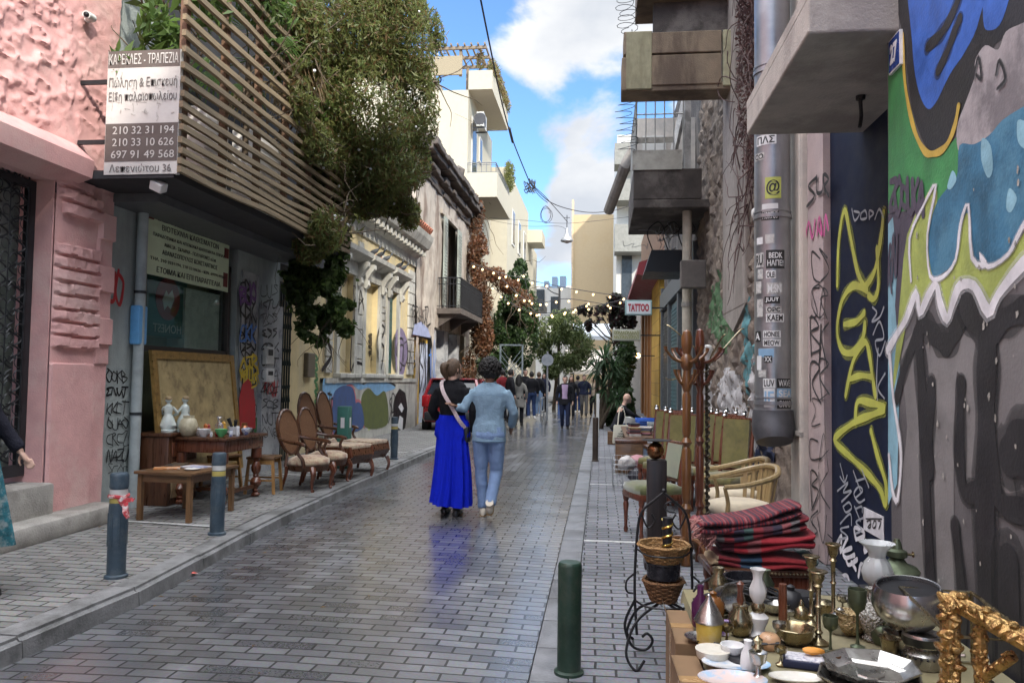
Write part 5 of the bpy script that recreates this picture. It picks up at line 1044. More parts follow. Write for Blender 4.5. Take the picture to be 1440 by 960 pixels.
b = B(); b.cbox(XR-.12, XR+.1, yE, yF, 2.55, 9.4, .02); b.prism([(XR-.12, yE, 2.55), (XR-.12, yF, 2.55), (XR-.12, (yE+yF)/2, 2.25)], (.2, 0, 0)); m_strip = mat('strip_plaster', (.32, .28, .25), .85, var=.2, bump=.3, stain=(.17, .14, .12), samt=.7, streak=True); b.obj('plaster_strip', m_strip, sh)
# upper balcony: board-marked concrete box
ub = B(); Y1 = 11.35; Y2 = 11.8; xL = .27
ub.cbox(xL, XR, Y1, Y2, 5.82, 5.95, .015); bo = ub.obj('balcony', m_conc, sh)
b = B(); b.cbox(xL+.42, 1.72, Y1-.02, Y1+.10, 6.38, 6.70, .012); b.cbox(xL+.42, 1.72, Y1-.02, Y1+.10, 5.90, 6.355, .012); b.obj('end_panel', m_conc, bo)
m_moss = mat('mossy_concrete', (.33, .31, .20), .9, var=.25, stain=(.15, .13, .08), samt=.7, streak=True)
b = B(); b.cbox(xL+.06, xL+.44, Y1-.035, Y1+.1, 5.84, 6.72, .015); b.obj('end_post', m_moss, bo); b = B(); b.cbox(1.74, 1.90, Y1-.03, Y1+.1, 5.86, 6.70, .015); b.obj('end_post', m_moss, bo)
b = B(); b.cbox(xL, xL+.075, Y1-.03, Y2, 5.83, 6.33, .012); b.cbox(xL+.025, xL+.09, Y1-.03, Y2, 6.37, 6.72, .012); b.obj('side_panel', m_conc, bo)
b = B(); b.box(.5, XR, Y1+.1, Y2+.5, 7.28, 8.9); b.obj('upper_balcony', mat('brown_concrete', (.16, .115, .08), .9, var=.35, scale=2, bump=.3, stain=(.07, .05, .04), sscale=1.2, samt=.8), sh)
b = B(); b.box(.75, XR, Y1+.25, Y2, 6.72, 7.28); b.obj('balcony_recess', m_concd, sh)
# lower balcony with railing and white door behind
Y3, Y4 = 14.0, 16.6; xl = .56
lb = B(); lb.cbox(xl, XR, Y3, Y4, 4.66, 4.82, .02); lb.cbox(xl, 1.78, Y3, Y3+.09, 4.82, 5.38, .015); lb.cbox(xl, xl+.09, Y3+.09, Y4, 4.82, 5.38, .015); lo = lb.obj('balcony', m_concd, sh)
b = B(); rail(b, (xl+.05, Y3+.05, 5.38), (1.45, Y3+.05, 5.38), 1.28, 5, .013); rail(b, (xl+.05, Y3+.05, 5.38), (xl+.05, Y4, 5.38), 1.28, 12, .013); b.obj('railing', mat('rail_pale', (.33, .33, .31), .6), lo)
b = B(); b.box(xl+.06, 1.3, Y3+.12, Y3+.15, 5.9, 6.0); b.box(xl-.02, 1.42, Y3-.02, Y3+.02, 5.36, 5.72); b.obj('splash_board', mat('pale_board', (.38, .37, .33), .8, stain=(.1, .09, .08), samt=.7), lo)
b = B(); b.box(.72, XR, Y4, Y4+.1, 4.8, 7.2); b.obj('porch_wall', m_creampil, sh); b = B(); b.box(.85, 1.35, Y4-.05, Y4, 5.3, 6.8); b.obj('porch_window', m_white, sh)
b = B(); b.beam((1.25, Y3+.2, 5.5), (1.55, Y3+.6, 6.9), .1, .1); b.box(1.5, 1.62, Y3+.3, Y3+.42, 5.4, 6.9); b.obj('brace', mat('flaked_white', (.42, .41, .40), .8, stain=(.1, .1, .1), samt=.7), sh)
c = oY(880, 275, 15); b = B()
rg = random.Random(2)
def coil(b, p, q, n, r, rr, rg):
    p = Vector(p); q = Vector(q); d = (q-p); a, c = frame(d); P = []
    for i in range(n*12+1): t = i/12/n; an = 2*PI*i/12; P.append(p+d*t+(a*math.cos(an)+c*math.sin(an))*r*(1+.25*math.sin(i*.7)))
    b.tube(P, rr, 4)
cw = thing('razor_wire', 'coils of rusty barbed wire at the edge of the concrete balconies', 'barbed wire', (.3, 14, 5.8), world=True)
p, q = oY(878, 142, 13.9), oY(884, 212, 14.1); coil(b, p, q, 8, .16, .006, rg); p, q = oY(880, -5, 11.6), oY(884, 45, 11.6); coil(b, p, q, 6, .14, .005, rg); coil(b, (.4, 11.7, 6.76), (1.6, 11.7, 6.76), 8, .12, .004, rg); b.obj('coil', m_steel, cw)
# leafless twigs matted on the wall
t = thing('bare_creeper', 'leafless purple-brown creeper matted over the upper stone wall', 'creeper', (XR-.1, 9.8, 3), world=True)
b = B(); rg = random.Random(17)
for i in range(170):
    p = Vector((XR-.1, rg.uniform(8.6, 10.7), rg.uniform(3.4, 8.5))); P = [p]; d = Vector((rg.uniform(-.3, .1), rg.uniform(-1, 1), rg.uniform(-1, 1)))
    for k in range(5): d = (d+Vector((rg.uniform(-.4, .35), rg.gauss(0, .6), rg.gauss(-.1, .6)))).normalized(); p = p+d*rg.uniform(.12, .35); p.x = min(XR-.03, max(XR-.3, p.x)); P.append(p)
    b.tube(P, [.010, .003], 4, k=2)
b.obj('stem', mat('twig', (.11, .07, .065), .9, var=.4), t)
leaves('withered_leaf', leafmat('leaf_mauve', (.10, .055, .05)), clumps([(XR-.14, 9.7, 6.3, .12, .9, 2.4, 1)], 2600, 5), .07, t, 6, aspect=1.8, droop=.6)
# paint sprayed on the lower rubble
def wall_patch(m, boxes, seed):
    b = B()
    def hidden(y, z): return not any(((y-cy)/ry)**2+((z-cz)/rz)**2+.9*fbm(y, z, 2.2, seed) < 1 for cy, cz, ry, rz in boxes)
    relief(b, XR, 8.4, 15.4, .2, 4.2, .055, lambda y, z: h_rub(y, z)+.006, -1, hidden); return b.obj('graffiti', m, sh, smooth=True)
wall_patch(mat('spray_moss', (.085, .16, .075), .8, var=.4, scale=12), [(13.2, 2.75, .7, .5), (12.3, 2.3, .8, .3)], 3.0)
wall_patch(mat('spray_teal', (.09, .22, .24), .8, var=.4, scale=12), [(10.3, 1.9, .25, .7), (9.6, 1.6, .3, .4)], 8.0)
wall_patch(mat('spray_chalk', (.42, .40, .40), .8, var=.3, scale=9), [(12.0, 1.25, 1.3, .5), (9.6, .9, .5, .8), (14.3, 1.5, .7, .6)], 5.0)
wall_patch(mat('spray_navy', (.03, .04, .09), .8, var=.4, scale=9), [(9.3, .8, .5, .7), (10.6, .6, .4, .6), (8.8, 1.6, .3, .4)], 12.0)
# white blob bracket, junction box, downpipe, hanging planter with wires
c = oY(1064, 300, 8.4); b = B(); b.ball(c, .06, 2, (1, .5, 1.2)); tag(b.obj('bell_cover', m_white, smooth=True), 'white plastic cap fixed beside the steel duct', 'cap')
c = oY(977, 385, 13.8); b = B(); b.cbox(c.x-.24, c.x+.2, c.y, c.y+.2, c.z-.25, c.z+.25, .02); tag(b.obj('junction_box', mat('box_grey', (.12, .105, .095), .8, stain=(.2, .17, .15), samt=.6)), 'square grey junction box on the pipe under the dark balcony', 'junction box')
c = oY(966, 400, 14.3); t = thing('downpipe', 'cream downpipe running behind the junction box to the pavement', 'downpipe', (c.x, 14.3, 0), world=True)
b = B(); b.tube([(c.x, 14.3, .02), (c.x, 14.3, 4.66)], .085, 14); b.obj('pipe', mat('pipe_cream', (.45, .40, .32), .7, stain=(.25, .22, .18), samt=.5), t, smooth=True); b = B(); b.tube([(c.x, 14.3, 2.9), (c.x, 14.3, 2.98)], .1, 14); b.obj('collar', m_stone, t)
c = oY(932, 362, 15.2); t = thing('iron_planter', 'black iron planter box on scrolled brackets under the lower balcony', 'planter', c, world=True)
b = B(); b.prism([(c.x-.35, c.y, c.z-.28), (c.x+.42, c.y, c.z-.28), (c.x+.42, c.y, c.z+.15), (c.x-.22, c.y, c.z+.15)], (0, 1.2, 0)); b.obj('box', m_black, t)
b = B()
for k in range(3): x_ = c.x-.2+k*.3; b.tube([(x_, c.y, c.z+.15), (x_-.1, c.y, c.z+.5), (x_+.1, c.y, c.z+.7), (x_+.22, c.y, c.z+.55), (x_+.1, c.y, c.z+.45)], .012, 6, k=4)
b.tube([(c.x-.3, c.y, c.z+.75), (c.x+.45, c.y, c.z+.75)], .012, 6); b.tube([(c.x-.3, c.y, c.z+.95), (c.x+.45, c.y, c.z+.95)], .012, 6); b.obj('bracket', m_steel, t)
b = B(); rg = random.Random(6)
for i in range(14):
    p = Vector((c.x+rg.uniform(-.3, .4), c.y+rg.uniform(0, .4), c.z+rg.uniform(.2, 1.0))); P = [p]
    for k in range(6): p = p+Vector((rg.gauss(0, .12), rg.gauss(0, .08), rg.gauss(0, .12))); P.append(p)
    b.tube(P, .006, 4, k=3)
b.obj('loose_wire', mat('wire_grey', (.2, .21, .22), .5), t)
# shops further along the right side
fs = thing('shop_row', 'row of dark shopfronts with teal shutters beyond the stone house', 'building', (XR, 20, 0), world=True)
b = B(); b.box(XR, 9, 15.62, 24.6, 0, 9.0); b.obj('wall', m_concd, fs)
for k, (a, c) in enumerate(((16.4, 18.6), (19.4, 21.4), (22.0, 24.0))):
    b = B(); b.box(XR-.05, XR, a, c, .05, 3.6); zz = .2
    while zz < 3.5: b.box(XR-.07, XR-.05, a+.04, c-.04, zz, zz+.07); zz += .1
    b.obj('roller_shutter', mat('shutter_teal_%d' % k, ((.035, .08, .09), (.045, .10, .115), (.05, .055, .06))[k], .5), fs)
b = B(); 
for a in (15.9, 19.0, 21.7, 24.2): b.box(XR-.12, XR, a, a+.28, 0, 4.4)
b.box(XR-.14, XR, 15.7, 24.6, 3.7, 4.2); b.obj('shopfront_frame', mat('frame_grey', (.10, .11, .115), .6), fs)
ts = thing('tattoo_shop', 'shop with yellow brick pier and deep red canopy', 'shop', (XR, 30, 0), world=True)
b = B(); b.box(XR+.05, 9, 24.62, 40, 0, 8.6); b.obj('wall', mat('brick_brown', (.20, .12, .075), .8, var=.3), ts)
m_ybr = pavers('yellow_brick', (.50, .32, .06), (.40, .24, .04), (.12, .08, .03), 0.0, bw=.4, rh=.14); mpn = [n for n in m_ybr.node_tree.nodes if n.type == 'MAPPING'][0]; mpn.inputs['Rotation'].default_value = (R(90), 0, R(90))
b = B(); b.box(XR-.12, XR+.06, 25.2, 28.8, 0, 5.0); b.obj('brick_pier', m_ybr, ts)
m_orange = wood('orange_timber', (.30, .13, .04), .5, (1, 1, 20)); 
for a in (29.5, 31.5, 33.5, 36): b = B(); b.box(XR-.10, XR+.05, a, a+.5, 0, 4.6); b.obj('timber_post', m_orange, ts)
b = B(); b.prism([(1.12, 25.0, 4.95), (XR+.05, 25.0, 4.85), (XR+.05, 25.0, 5.6), (1.20, 25.0, 5.35)], (0, 12.5, 0)); b.obj('canopy', mat('canopy_red', (.20, .025, .03), .5, var=.15), ts)
def flat_sign(name, label, px0, py0, px1, py1, Y, face, rim, parent=None):
    c0, c1 = oY(px0, py1, Y), oY(px1, py0, Y); t = thing(name, label, 'sign', ((c0.x+c1.x)/2, Y, c0.z), world=True)
    b = B(); b.cbox(c0.x, c1.x, Y, Y+.14, c0.z, c1.z, .02); b.obj('frame', rim, t); b = B(); b.box(c0.x+.04, c1.x-.04, Y-.005, Y, c0.z+.04, c1.z-.04); b.obj('face', face, t)
    b = B(); b.beam((c1.x, Y+.07, (c0.z+c1.z)/2), (XR, Y+.07, (c0.z+c1.z)/2), .04, .04); b.obj('arm', m_steel, t); return t, c0, c1
t, c0, c1 = flat_sign('tattoo_sign', 'white lightbox sign reading TATTOO in red capitals', 879, 422, 917, 443, 22, mat('lightbox_white', (.62, .66, .66), .4, var=.05), mat('lightbox_rim', (.22, .34, .34), .5))
text('TATTOO', 'lettering', mat('letter_red', (.40, .03, .05), .5), t, ((c0.x+c1.x)/2, 21.985, (c0.z+c1.z)/2), .2, (1, 0, 0), (0, 0, 1), width=(c1.x-c0.x)*.78, height=(c1.z-c0.z)*.52, depth=.002, bold=.008)
t, c0, c1 = flat_sign('ornate_sign', 'cream hanging sign with two rows of ornate olive lettering', 861, 463, 901, 479, 25, mat('sign_cream', (.52, .50, .38), .5, var=.05), mat('sign_rim', (.34, .34, .28), .5))
b = B(); rg = random.Random(3)
for r0 in (.32, .68):
    for k in range(11):
        x_ = c0.x+.09+(c1.x-c0.x-.18)*k/10; z_ = c0.z+(c1.z-c0.z)*r0; b.stroke([Vector((x_-.025, 24.99, z_-.05)), Vector((x_-.02, 24.99, z_+.05)), Vector((x_+.025, 24.99, z_+.04*rg.choice((-1, 1)))), Vector((x_+.01, 24.99, z_-.05))], .02, NF, k=3)
b.obj('lettering', mat('sign_olive', (.22, .22, .08), .6), t)
t = thing('wall_lamp', 'small warm glowing lamp beside the tattoo shop entrance', 'lamp', oY(897, 500, 27), world=True); c = oY(897, 500, 27)
b = B(); b.ball(c, .09, 2); b.obj('globe', mat('lamp_warm', (.9, .6, .3), .4, emit=((1, .55, .2), 6)), t, smooth=True); b = B(); b.beam(c, (XR-.1, c.y, c.z), .03, .03); b.obj('arm', m_steel, t)
# END OF THE STREET
tb = thing('tan_building', 'plain tan rendered building closing the end of the street', 'building', (-.5, 62, 0), world=True)
m_tan = mat('tan_render', (.47, .36, .22), .8, var=.05, stain=(.46, .33, .18), samt=.4, sscale=.5)
c0, c1 = oY(807, 302, 60), oY(872, 300, 60); b = B(); b.box(c0.x, c1.x+2, 60, 75, 0, c0.z); b.obj('wall', m_tan, tb); c = oY(804.5, 281, 60); b = B(); b.box(c.x, c0.x, 59.9, 60.6, 0, c.z); b.obj('chimney', mat('tan_pillar', (.56, .42, .27), .8), tb)
wb = thing('white_building', 'narrow white modern building between the tan one and the tattoo shop', 'building', (2, 48, 0), world=True)
c0 = oY(868, 190, 46); b = B(); b.box(c0.x, 9, 46, 58, 0, c0.z); b.obj('wall', m_white, wb)
for py0, py1 in ((318, 356), (205, 235), (255, 285)): p0, p1 = oY(864, py1, 45), oY(890, py0, 45); b = B(); b.box(p0.x, p1.x+1, 44.4, 46, p0.z, p1.z); b.obj('balcony', mat('balcony_grey', (.22, .22, .2), .7), wb)
b = B(); p0 = oY(874, 410, 46); b.box(p0.x, p0.x+.6, 45.94, 46, p0.z-.7, p0.z+2.2); b.obj('window', m_win, wb)
p0, p1 = oY(884, 465, 40.2), oY(904, 436, 40.2); b = B(); b.tube([(1.75, 40.6, 0), (1.75, 40.6, p1.z)], .5, 20); tag(b.obj('white_column', m_white, smooth=True), 'rounded white column behind the two hanging shop signs', 'column')
tw = thing('office_tower', 'pale office block with dark window strips far beyond the trees', 'building', (-6, 120, 0), world=True)
c0, c1 = oY(740, 402, 110), oY(812, 402, 110); b = B(); b.box(c0.x, c1.x, 110, 125, 0, c0.z); b.obj('wall', m_white, tw)
for a, d, top in ((765, 772, 395), (776, 784, 389), (787, 796, 388)):
    p0, p1 = oY(a, 405, 109), oY(d, top, 109); b = B(); b.box(p0.x, p1.x, 109, 112, p0.z, p1.z); b.obj('window', mat('tower_glass', (.10, .13, .18), .2, var=.3), tw)
lw = thing('low_building', 'low white building with pale awnings at the end of the street', 'building', (-3, 64, 0), world=True)
b = B(); p0 = oY(735, 405, 66); p1 = oY(806, 405, 66); b.box(p0.x, p1.x+6, 66, 80, 0, p0.z); b.obj('wall', m_white, lw)
for px, py in ((745, 425), (760, 420), (780, 430)):
    p = oY(px, py, 65.9); b = B(); b.box(p.x-.35, p.x+.35, 65.9, 66, p.z-.8, p.z+.8); b.obj('window', m_win, lw)
for k, (a, d, y0, y1, Y, lb) in enumerate(((770, 800, 452, 470, 50, 'white café awning left of the bushy street tree'), (806, 858, 455, 474, 52, 'pale blue-white café awning under the dark leaves'), (795, 850, 492, 520, 46, 'cream parasol canopy half hidden by the bushy tree'))):
    p0, p1 = oY(a, y1, Y), oY(d, y0, Y); t = thing('awning', lb, 'awning', ((p0.x+p1.x)/2, Y, 0), world=True)
    b = B(); b.prism([(p0.x, Y-1.6, p0.z), (p0.x, Y-1.6, p0.z-.25), (p0.x, Y, p1.z-.1), (p0.x, Y, p1.z)], (p1.x-p0.x, 0, 0)); b.obj('canopy', mat('awning_%d' % k, ((.62, .62, .58), (.55, .6, .66), (.6, .54, .46))[k], .7), t)
    b = B()
    for q in (p0.x+.1, p1.x-.1): b.tube([(q, Y-1.5, 0), (q, Y-1.5, p0.z)], .035, 8)
    b.obj('pole', m_steel, t)
# trees and plants of the far end
def tree(name, label, cat, base, CL, n, size, mats, seed, aspect=2.2, droop=.2, thr=-.16, sc=1.5, tr=.1, lean=(0, 0)):
    t = thing(name, label, cat, base, world=True); base = Vector(base); top = Vector((CL[0][0], CL[0][1], CL[0][2]))
    b = B(); m_ = base.lerp(top, .5)+Vector((lean[0], lean[1], 0)); b.tube([base, m_, top], [tr, tr*.7, tr*.4], 8, k=4)
    for c in CL: b.tube([m_.lerp(top, .4), (m_+Vector(c[:3]))/2+Vector((0, 0, .1)), c[:3]], [tr*.5, tr*.18], 5, k=2)
    b.obj('trunk', m_bark, t, smooth=True)
    P = chop(clumps(CL, n, seed), seed*1.3, sc, thr); leaves('crown', mats, P, size, t, seed+1, aspect=aspect, droop=droop); return t
m_ol = [leafmat('olive_grey', (.10, .135, .05)), leafmat('olive_light', (.16, .20, .08)), leafmat('olive_deep', (.06, .085, .03))]
tree('street_tree', 'bushy grey-green street tree in the middle of the far end', 'tree', (-2.3, 38, 0), [pc(788, 468, 38, 34, 36, 1.1, 1.8), pc(770, 490, 38, 18, 25, .8, .8), pc(815, 492, 38, 24, 30, .9, 1.2), pc(795, 510, 37.5, 26, 18, .9, .8), pc(785, 450, 38.4, 14, 16, .6, .5), pc(775, 520, 37, 14, 14, .5, .4)], 15000, .19, m_ol, 51, 3.2, .2)
m_dk = [leafmat('plum_dark', (.025, .02, .022)), leafmat('plum_green', (.03, .038, .022)), leafmat('plum_red', (.05, .022, .025))]
tree('dark_leaved_tree', 'dark plum-leaved tree reaching out beside the tattoo sign', 'tree', (1.5, 35, 0), [pc(866, 440, 34, 22, 18, .8, 1.3), pc(880, 452, 34, 16, 26, .8, 1), pc(845, 440, 34, 16, 10, .5, .5), pc(822, 438, 34.5, 12, 9, .4, .35), pc(850, 455, 33.5, 16, 8, .4, .4), pc(864, 420, 34, 12, 9, .5, .4), pc(828, 455, 34, 5, 12, .3, .2), pc(872, 485, 34, 12, 22, .6, .6)], 6500, .2, m_dk, 61, 1.6, .3, -.1)
tree('evergreen_shrub', 'dark evergreen shrubbery standing behind the seated man', 'shrub', (.9, 26, 0), [pc(872, 540, 26, 16, 40, .6, 1.4), pc(882, 505, 26.5, 14, 30, .6, 1.1), pc(858, 575, 25.5, 14, 24, .5, .8), pc(884, 575, 25, 10, 30, .5, .8)], 5500, .16, [leafmat('ivy_wall_c', (.022, .04, .016)), leafmat('shrub_green', (.035, .065, .022))], 71, 1.7, .4)
def yucca(label, base, heads, rg):
    t = thing('yucca', label, 'yucca', base, world=True); base = Vector(base); b = B(); st = B()
    for (c, L, n) in heads:
        c = Vector(c); st.tube([base+Vector((rg.uniform(-.1, .1), 0, 0)), (base+c)/2+Vector((rg.uniform(-.1, .1), 0, 0)), c], [.07, .05], 7, k=3)
        for i in range(n):
            a = rg.uniform(0, 2*PI); el = math.asin(rg.uniform(-.75, .97)); d = Vector((math.cos(a)*math.cos(el), math.sin(a)*math.cos(el), math.sin(el))); l_ = L*rg.uniform(.7, 1.1); s_ = d.cross(Vector((0, 0, 1))).normalized()*L*.035
            m_ = c+d*l_*.55; e = c+d*l_-Vector((0, 0, l_*rg.uniform(.0, .35))); b.add([c-s_*.5, c+s_*.5, m_+s_, m_-s_, e], [(0, 1, 2, 3), (3, 2, 4)])
    b.obj('leaf', [leafmat('yucca_green', (.035, .07, .03))], t, recalc=False); st.obj('trunk', m_bark, t); return t
rg = random.Random(33)
yucca('spiky green yucca with several heads beside the right pavement', (-.05, 24.2, 0), [(oY(850, 505, 24), .85, 110), (oY(840, 520, 24.2), .7, 80), (oY(862, 520, 23.8), .75, 80), (oY(850, 545, 24), .7, 80), (oY(868, 560, 23.6), .6, 60)], rg)
c = oZ(848, 608, 0); b = B(); b.lathe([(.16, 0), (.2, .05), (.26, .5), (.28, .55), (.25, .55), (.22, .5)], (c.x+.75, 20.6, .01), 18); tag(b.obj('plant_pot', m_white, smooth=True), 'big white plant pot behind the seated man', 'pot')
b = B(); b.box(-.12, -.04, 21.2, 21.28, 0, 1.15); tag(b.obj('white_post', m_white), 'short square white post beside the yucca', 'post')
# round traffic sign, barrier, hanging lantern
c = oY(770, 506, 26.5); t = thing('round_traffic_sign', 'back of a round traffic sign on a grey pole near the crowd', 'sign', (c.x, 26.5, 0), world=True)
m_galv = mat('galvanised', (.33, .34, .35), .45, metal=.5); b = B(); b.tube([(c.x, 26.5, 0.1), (c.x, 26.5, c.z+.3)], .035, 10); b.obj('pole', m_galv, t); b = B(); b.tube([(c.x, 26.44, c.z), (c.x, 26.46, c.z)], .21, 28); b.obj('disc', m_galv, t)
t = thing('pavement_barrier', 'low grey tubular barrier at the kerb beside the traffic sign', 'barrier', (c.x-.1, 25.5, .1), world=True); b = B()
for z in (.45, .9): b.tube([(c.x-.1, 25.0, z), (c.x-.1, 26.4, z)], .025, 8)
for yy in (25.0, 26.4): b.tube([(c.x-.1, yy, .1), (c.x-.1, yy, .9)], .025, 8)
b.obj('rails', m_galv, t)
p0 = oY(789, 560, 32); b = B(); b.prism([(p0.x-.2, 33, 0), (p0.x+.25, 33, 0), (p0.x+.2, 33.2, 1.0), (p0.x-.15, 33.2, 1.0)], (0, .3, 0)); tag(b.obj('pavement_board', mat('board_blue', (.03, .07, .2), .5)), 'blue pavement board in front of the bushy tree', 'board')
t = thing('barred_post', 'tall dark thin lamp post in front of the tan building', 'lamp post', (oY(787, 480, 45).x, 45, 0), world=True)
p0 = oY(787, 405, 45); b = B(); b.tube([(p0.x, 45, 0), (p0.x, 45, p0.z)], .06, 8); b.tube([(p0.x, 45, p0.z-.4), (p0.x-.5, 45, p0.z-.2), (p0.x-.9, 45, p0.z+.2)], .04, 6, k=3); b.obj('pole', m_steel, t)
c = oY(797, 338, 30); lan = thing('street_lantern', 'grey bell street lantern hanging from the cables over the street', 'lamp', c, world=True)
b = B(); b.lathe([(.03, .5), (.05, .45), (.07, .3), (.12, .16), (.24, .02), (.245, -.04), (.2, -.06)], c, 20); b.obj('shade', m_galv, lan, smooth=True); b = B(); b.tube([c+Vector((0, 0, .45)), c+Vector((0, 0, 1.0))], .015, 6); b.tube([c+Vector((-.12, 0, .9)), c+Vector((.12, 0, .9))], .012, 6); b.obj('hanger', m_steel, lan); b = B(); b.ball(c+Vector((0, 0, -.05)), .12, 2, (1, 1, .6)); b.obj('bulb', m_white, lan, smooth=True)
# overhead cables
m_cab = mat('cable_black', (.03, .03, .035), .6)
def cable(label, pts, r, extra=None):
    t = thing('overhead_cable', label, 'cable', pts[0], world=True); b = B(); b.tube(pts, r, 5, k=6); b.obj('cable', m_cab, t); return t
t = cable('thick black overhead cable drooping from the top of the picture to a knotted joint', [oY(668, -40, 11), oY(690, 70, 13.5), oY(707, 150, 17), oY(722, 200, 20), oY(745, 257, 24)], .016)
b = B(); c = oY(720, 192, 19.8); b.tube([oY(716, 180, 19.4), oY(721, 200, 20.2)], .035, 6); c = oY(745, 257, 24); rg = random.Random(4)
for i in range(7):
    P = [c]
    for k in range(5): P.append(c+Vector((rg.uniform(-.2, .2), rg.uniform(-.1, .1), rg.uniform(-.35, .15))))
    b.tube(P, .012, 4, k=3)
b.obj('knot', m_cab, t)
cable('black cable running from the knotted joint to the right-hand buildings', [oY(745, 257, 24), oY(775, 285, 25), oY(820, 298, 26), oY(858, 297, 27), oY(884, 290, 28)], .015)
cable('black cable from the knotted joint down to the street lantern', [oY(745, 257, 24), oY(765, 275, 26), oY(785, 297, 28), oY(798, 312, 30)], .013)
t = cable('coiled loop of spare cable hanging below the knotted joint', [oY(745, 257, 24), oY(758, 275, 24.5), oY(770, 285, 25)], .011); b = B(); c = oY(767, 300, 25); b.tube([c+Vector((.13*math.cos(a)*(1+.05*a), .03*a, .26*math.sin(a))) for a in [PI*q/6 for q in range(30)]], .010, 4); b.obj('loop', m_cab, t)
cable('thin wire crossing the gap below the solid balcony of the cream block', [oY(688, 306, 32), oY(740, 310, 32), oY(800, 314, 32), oY(884, 305, 30)], .009)
cable('thin wire from the cream block to the lantern', [oY(690, 310, 33), oY(740, 318, 33), oY(785, 318, 31), oY(797, 324, 30)], .008)
cable('thin wire from the cream block joining the thick cable', [oY(640, 160, 31), oY(690, 182, 26), oY(719, 181, 19.8)], .006)
# loose drain pole leaning out over the street
p0, p1 = oY(856, 296, 23), oY(880, 232, 21); b = B(); b.tube([p0, p1, p1+Vector((.5, -.2, .9))], .16, 10); tag(b.obj('leaning_pipe', mat('pipe_dull', (.28, .25, .22), .7, stain=(.12, .1, .09), samt=.6), smooth=True), 'thick dull pipe leaning out from the right-hand balconies', 'pipe')
# fairy lights
t = thing('fairy_lights', 'strands of small warm fairy lights strung across the street', 'string lights', oY(665, 372, 27), world=True)
m_bulb = mat('warm_bulb', (.9, .7, .4), .4, emit=((1, .66, .3), 1.7)); b = B(); BP = []
for pts, n in (([oY(662, 370, 27), oY(720, 388, 27), oY(800, 405, 27), oY(884, 418, 26)], 12), ([oY(700, 385, 27.5), oY(730, 415, 27), oY(760, 425, 27), oY(800, 420, 27), oY(872, 432, 27)], 11), ([oY(690, 400, 28), oY(725, 430, 28), oY(770, 440, 28), oY(820, 433, 28), oY(884, 420, 28)], 12), ([oY(735, 380, 28), oY(755, 440, 28), oY(800, 435, 28), oY(830, 425, 28)], 7)):
    P = smooth_pts(pts, 8); b.tube(P, .012, 4)
    for i in range(n):
        q = P[min(len(P)-1, int((i+.5)/n*(len(P)-1)))]; BP.append(q-Vector((0, 0, .09)))
b.obj('cable', m_cab, t)
proto = None
for q in BP:
    if proto is None: bb = B(); bb.ball((0, 0, 0), .045, 1); proto = bb.obj('bulb', m_bulb, t, smooth=True); proto.location = q; 
    else: o = proto.copy(); COL.objects.link(o); o.location = q; o.parent = t; o.matrix_parent_inverse = proto.matrix_parent_inverse
# things on the left pavement
PZ = .124
m_bol = mat('bollard_slate', (.045, .07, .095), .45, var=.25, stain=(.10, .12, .13), sscale=9, samt=.5, bump=.1); m_boly = mat('bollard_yellow', (.45, .36, .10), .5, stain=(.2, .16, .06), samt=.5); m_bolw = mat('bollard_white', (.5, .5, .48), .5, stain=(.25, .25, .24), samt=.5)
m_bolg = mat('bollard_green', (.016, .04, .026), .4, var=.3, stain=(.05, .06, .045), sscale=12, samt=.5, bump=.1)
def bollard(label, loc, h, r, m, bands=True, group='bollards along the street'):
    t = thing('bollard', label, 'bollard', loc, group=group)
    b = B(); b.lathe([(r*1.25, -.01), (r*1.25, .012), (r, .02), (r, h*.70), (r*1.0, h*.705)], n=24, flute=0); 
    if bands: b.lathe([(r*.93, h*.70), (r*.93, h*.86), ], n=24, cap=False)
    b.lathe([(r, h*(.86 if bands else .70)), (r, h*.965), (r*.97, h*.985), (r*.86, h), (0.0001, h*1.008)], n=24); b.obj('post', m, t, smooth=True)
    if bands:
        for z0, z1, mm in ((.715, .775, m_boly), (.785, .845, m_bolw)): b = B(); b.lathe([(r*.945, h*z0), (r*.945, h*z1)], n=24, cap=False); b.obj('band', mm, t, smooth=True)
        b = B()
        for k in range(8): a = 2*PI*k/8; b.tube([(r*1.002*math.cos(a), r*1.002*math.sin(a), h*.3), (r*1.002*math.cos(a), r*1.002*math.sin(a), h*.62)], r*.08, 5)
        b.obj('rib', m, t, smooth=True)
    return t
p = oZ(163, 810, PZ); bb = bollard('slate blue ribbed bollard nearest the viewer with torn red tape tied round it', (p.x, p.y, PZ), .72, .062, m_bol)
p2 = oZ(305, 750, PZ); dup(bb, (p2.x, p2.y, PZ), 1, 'slate blue ribbed bollard in front of the small low table')
p3 = oZ(554, 645, PZ); dup(bb, (p3.x, p3.y, PZ), 2, 'slate blue ribbed bollard in front of the black and white graffiti figure')
b = B(); c = Vector((p.x, p.y, PZ+.56)); rg = random.Random(2)
b.tube([c+Vector((.066*math.cos(a), .066*math.sin(a), .004*math.sin(3*a))) for a in [2*PI*q/16 for q in range(16)]], .007, 6, closed=True, flat=2.0)
for k in range(4):
    a = c+Vector((.04+.01*k, -.06, -.01)); P = [a]
    for j in range(4): P.append(P[-1]+Vector((rg.uniform(.0, .03), rg.uniform(-.02, .01), rg.uniform(-.05, .01))))
    for u, v in zip(P, P[1:]): b.beam(u, v, .03, .002, (0, 1, 0))
tag(b.obj('barrier_tape', mat('tape_red', (.5, .05, .06), .5, stain=(.7, .68, .66), sscale=22, samt=.95)), 'torn red and white tape knotted round the nearest bollard', 'tape')
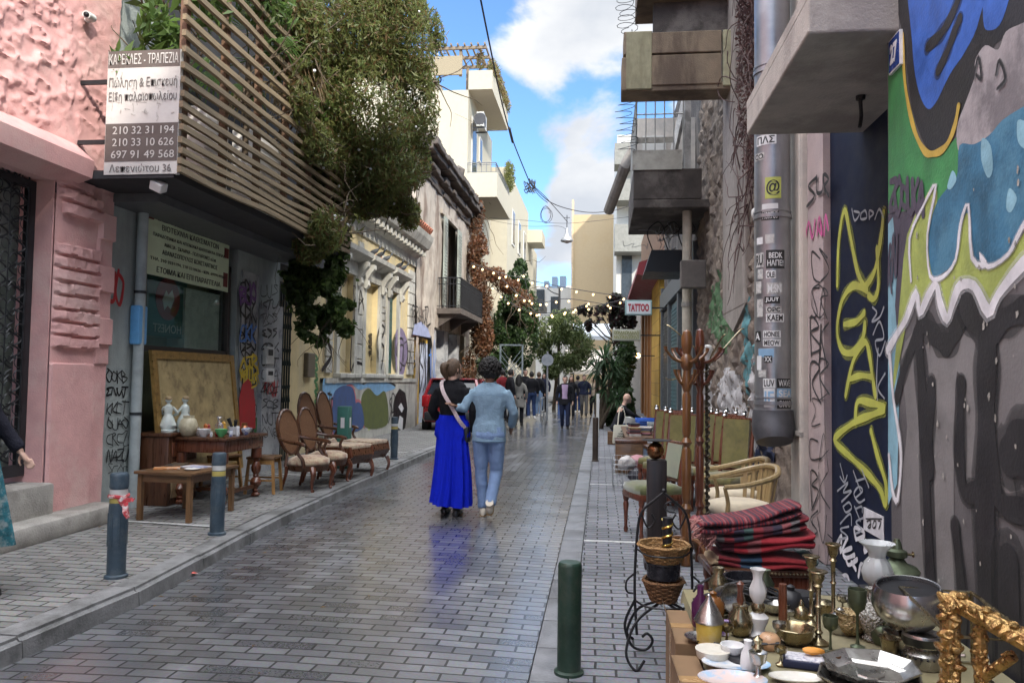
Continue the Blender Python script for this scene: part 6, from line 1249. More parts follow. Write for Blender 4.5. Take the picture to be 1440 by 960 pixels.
p = oZ(475, 640, PZ); p = Vector((-3.95, 11.6, 0)); t = thing('bollard', 'square teal green pavement post behind the antique armchairs', 'bollard', (p.x, p.y, PZ), world=False)
b = B(); b.cbox(-.09, .09, -.09, .09, 0, .95, .01); b.obj('post', mat('post_teal', (.04, .14, .11), .5, var=.2, stain=(.02, .06, .05), samt=.5), t, smooth=True); b = B(); b.box(.091, .094, -.03, .03, .62, .78); b.box(-.03, .03, -.094, -.091, .62, .78); b.obj('sticker', m_stw, t)
# furniture woods
m_walnut = wood('walnut', (.075, .030, .014), .32, (1, 1, 12), .5, .3); m_mahog = wood('mahogany', (.12, .038, .018), .3, (1, 1, 12), .45, .35); m_oakd = wood('dark_oak', (.14, .075, .035), .4, (12, 1, 1), .45, .2); m_pine = wood('honey_pine', (.34, .18, .06), .4, (1, 1, 12), .35, .2)
m_floral = mat('floral_tapestry', (.46, .36, .24), .9, var=.25, scale=14, stain=(.26, .10, .07), sscale=16, samt=.8, sheen=.3); m_cane = mat('cane_webbing', (.15, .07, .03), .7, var=.45, scale=120, bump=.5, bscale=160)
def turned(h, r, ks=1): return [(r*.55, 0), (r*.85, .01*h), (r*.9, .05*h), (r*.5, .09*h), (r*.75, .13*h), (r*.45, .16*h), (r*1.05, .24*h), (r*1.15, .30*h), (r*.8, .37*h), (r*.45, .40*h), (r*.65, .42*h), (r*.5, .45*h), (r*.9, .52*h), (r*1.0, .60*h), (r*.75, .68*h), (r*.5, .72*h), (r*.8, .745*h), (r*.5, .77*h), (r*1.05, .80*h), (r*1.05, .99*h)]
# small low table
t = thing('low_table', 'small dark wooden table with straight legs and papers on top', 'table', (-4.14, 7.40, PZ), R(-6))
b = B(); b.cbox(-.32, .32, -.40, .40, .445, .475, .008); b.obj('tabletop', m_oakd, t, smooth=True); b = B(); b.box(-.28, .28, -.36, -.335, .37, .445); b.box(-.28, .28, .335, .36, .37, .445); b.box(-.28, -.255, -.335, .335, .37, .445); b.box(.255, .28, -.335, .335, .37, .445); b.obj('apron', m_oakd, t)
for sx in (-1, 1):
    for sy in (-1, 1): b = B(); b.prism([(sx*.27-.022, sy*.35-.022, .445), (sx*.27+.022, sy*.35-.022, .445), (sx*.27+.022, sy*.35+.022, .445), (sx*.27-.022, sy*.35+.022, .445)], (0, 0, -.445)); b.obj('leg', wood('oak_leg', (.17, .09, .04), .4, (1, 1, 12), .4), t)
tz = PZ+.475
for k, (x, y, rz, sx, sy, mm, lb) in enumerate(((-4.28, 7.25, .5, .24, .17, mat('print_orange', (.5, .2, .06), .5, var=.5, scale=18, stain=(.6, .5, .4), samt=.8, sscale=12), 'orange printed booklet lying on the small low table'), (-4.07, 7.42, -.3, .26, .18, mat('print_white', (.62, .6, .62), .4, var=.2, scale=20, stain=(.12, .16, .4), samt=.9, sscale=14), 'white and blue printed leaflet on the small low table'), (-4.35, 7.55, .1, .16, .24, mat('print_dark', (.04, .035, .03), .5, stain=(.3, .2, .1), samt=.6, sscale=12), 'dark covered book at the back of the small low table'))):
    b = B(); b.obox((0, 0, .008), (sx, sy, .012), (0, 0, 0), .002); o = b.obj('booklet', mm); o.location = (x, y, tz+.0005+.012*(k == 1)*0); o.rotation_euler = (0, 0, rz); tag(o, lb, 'booklet', None)
b = B(); b.lathe([(.03, 0), (.06, .006), (.075, .016), (.07, .016), (.05, .009), (.0001, .008)], n=20); o = b.obj('saucer', m_wplas, smooth=True); o.location = (-4.0, 7.22, tz); tag(o, 'small pale saucer at the front edge of the low table', 'saucer')
# carved dining table
TT = thing('carved_table', 'heavy dark dining table on bulbous turned legs, covered with crockery', 'table', (-4.30, 8.36, PZ), R(-4)); th = .70
b = B(); b.cbox(-.34, .34, -.46, .46, th, th+.035, .012); b.obj('tabletop', m_walnut, TT, smooth=True); b = B(); b.cbox(-.30, .30, -.42, .42, th-.13, th-.001, .008); b.obj('apron', m_mahog, TT, smooth=True)
for sx in (-1, 1):
    for sy in (-1, 1): b = B(); b.lathe(turned(th-.13, .058), (sx*.25, sy*.36, 0), 16); b.obj('leg', m_mahog, TT, smooth=True)
b = B(); b.box(-.24, .24, -.02, .02, .10, .14); b.box(-.26, -.22, -.34, .34, .10, .14); b.box(.22, .26, -.34, .34, .10, .14); b.obj('stretcher', m_walnut, TT)
tz = PZ+th+.036
def ware(name, label, cat, prof, loc, m, n=20, sub=None, group=None, **k):
    b = B(); b.lathe(prof, n=n, **k); o = b.obj(name, m, smooth=True); o.location = loc; tag(o, label, cat, group)
    return o
m_cer = mat('ceramic_cream', (.48, .43, .30), .35, var=.2, scale=12, stain=(.28, .24, .15), samt=.5, sscale=8); m_copper0 = mat('copper_old', (.32, .13, .06), .35, metal=.8); m_china = mat('china_white', (.66, .66, .66), .2, var=.08); m_chinab = mat('china_blue', (.6, .62, .66), .2, stain=(.05, .1, .4), sscale=30, samt=.95)
ware('vase', 'round cream ceramic vase at the near corner of the carved table', 'vase', [(.05, 0), (.075, .02), (.098, .08), (.10, .12), (.08, .18), (.058, .20), (.06, .225), (.052, .225), (.05, .2), (.0001, .19)], (-4.52, 8.05, tz), m_cer)
bowl = [(.03, 0), (.035, .012), (.06, .04), (.075, .085), (.07, .085), (.055, .045), (.0001, .02)]
ware('bowl', 'white fluted bowl on the carved table beside the cream vase', 'bowl', bowl, (-4.32, 8.02, tz), m_china, flute=10, fa=.04, n=40)
ware('bowl', 'pale green bowl in the middle of the carved table', 'bowl', [(r*.95, z) for r, z in bowl], (-4.14, 8.06, tz), mat('bowl_green', (.12, .42, .16), .3, var=.15))
ware('mortar', 'white mortar holding dark pestles on the carved table', 'mortar', [(.04, 0), (.05, .01), (.055, .05), (.07, .10), (.06, .10), (.045, .05), (.0001, .03)], (-4.12, 8.3, tz), m_china)
b = B(); b.tube([(-4.12, 8.3, tz+.05), (-4.17, 8.27, tz+.19)], [.012, .022], 8); b.tube([(-4.11, 8.31, tz+.05), (-4.08, 8.27, tz+.17)], [.012, .02], 8); tag(b.obj('pestle', m_black, smooth=True), 'dark pestles leaning out of the white mortar', 'pestle')
ware('glass_jar', 'clear glass jar with stopper on the carved table', 'jar', [(.035, 0), (.045, .02), (.045, .12), (.02, .15), (.02, .19), (.032, .2), (.03, .215), (.0001, .22)], (-4.25, 8.22, tz), mat('jar_glass', (.75, .72, .72), .05, trans=.85))
for k, (x, y, lb, mm, sc) in enumerate(((-4.40, 8.20, 'small orange ornament behind the white bowl', (.55, .16, .04), 1), (-4.28, 8.38, 'yellow orange figurine on the carved table', (.55, .3, .05), 1.15), (-4.45, 8.36, 'small red ornament behind the cream vase', (.35, .06, .05), .9))):
    ware('ornament', lb, 'ornament', [(r*sc, z*sc) for r, z in ((.025, 0), (.03, .01), (.018, .03), (.032, .06), (.02, .09), (.024, .11), (.0001, .135))], (x, y, tz), mat('ornament_%d' % k, mm, .35), 14)
ware('salt_shaker', 'white shaker with silver cap at the street end of the carved table', 'shaker', [(.02, 0), (.024, .01), (.018, .08), (.022, .085), (.018, .11), (.0001, .115)], (-4.02, 8.2, tz), m_china, 14)
for k, (x, y, lb) in enumerate(((-4.03, 8.42, 'blue patterned china cup at the street side of the carved table'), (-4.08, 8.56, 'blue patterned china dish at the far side of the carved table'))): ware('china_cup', lb, 'cup', [(r*.75, z*.8) for r, z in bowl], (x, y, tz), m_chinab, 18)
ware('china_plate', 'stack of pale plates by the mortar on the carved table', 'plates', [(.05, 0), (.09, .012), (.095, .016), (.092, .02), (.096, .024), (.09, .03), (.05, .026), (.0001, .026)], (-4.30, 8.55, tz), m_china, 22)
ware('copper_pot', 'little copper coffee pot at the back of the carved table', 'pot', [(.03, 0), (.05, .01), (.055, .05), (.03, .09), (.038, .12), (.0001, .12)], (-4.16, 8.65, tz), mat('copper_old', (.32, .13, .06), .35, metal=.8), 16)
for i, (x, y, s_, mm, lb) in enumerate(((-4.48, 8.18, .9, m_china, 'small white jug by the cream vase'), (-4.22, 8.12, .8, m_redp, 'red glass beaker before the mortar'), (-4.36, 8.10, .8, m_copper0, 'small copper beaker behind the fluted bowl'), (-4.06, 8.12, .8, m_chinab, 'blue painted beaker at the near corner of the carved table'), (-4.35, 8.46, 1.1, m_cer, 'cream beaker at the back of the carved table'), (-4.2, 8.46, 1.2, m_boly, 'ochre beaker behind the mortar'), (-4.24, 8.03, .6, m_china, 'tiny white pot between the bowls'))):
    ware('beaker', lb, 'beaker', [(r*s_, z*s_) for r, z in ((.02, 0), (.026, .01), (.03, .06), (.02, .085), (.026, .1), (.022, .1), (.0001, .09))], (x, y, tz), mm, 16)
# framed tapestry leaning against the glass
a, c = oX(204, 545, -4.93), oX(321, 545, -4.93); z0, z1 = .32, oX(331, 495, -4.93).z; z1 = 1.80
t = thing('framed_tapestry', 'large gilt framed tapestry in faded gold leaning on the shop window', 'picture', (-4.9, (a.y+c.y)/2, PZ), world=True)
def lean(z): return -4.72-.20*(z-.3)/1.6
m_gilt = mat('gilt_frame', (.36, .22, .07), .35, var=.35, scale=20, metal=.6, bump=.3, bscale=90)
b = B(); w_ = .09; y0, y1 = a.y, c.y
def fr(y0, y1, za, zb): b.prism([(lean(za), y0, za), (lean(za)+.04, y0, za), (lean(zb)+.04, y0, zb), (lean(zb), y0, zb)], (0, y1-y0, 0))
fr(y0, y0+w_, z0, z1); fr(y1-w_, y1, z0, z1); fr(y0+w_, y1-w_, z0, z0+w_); fr(y0+w_, y1-w_, z1-w_, z1); b.obj('frame', m_gilt, t)
b = B(); b.prism([(lean(z0)-.005, y0+.01, z0+.01), (lean(z0)+.02, y0+.01, z0+.01), (lean(z1)+.02, y0+.01, z1-.01), (lean(z1)-.005, y0+.01, z1-.01)], (0, y1-y0-.02, 0)); b.obj('canvas', mat('tapestry_gold', (.38, .29, .14), .8, var=.25, scale=5, stain=(.20, .15, .075), sscale=4.5, samt=.95), t)
# sideboard with porcelain figurines
p = oZ(200, 690, PZ); sx0 = -4.72
t = thing('sideboard', 'dark carved sideboard with marble-patterned door standing by the drainpipe', 'sideboard', (-4.62, 8.2, PZ)); b = B(); b.cbox(-.22, .2, -.22, .42, .74, .78, .01); b.cbox(-.2, .17, -.2, .4, .0, .74, .012); b.obj('carcass', m_walnut, t, smooth=True)
t.location = (-4.78, 8.02, PZ)
b = B(); b.cbox(.17, .19, -.14, .36, .08, .46, .008); b.obj('door', mat('marquetry', (.28, .20, .11), .4, var=.35, scale=6, stain=(.14, .08, .04), sscale=5, samt=.8), t); b = B(); b.cbox(.17, .185, -.14, .36, .52, .68, .006); b.obj('drawer', m_mahog, t)
tz2 = PZ+.781
def figurine(loc, rz, label, m, s=1.0):
    t = thing('figurine', label, 'figurine', loc, rz, 'porcelain figurines on the sideboard'); b = B()
    b.lathe([(.075*s, 0), (.08*s, .02*s), (.07*s, .03*s), (.085*s, .07*s), (.06*s, .14*s), (.035*s, .19*s), (.045*s, .24*s), (.04*s, .27*s), (.016*s, .29*s), (.017*s, .305*s)], n=18, wob=.08); b.ball((0, 0, .335*s), .034*s, 2); b.tube([(.04*s, 0, .26*s), (.085*s, .02*s, .2*s), (.05*s, .06*s, .17*s)], .014*s, 8, k=3); b.tube([(-.04*s, 0, .26*s), (-.07*s, .03*s, .2*s), (-.02*s, .07*s, .18*s)], .014*s, 8, k=3); b.obj('body', m, t, smooth=True)
    b = B(); b.ball((0, -.008*s, .35*s), .034*s, 2, (1, 1, .8), jag=.08); b.obj('hair', mat('hair_gilt', (.3, .22, .12), .4), t, smooth=True); return t
m_porc = mat('porcelain', (.58, .62, .58), .22, var=.15, scale=14, stain=(.35, .45, .45), samt=.6, sscale=14)
f = figurine((-4.72, 7.98, tz2), .4, 'tall pale porcelain lady figurine nearest the drainpipe', m_porc, 1.05)
dup(f, (-4.62, 8.14, tz2), 1.4, 'second porcelain figurine from the drainpipe'); f2 = figurine((-4.68, 8.30, tz2), 2.3, 'small blue-grey porcelain figurine at the far end of the sideboard', mat('porcelain_blue', (.22, .28, .36), .25, var=.3, stain=(.5, .5, .5), samt=.7, sscale=18), .66)
# stools
def stool(label, loc, rz, m, h=.44, w=.17):
    t = thing('wooden_stool', label, 'stool', loc, rz, 'wooden stools by the carved table'); b = B(); b.cbox(-w, w, -w, w, h-.03, h, .008); b.obj('seat', m_oakd, t, smooth=True)
    b = B(); b.box(-w+.02, w-.02, -w+.015, -w+.035, h-.09, h-.03); b.box(-w+.02, w-.02, w-.035, w-.015, h-.09, h-.03); b.obj('apron', m, t)
    for sx in (-1, 1):
        for sy in (-1, 1): b = B(); b.beam((sx*(w-.03), sy*(w-.03), h-.03), (sx*(w+.0), sy*(w+.0), 0), .032, .032, (0, 1, 0)); b.obj('leg', m, t)
    b = B(); b.beam((-w+.02, -w+.02, .16), (w-.02, -w+.02, .16), .02, .02); b.beam((-w+.02, w-.02, .16), (w-.02, w-.02, .16), .02, .02); b.obj('stretcher', m, t); return t
s = stool('honey coloured wooden stool to the right of the carved table', (-4.06, 9.0, PZ), R(8), m_pine); dup(s, (-4.62, 9.02, PZ), R(-10), 'wooden stool half hidden behind the carved table')
# antique armchairs
def armchair(label, loc, rz, tall=1.0, arms=True, group='antique cane-backed armchairs'):
    t = thing('antique_armchair', label, 'armchair', loc, rz, group); sh = .33
    b = B(); b.loft([((0, 0, sh-.02), .25, .25, (1, 0, 0), (0, 1, 0)), ((0, 0, sh), .265, .265, (1, 0, 0), (0, 1, 0)), ((.01, 0, sh+.05), .25, .25, (1, 0, 0), (0, 1, 0)), ((.01, 0, sh+.085), .17, .17, (1, 0, 0), (0, 1, 0)), ((.01, 0, sh+.095), .05, .05, (1, 0, 0), (0, 1, 0))]); b.obj('seat', m_floral, t, smooth=True, ang=70)
    b = B(); b.loft([((0, 0, sh-.09), .24, .24, (1, 0, 0), (0, 1, 0)), ((0, 0, sh-.02), .262, .262, (1, 0, 0), (0, 1, 0))]); b.obj('seat_rail', m_walnut, t, smooth=True)
    H_ = .56*tall; zc = sh+.12+H_*.42; tilt = .22
    oval = [Vector((-.24-tilt*(zc+H_*.46*math.sin(a)-sh), .20*math.cos(a)*(1-.12*math.sin(a)*-1), zc+H_*.46*math.sin(a)+(.03 if abs(math.sin(a)-1) < .1 else 0))) for a in [2*PI*q/22 for q in range(22)]]
    b = B(); b.tube(oval, .024, 8, closed=True); b.tube([(-.24, -.15, sh-.05), oval[15]], .02, 8); b.tube([(-.24, .15, sh-.05), oval[18]], .02, 8); b.obj('back_frame', m_walnut, t, smooth=True)
    b = B(); b.prism(oval, (.014, 0, .003)); b.obj('cane_panel', m_cane, t)
    for s in (-1, 1):
        if arms:
            b = B(); b.tube([(-.30, s*.20, sh+.30), (-.12, s*.265, sh+.27), (.06, s*.275, sh+.255), (.13, s*.27, sh+.235)], [.018, .02, .026, .02], 8, k=4); b.tube([(.08, s*.272, sh+.25), (.03, s*.275, sh+.15), (.09, s*.255, sh+.06), (.10, s*.24, sh-.04)], [.018, .022, .026], 8, k=4); b.obj('arm', m_walnut, t, smooth=True)
        for q in (-1, 1):
            b = B()
            if q > 0: b.tube([(.19, s*.19, sh-.04), (.225, s*.215, sh-.12), (.20, s*.20, .12), (.19, s*.19, .03), (.215, s*.205, .012)], [.036, .036, .022, .015, .024], 8, k=4)
            else: b.tube([(-.20, s*.17, sh-.04), (-.21, s*.175, .18), (-.26, s*.19, .01)], [.028, .02, .018], 8, k=4)
            b.obj('leg', m_mahog, t, smooth=True)
    return t
armchair('low antique armchair with floral seat and cane oval back, nearest the stool', (-3.64, 9.36, PZ), R(-14)); armchair('low antique armchair with floral seat, behind the nearest armchair', (-3.62, 9.98, PZ), R(-10))
armchair('taller cane-backed antique chair, nearer of the two beside the green post', (-4.2, 11.45, PZ), R(-16), 1.35); armchair('taller cane-backed antique chair, last in the row beside the green post', (-4.15, 12.1, PZ), R(-12), 1.35)
def fauteuil(label, loc, rz):
    t = thing('antique_settee', label, 'settee', loc, rz, 'dark carved settee seats at the end of the chair row'); b = B(); b.cbox(-.28, .25, -.26, .26, .40, .46, .03); b.obj('seat', m_floral, t, smooth=True)
    for s in (-1, 1): b = B(); b.prism([(.25, s*.24-.02, .44), (.28, s*.24-.02, .30), (.19, s*.24-.02, .18), (-.25, s*.24-.02, .2), (-.27, s*.24-.02, .42)], (0, .04, 0)); b.tube([(.24, s*.24, .2), (.28, s*.24, .1), (.25, s*.24, 0)], [.03, .022, .02], 7, k=3); b.tube([(-.24, s*.24, .2), (-.27, s*.24, 0)], [.03, .02], 7); b.obj('side_frame', m_mahog, t)
    b = B(); b.prism([(.24, -.22, .42), (.29, -.22, .32), (.23, -.22, .2), (.21, -.22, .2), (.22, -.22, .42)], (0, .44, 0)); b.obj('front_panel', m_walnut, t); return t
f = fauteuil('dark carved settee seat at the kerb in front of the tall chairs, nearer one', (-3.58, 10.65, PZ), R(-20)); dup(f, (-3.55, 11.4, PZ), R(-14), 'dark carved settee seat at the kerb in front of the tall chairs, farther one')
# red hatchback parked half on the pavement
CR = thing('parked_car', 'red hatchback parked on the left behind the strolling couple', 'car', (-3.95, 20.2, .03), R(1.5))
m_carp = mat('car_red', (.30, .018, .022), .22, var=.08, coat=1.0, stain=(.22, .015, .02), samt=.3); m_carg = mat('car_glass', (.02, .025, .035), .05, var=.2); m_rub_ = mat('tyre_rubber', (.02, .02, .02), .8); m_tail = mat('tail_red', (.42, .01, .015), .12, var=.1)
W2 = .83
secs = [(-.02, .40, .95, .70), (.0, .34, 1.02, .76), (.10, .30, 1.06, .80), (.55, .28, 1.05, W2), (1.6, .27, 1.02, W2), (2.7, .28, .96, W2), (3.4, .30, .86, .80), (3.75, .36, .70, .72), (3.85, .42, .6, .64)]
b = B(); vs = []
for y, z0, z1, w in secs:
    vs += [(-w*.92, y, z0), (-w, y, z0+.10), (-w, y, (z0+z1)/2), (-w*.97, y, z1-.06), (-w*.90, y, z1), (w*.90, y, z1), (w*.97, y, z1-.06), (w, y, (z0+z1)/2), (w, y, z0+.10), (w*.92, y, z0)]
n = 10; fs = []
for i in range(len(secs)-1):
    for j in range(n): fs.append((i*n+j, i*n+(j+1) % n, (i+1)*n+(j+1) % n, (i+1)*n+j))
fs += [tuple(range(n)), tuple(range((len(secs)-1)*n, len(secs)*n))]; b.add(vs, fs); b.obj('body', m_carp, CR, smooth=True)
def cab(z0, z1, ins, y0, y1, y2, y3):
    return [(-W2*.90+ins, y0, z0), (W2*.90-ins, y0, z0), (W2*.90-ins, y3, z0), (-W2*.90+ins, y3, z0), (-.60+ins, y1, z1), (.60-ins, y1, z1), (.60-ins, y2, z1), (-.60+ins, y2, z1)]
b = B(); b.add(cab(1.02, 1.44, .01, .06, .30, 1.85, 2.6), [(0, 3, 2, 1), (4, 5, 6, 7), (0, 1, 5, 4), (1, 2, 6, 5), (2, 3, 7, 6), (3, 0, 4, 7)]); b.obj('windows', m_carg, CR)
b = B(); b.prism([(-.615, .30, 1.435), (.615, .30, 1.435), (.60, 1.85, 1.445), (-.60, 1.85, 1.445)], (0, 0, .045)); b.cbox(-.58, .58, .2, .36, 1.45, 1.49, .015)
for s in (-1, 1): b.beam((s*.735, .055, 1.02), (s*.60, .29, 1.45), .07, .05); b.beam((s*.745, 2.62, 1.0), (s*.6, 1.87, 1.45), .05, .05); b.beam((s*.75, 1.3, 1.02), (s*.605, 1.25, 1.45), .06, .05)
b.obj('roof', m_carp, CR, smooth=True)
for s in (-1, 1):
    b = B(); b.cbox(s*.70-.10, s*.70+.10, -.045, .12, .72, 1.03, .03); b.obj('tail_light', m_tail, CR, smooth=True)
    for yy in (.62, 3.05):
        b = B(); b.tube([(s*.70, yy, .29), (s*.86, yy, .29)], .29, 24); wo = b.obj('wheel', m_rub_, CR, smooth=True); b = B(); b.tube([(s*.85, yy, .29), (s*.868, yy, .29)], .18, 16); b.obj('rim', m_galv, wo)
b = B(); b.cbox(-.72, .72, -.10, .1, .36, .60, .05); b.obj('bumper', mat('bumper_dark', (.03, .03, .033), .5), CR, smooth=True); b = B(); b.box(-.26, .26, -.04, -.024, .74, .86); b.obj('number_plate', m_white, CR)
b = B(); b.box(-.5, .5, .03, .05, 1.0, 1.02); b.obj('wiper', m_black, CR)
# litter
p = oZ(266, 808, .004); b = B(); rg = random.Random(1); b.add([p+Vector((-.05, -.02, .01)), p+Vector((.05, -.03, .02)), p+Vector((.06, .03, .008)), p+Vector((-.04, .035, .025)), p+Vector((0, 0, .04))], [(0, 1, 4), (1, 2, 4), (2, 3, 4), (3, 0, 4), (0, 3, 2, 1)]); tag(b.obj('litter', mat('litter_red', (.55, .1, .08), .5, stain=(.7, .68, .65), samt=.95, sscale=14)), 'crumpled red and white wrapper lying in the gutter', 'litter')
rg = random.Random(8); b = B()
for i in range(140):
    e = rg.random(); x, y = (rg.uniform(-4.85, -4.2), rg.uniform(6.0, 12)) if e < .5 else ((kerbX(5)+rg.uniform(0, .3), rg.uniform(3.5, 14)) if e < .75 else (rg.uniform(-3.2, 1.5), rg.uniform(3.5, 14)))
    z = .132 if x < -3.3 else .02; s_ = rg.uniform(.008, .024); a = rg.uniform(0, 6); b.add([(x+s_*math.cos(a), y+s_*math.sin(a), z), (x-s_*.5*math.sin(a), y+s_*.5*math.cos(a), z+.006), (x-s_*math.cos(a), y-s_*math.sin(a), z+.002), (x+s_*.5*math.sin(a), y-s_*.5*math.cos(a), z+.008)], [(0, 1, 2, 3)])
tag(b.obj('fallen_leaves', leafmat('leaf_litter', (.16, .10, .04))), 'scattered fallen leaves and crumbs along the pavement', 'leaves', kind='stuff')
# second-hand goods on the right pavement
p = oZ(800, 945, .008); bollard('plain dark green bollard standing on the channel stones in the foreground', (p.x, p.y, .008), .575, .063, m_bolg, False)
p = oZ(837, 648, .008); bollard('slim dark bronze bollard on the channel stones in the middle distance', (p.x, p.y, .008), .82, .055, mat('bollard_bronze', (.05, .035, .025), .5, var=.3), False)
m_iron = mat('black_iron', (.02, .02, .022), .45, var=.4, metal=.4); m_wick = mat('wicker', (.30, .17, .065), .7, var=.5, scale=70, bump=.8, bscale=70); m_wickd = mat('wicker_dark', (.17, .085, .035), .7, var=.5, scale=70, bump=.8, bscale=70)
m_brass = mat('old_brass', (.31, .26, .165), .27, var=.3, scale=14, metal=.95, stain=(.20, .13, .05), sscale=10, samt=.6); m_silv = mat('tarnished_silver', (.44, .43, .41), .28, var=.25, scale=12, metal=.97, stain=(.20, .18, .16), sscale=9, samt=.6); m_bronze = mat('green_bronze', (.10, .12, .075), .38, var=.35, scale=14, metal=.7); m_copper = mat('copper', (.27, .13, .06), .3, var=.3, metal=.95)
m_opal = mat('opaline_white', (.72, .71, .70), .18, var=.05, trans=.25); m_frost = mat('frosted_glass', (.72, .74, .74), .25, var=.08, trans=.55)
def wicker_basket(parent, z0, r0, r1, h, m, cx=0, cy=0):
    b = B(); rows = 9
    b.lathe([(r0*.98, z0), (r1*.97, z0+h)], (cx, cy, 0), 36, cap=False); b.lathe([(0.001, z0+.004), (r0*.98, z0+.004)], (cx, cy, 0), 36, cap=False)
    for i in range(rows+1):
        t = i/rows; r_ = r0+(r1-r0)*t; z = z0+h*t; b.tube([(cx+(r_+.004*math.sin(9*a+i*PI))*math.cos(a), cy+(r_+.004*math.sin(9*a+i*PI))*math.sin(a), z) for a in [2*PI*q/54 for q in range(54)]], h/rows*.52 if i < rows else .011, 5, closed=True)
    for k in range(18): a = 2*PI*k/18; b.tube([(cx+(r0+.004)*math.cos(a), cy+(r0+.004)*math.sin(a), z0), (cx+(r1+.005)*math.cos(a), cy+(r1+.005)*math.sin(a), z0+h)], .004, 4)
    return b.obj('basket', m, parent, smooth=True)
# iron stand with baskets
SX, SY = .36, 4.47
st = thing('basket_stand', 'curly black iron stand carrying wicker baskets at the pavement edge', 'basket stand', (SX, SY, .012)); b = B()
for s in (-1, 1):
    b.tube([(s*.15, 0, .10), (s*.165, 0, .35), (s*.155, 0, .62), (s*.13, 0, .78), (s*.05, 0, .86), (0, 0, .90)], .008, 7, k=5)
    b.tube([(s*.16, 0, .30), (s*.22, 0, .16), (s*.18, 0, .04), (s*.10, 0, .02), (s*.06, 0, .07), (s*.09, 0, .11), (s*.12, 0, .09)], .008, 7, k=5)
    b.tube([(s*.155, 0, .45), (s*.21, 0, .40), (s*.21, 0, .34), (s*.17, 0, .33)], .006, 6, k=4); b.tube([(s*.13, 0, .78), (s*.09, 0, .70), (s*.05, 0, .74), (s*.07, 0, .78)], .006, 6, k=4)
    b.tube([(s*.155, -.0, .58), (s*.1, -.12, .57), (0, -.16, .57)], .005, 5, k=3); b.tube([(s*.16, 0, .29), (s*.10, -.12, .29), (0, -.15, .29)], .006, 5, k=3)
    b.tube([(s*.02, -.02, .29), (s*.16, -.16, .22), (s*.22, -.24, .08), (s*.17, -.28, .0), (s*.12, -.24, .04)], .008, 6, k=5); b.tube([(s*.02, .02, .29), (s*.14, .15, .2), (s*.2, .22, .05), (s*.16, .24, .0)], .008, 6, k=5)
b.tube([(.05+.045*math.cos(a), 0, .82+.03*math.sin(a)) for a in [PI*q/5 for q in range(9)]], .005, 5); b.ball((0, 0, .91), .014, 1)
b.tube([(0, -.05, .56), (.02, 0, .45), (0, 0, .3)], .007, 6); b.obj('frame', m_iron, st, smooth=True)
wicker_basket(st, .50, .085, .145, .11, m_wick); wicker_basket(st, .30, .07, .115, .11, m_wickd)
b = B(); b.lathe([(.0001, .42), (.088, .42), (.094, .425), (.098, .50), (.104, .505), (.104, .515), (.095, .515), (.092, .43)], n=32); b.obj('pan', mat('black_enamel', (.018, .018, .022), .25, var=.4, scale=30), st, smooth=True)
st.scale = (.97, .97, 1.0)
c = Vector((SX+.02, SY-.01, .575)); b = B(); sg = 26
t = thing('spiral_candle', 'black and gold spiral candle standing in the upper basket', 'candle', c); b.tube([(0, 0, -.06), (0, 0, .20)], .026, 16); b.obj('candle', m_black, t, smooth=True); b = B(); b.tube([(  .0265*math.cos(a), .0265*math.sin(a), .01+.18*a/(2*PI*3.5)) for a in [2*PI*3.5*q/80 for q in range(81)]], .0075, 6); b.obj('spiral', mat('gold_leaf', (.6, .42, .12), .2, metal=.9), t, smooth=True)
# dark square pedestal with copper ball and dish
t = thing('square_pedestal', 'tall square dark pedestal behind the basket stand', 'pedestal', (.465, 6.5, .012)); b = B(); b.cbox(-.078, .078, -.078, .078, 0, .88, .008); b.cbox(-.1, .1, -.1, .1, 0, .06, .008); b.obj('shaft', wood('ebony', (.018, .013, .012), .4, (1, 1, 14), .5), t, smooth=True)
b = B(); b.ball((.455, 6.5, .965), .072, 3); tag(b.obj('copper_ball', m_copper, smooth=True), 'shiny copper ball resting on the square dark pedestal', 'ball')
b = B(); b.lathe([(.03, 0), (.05, .006), (.12, .014), (.125, .018), (.05, .014), (.0001, .012)], n=24); o = b.obj('dish', m_black, smooth=True); o.location = (.46, 6.5, 1.036); tag(o, 'flat dark dish balanced on the copper ball', 'dish')
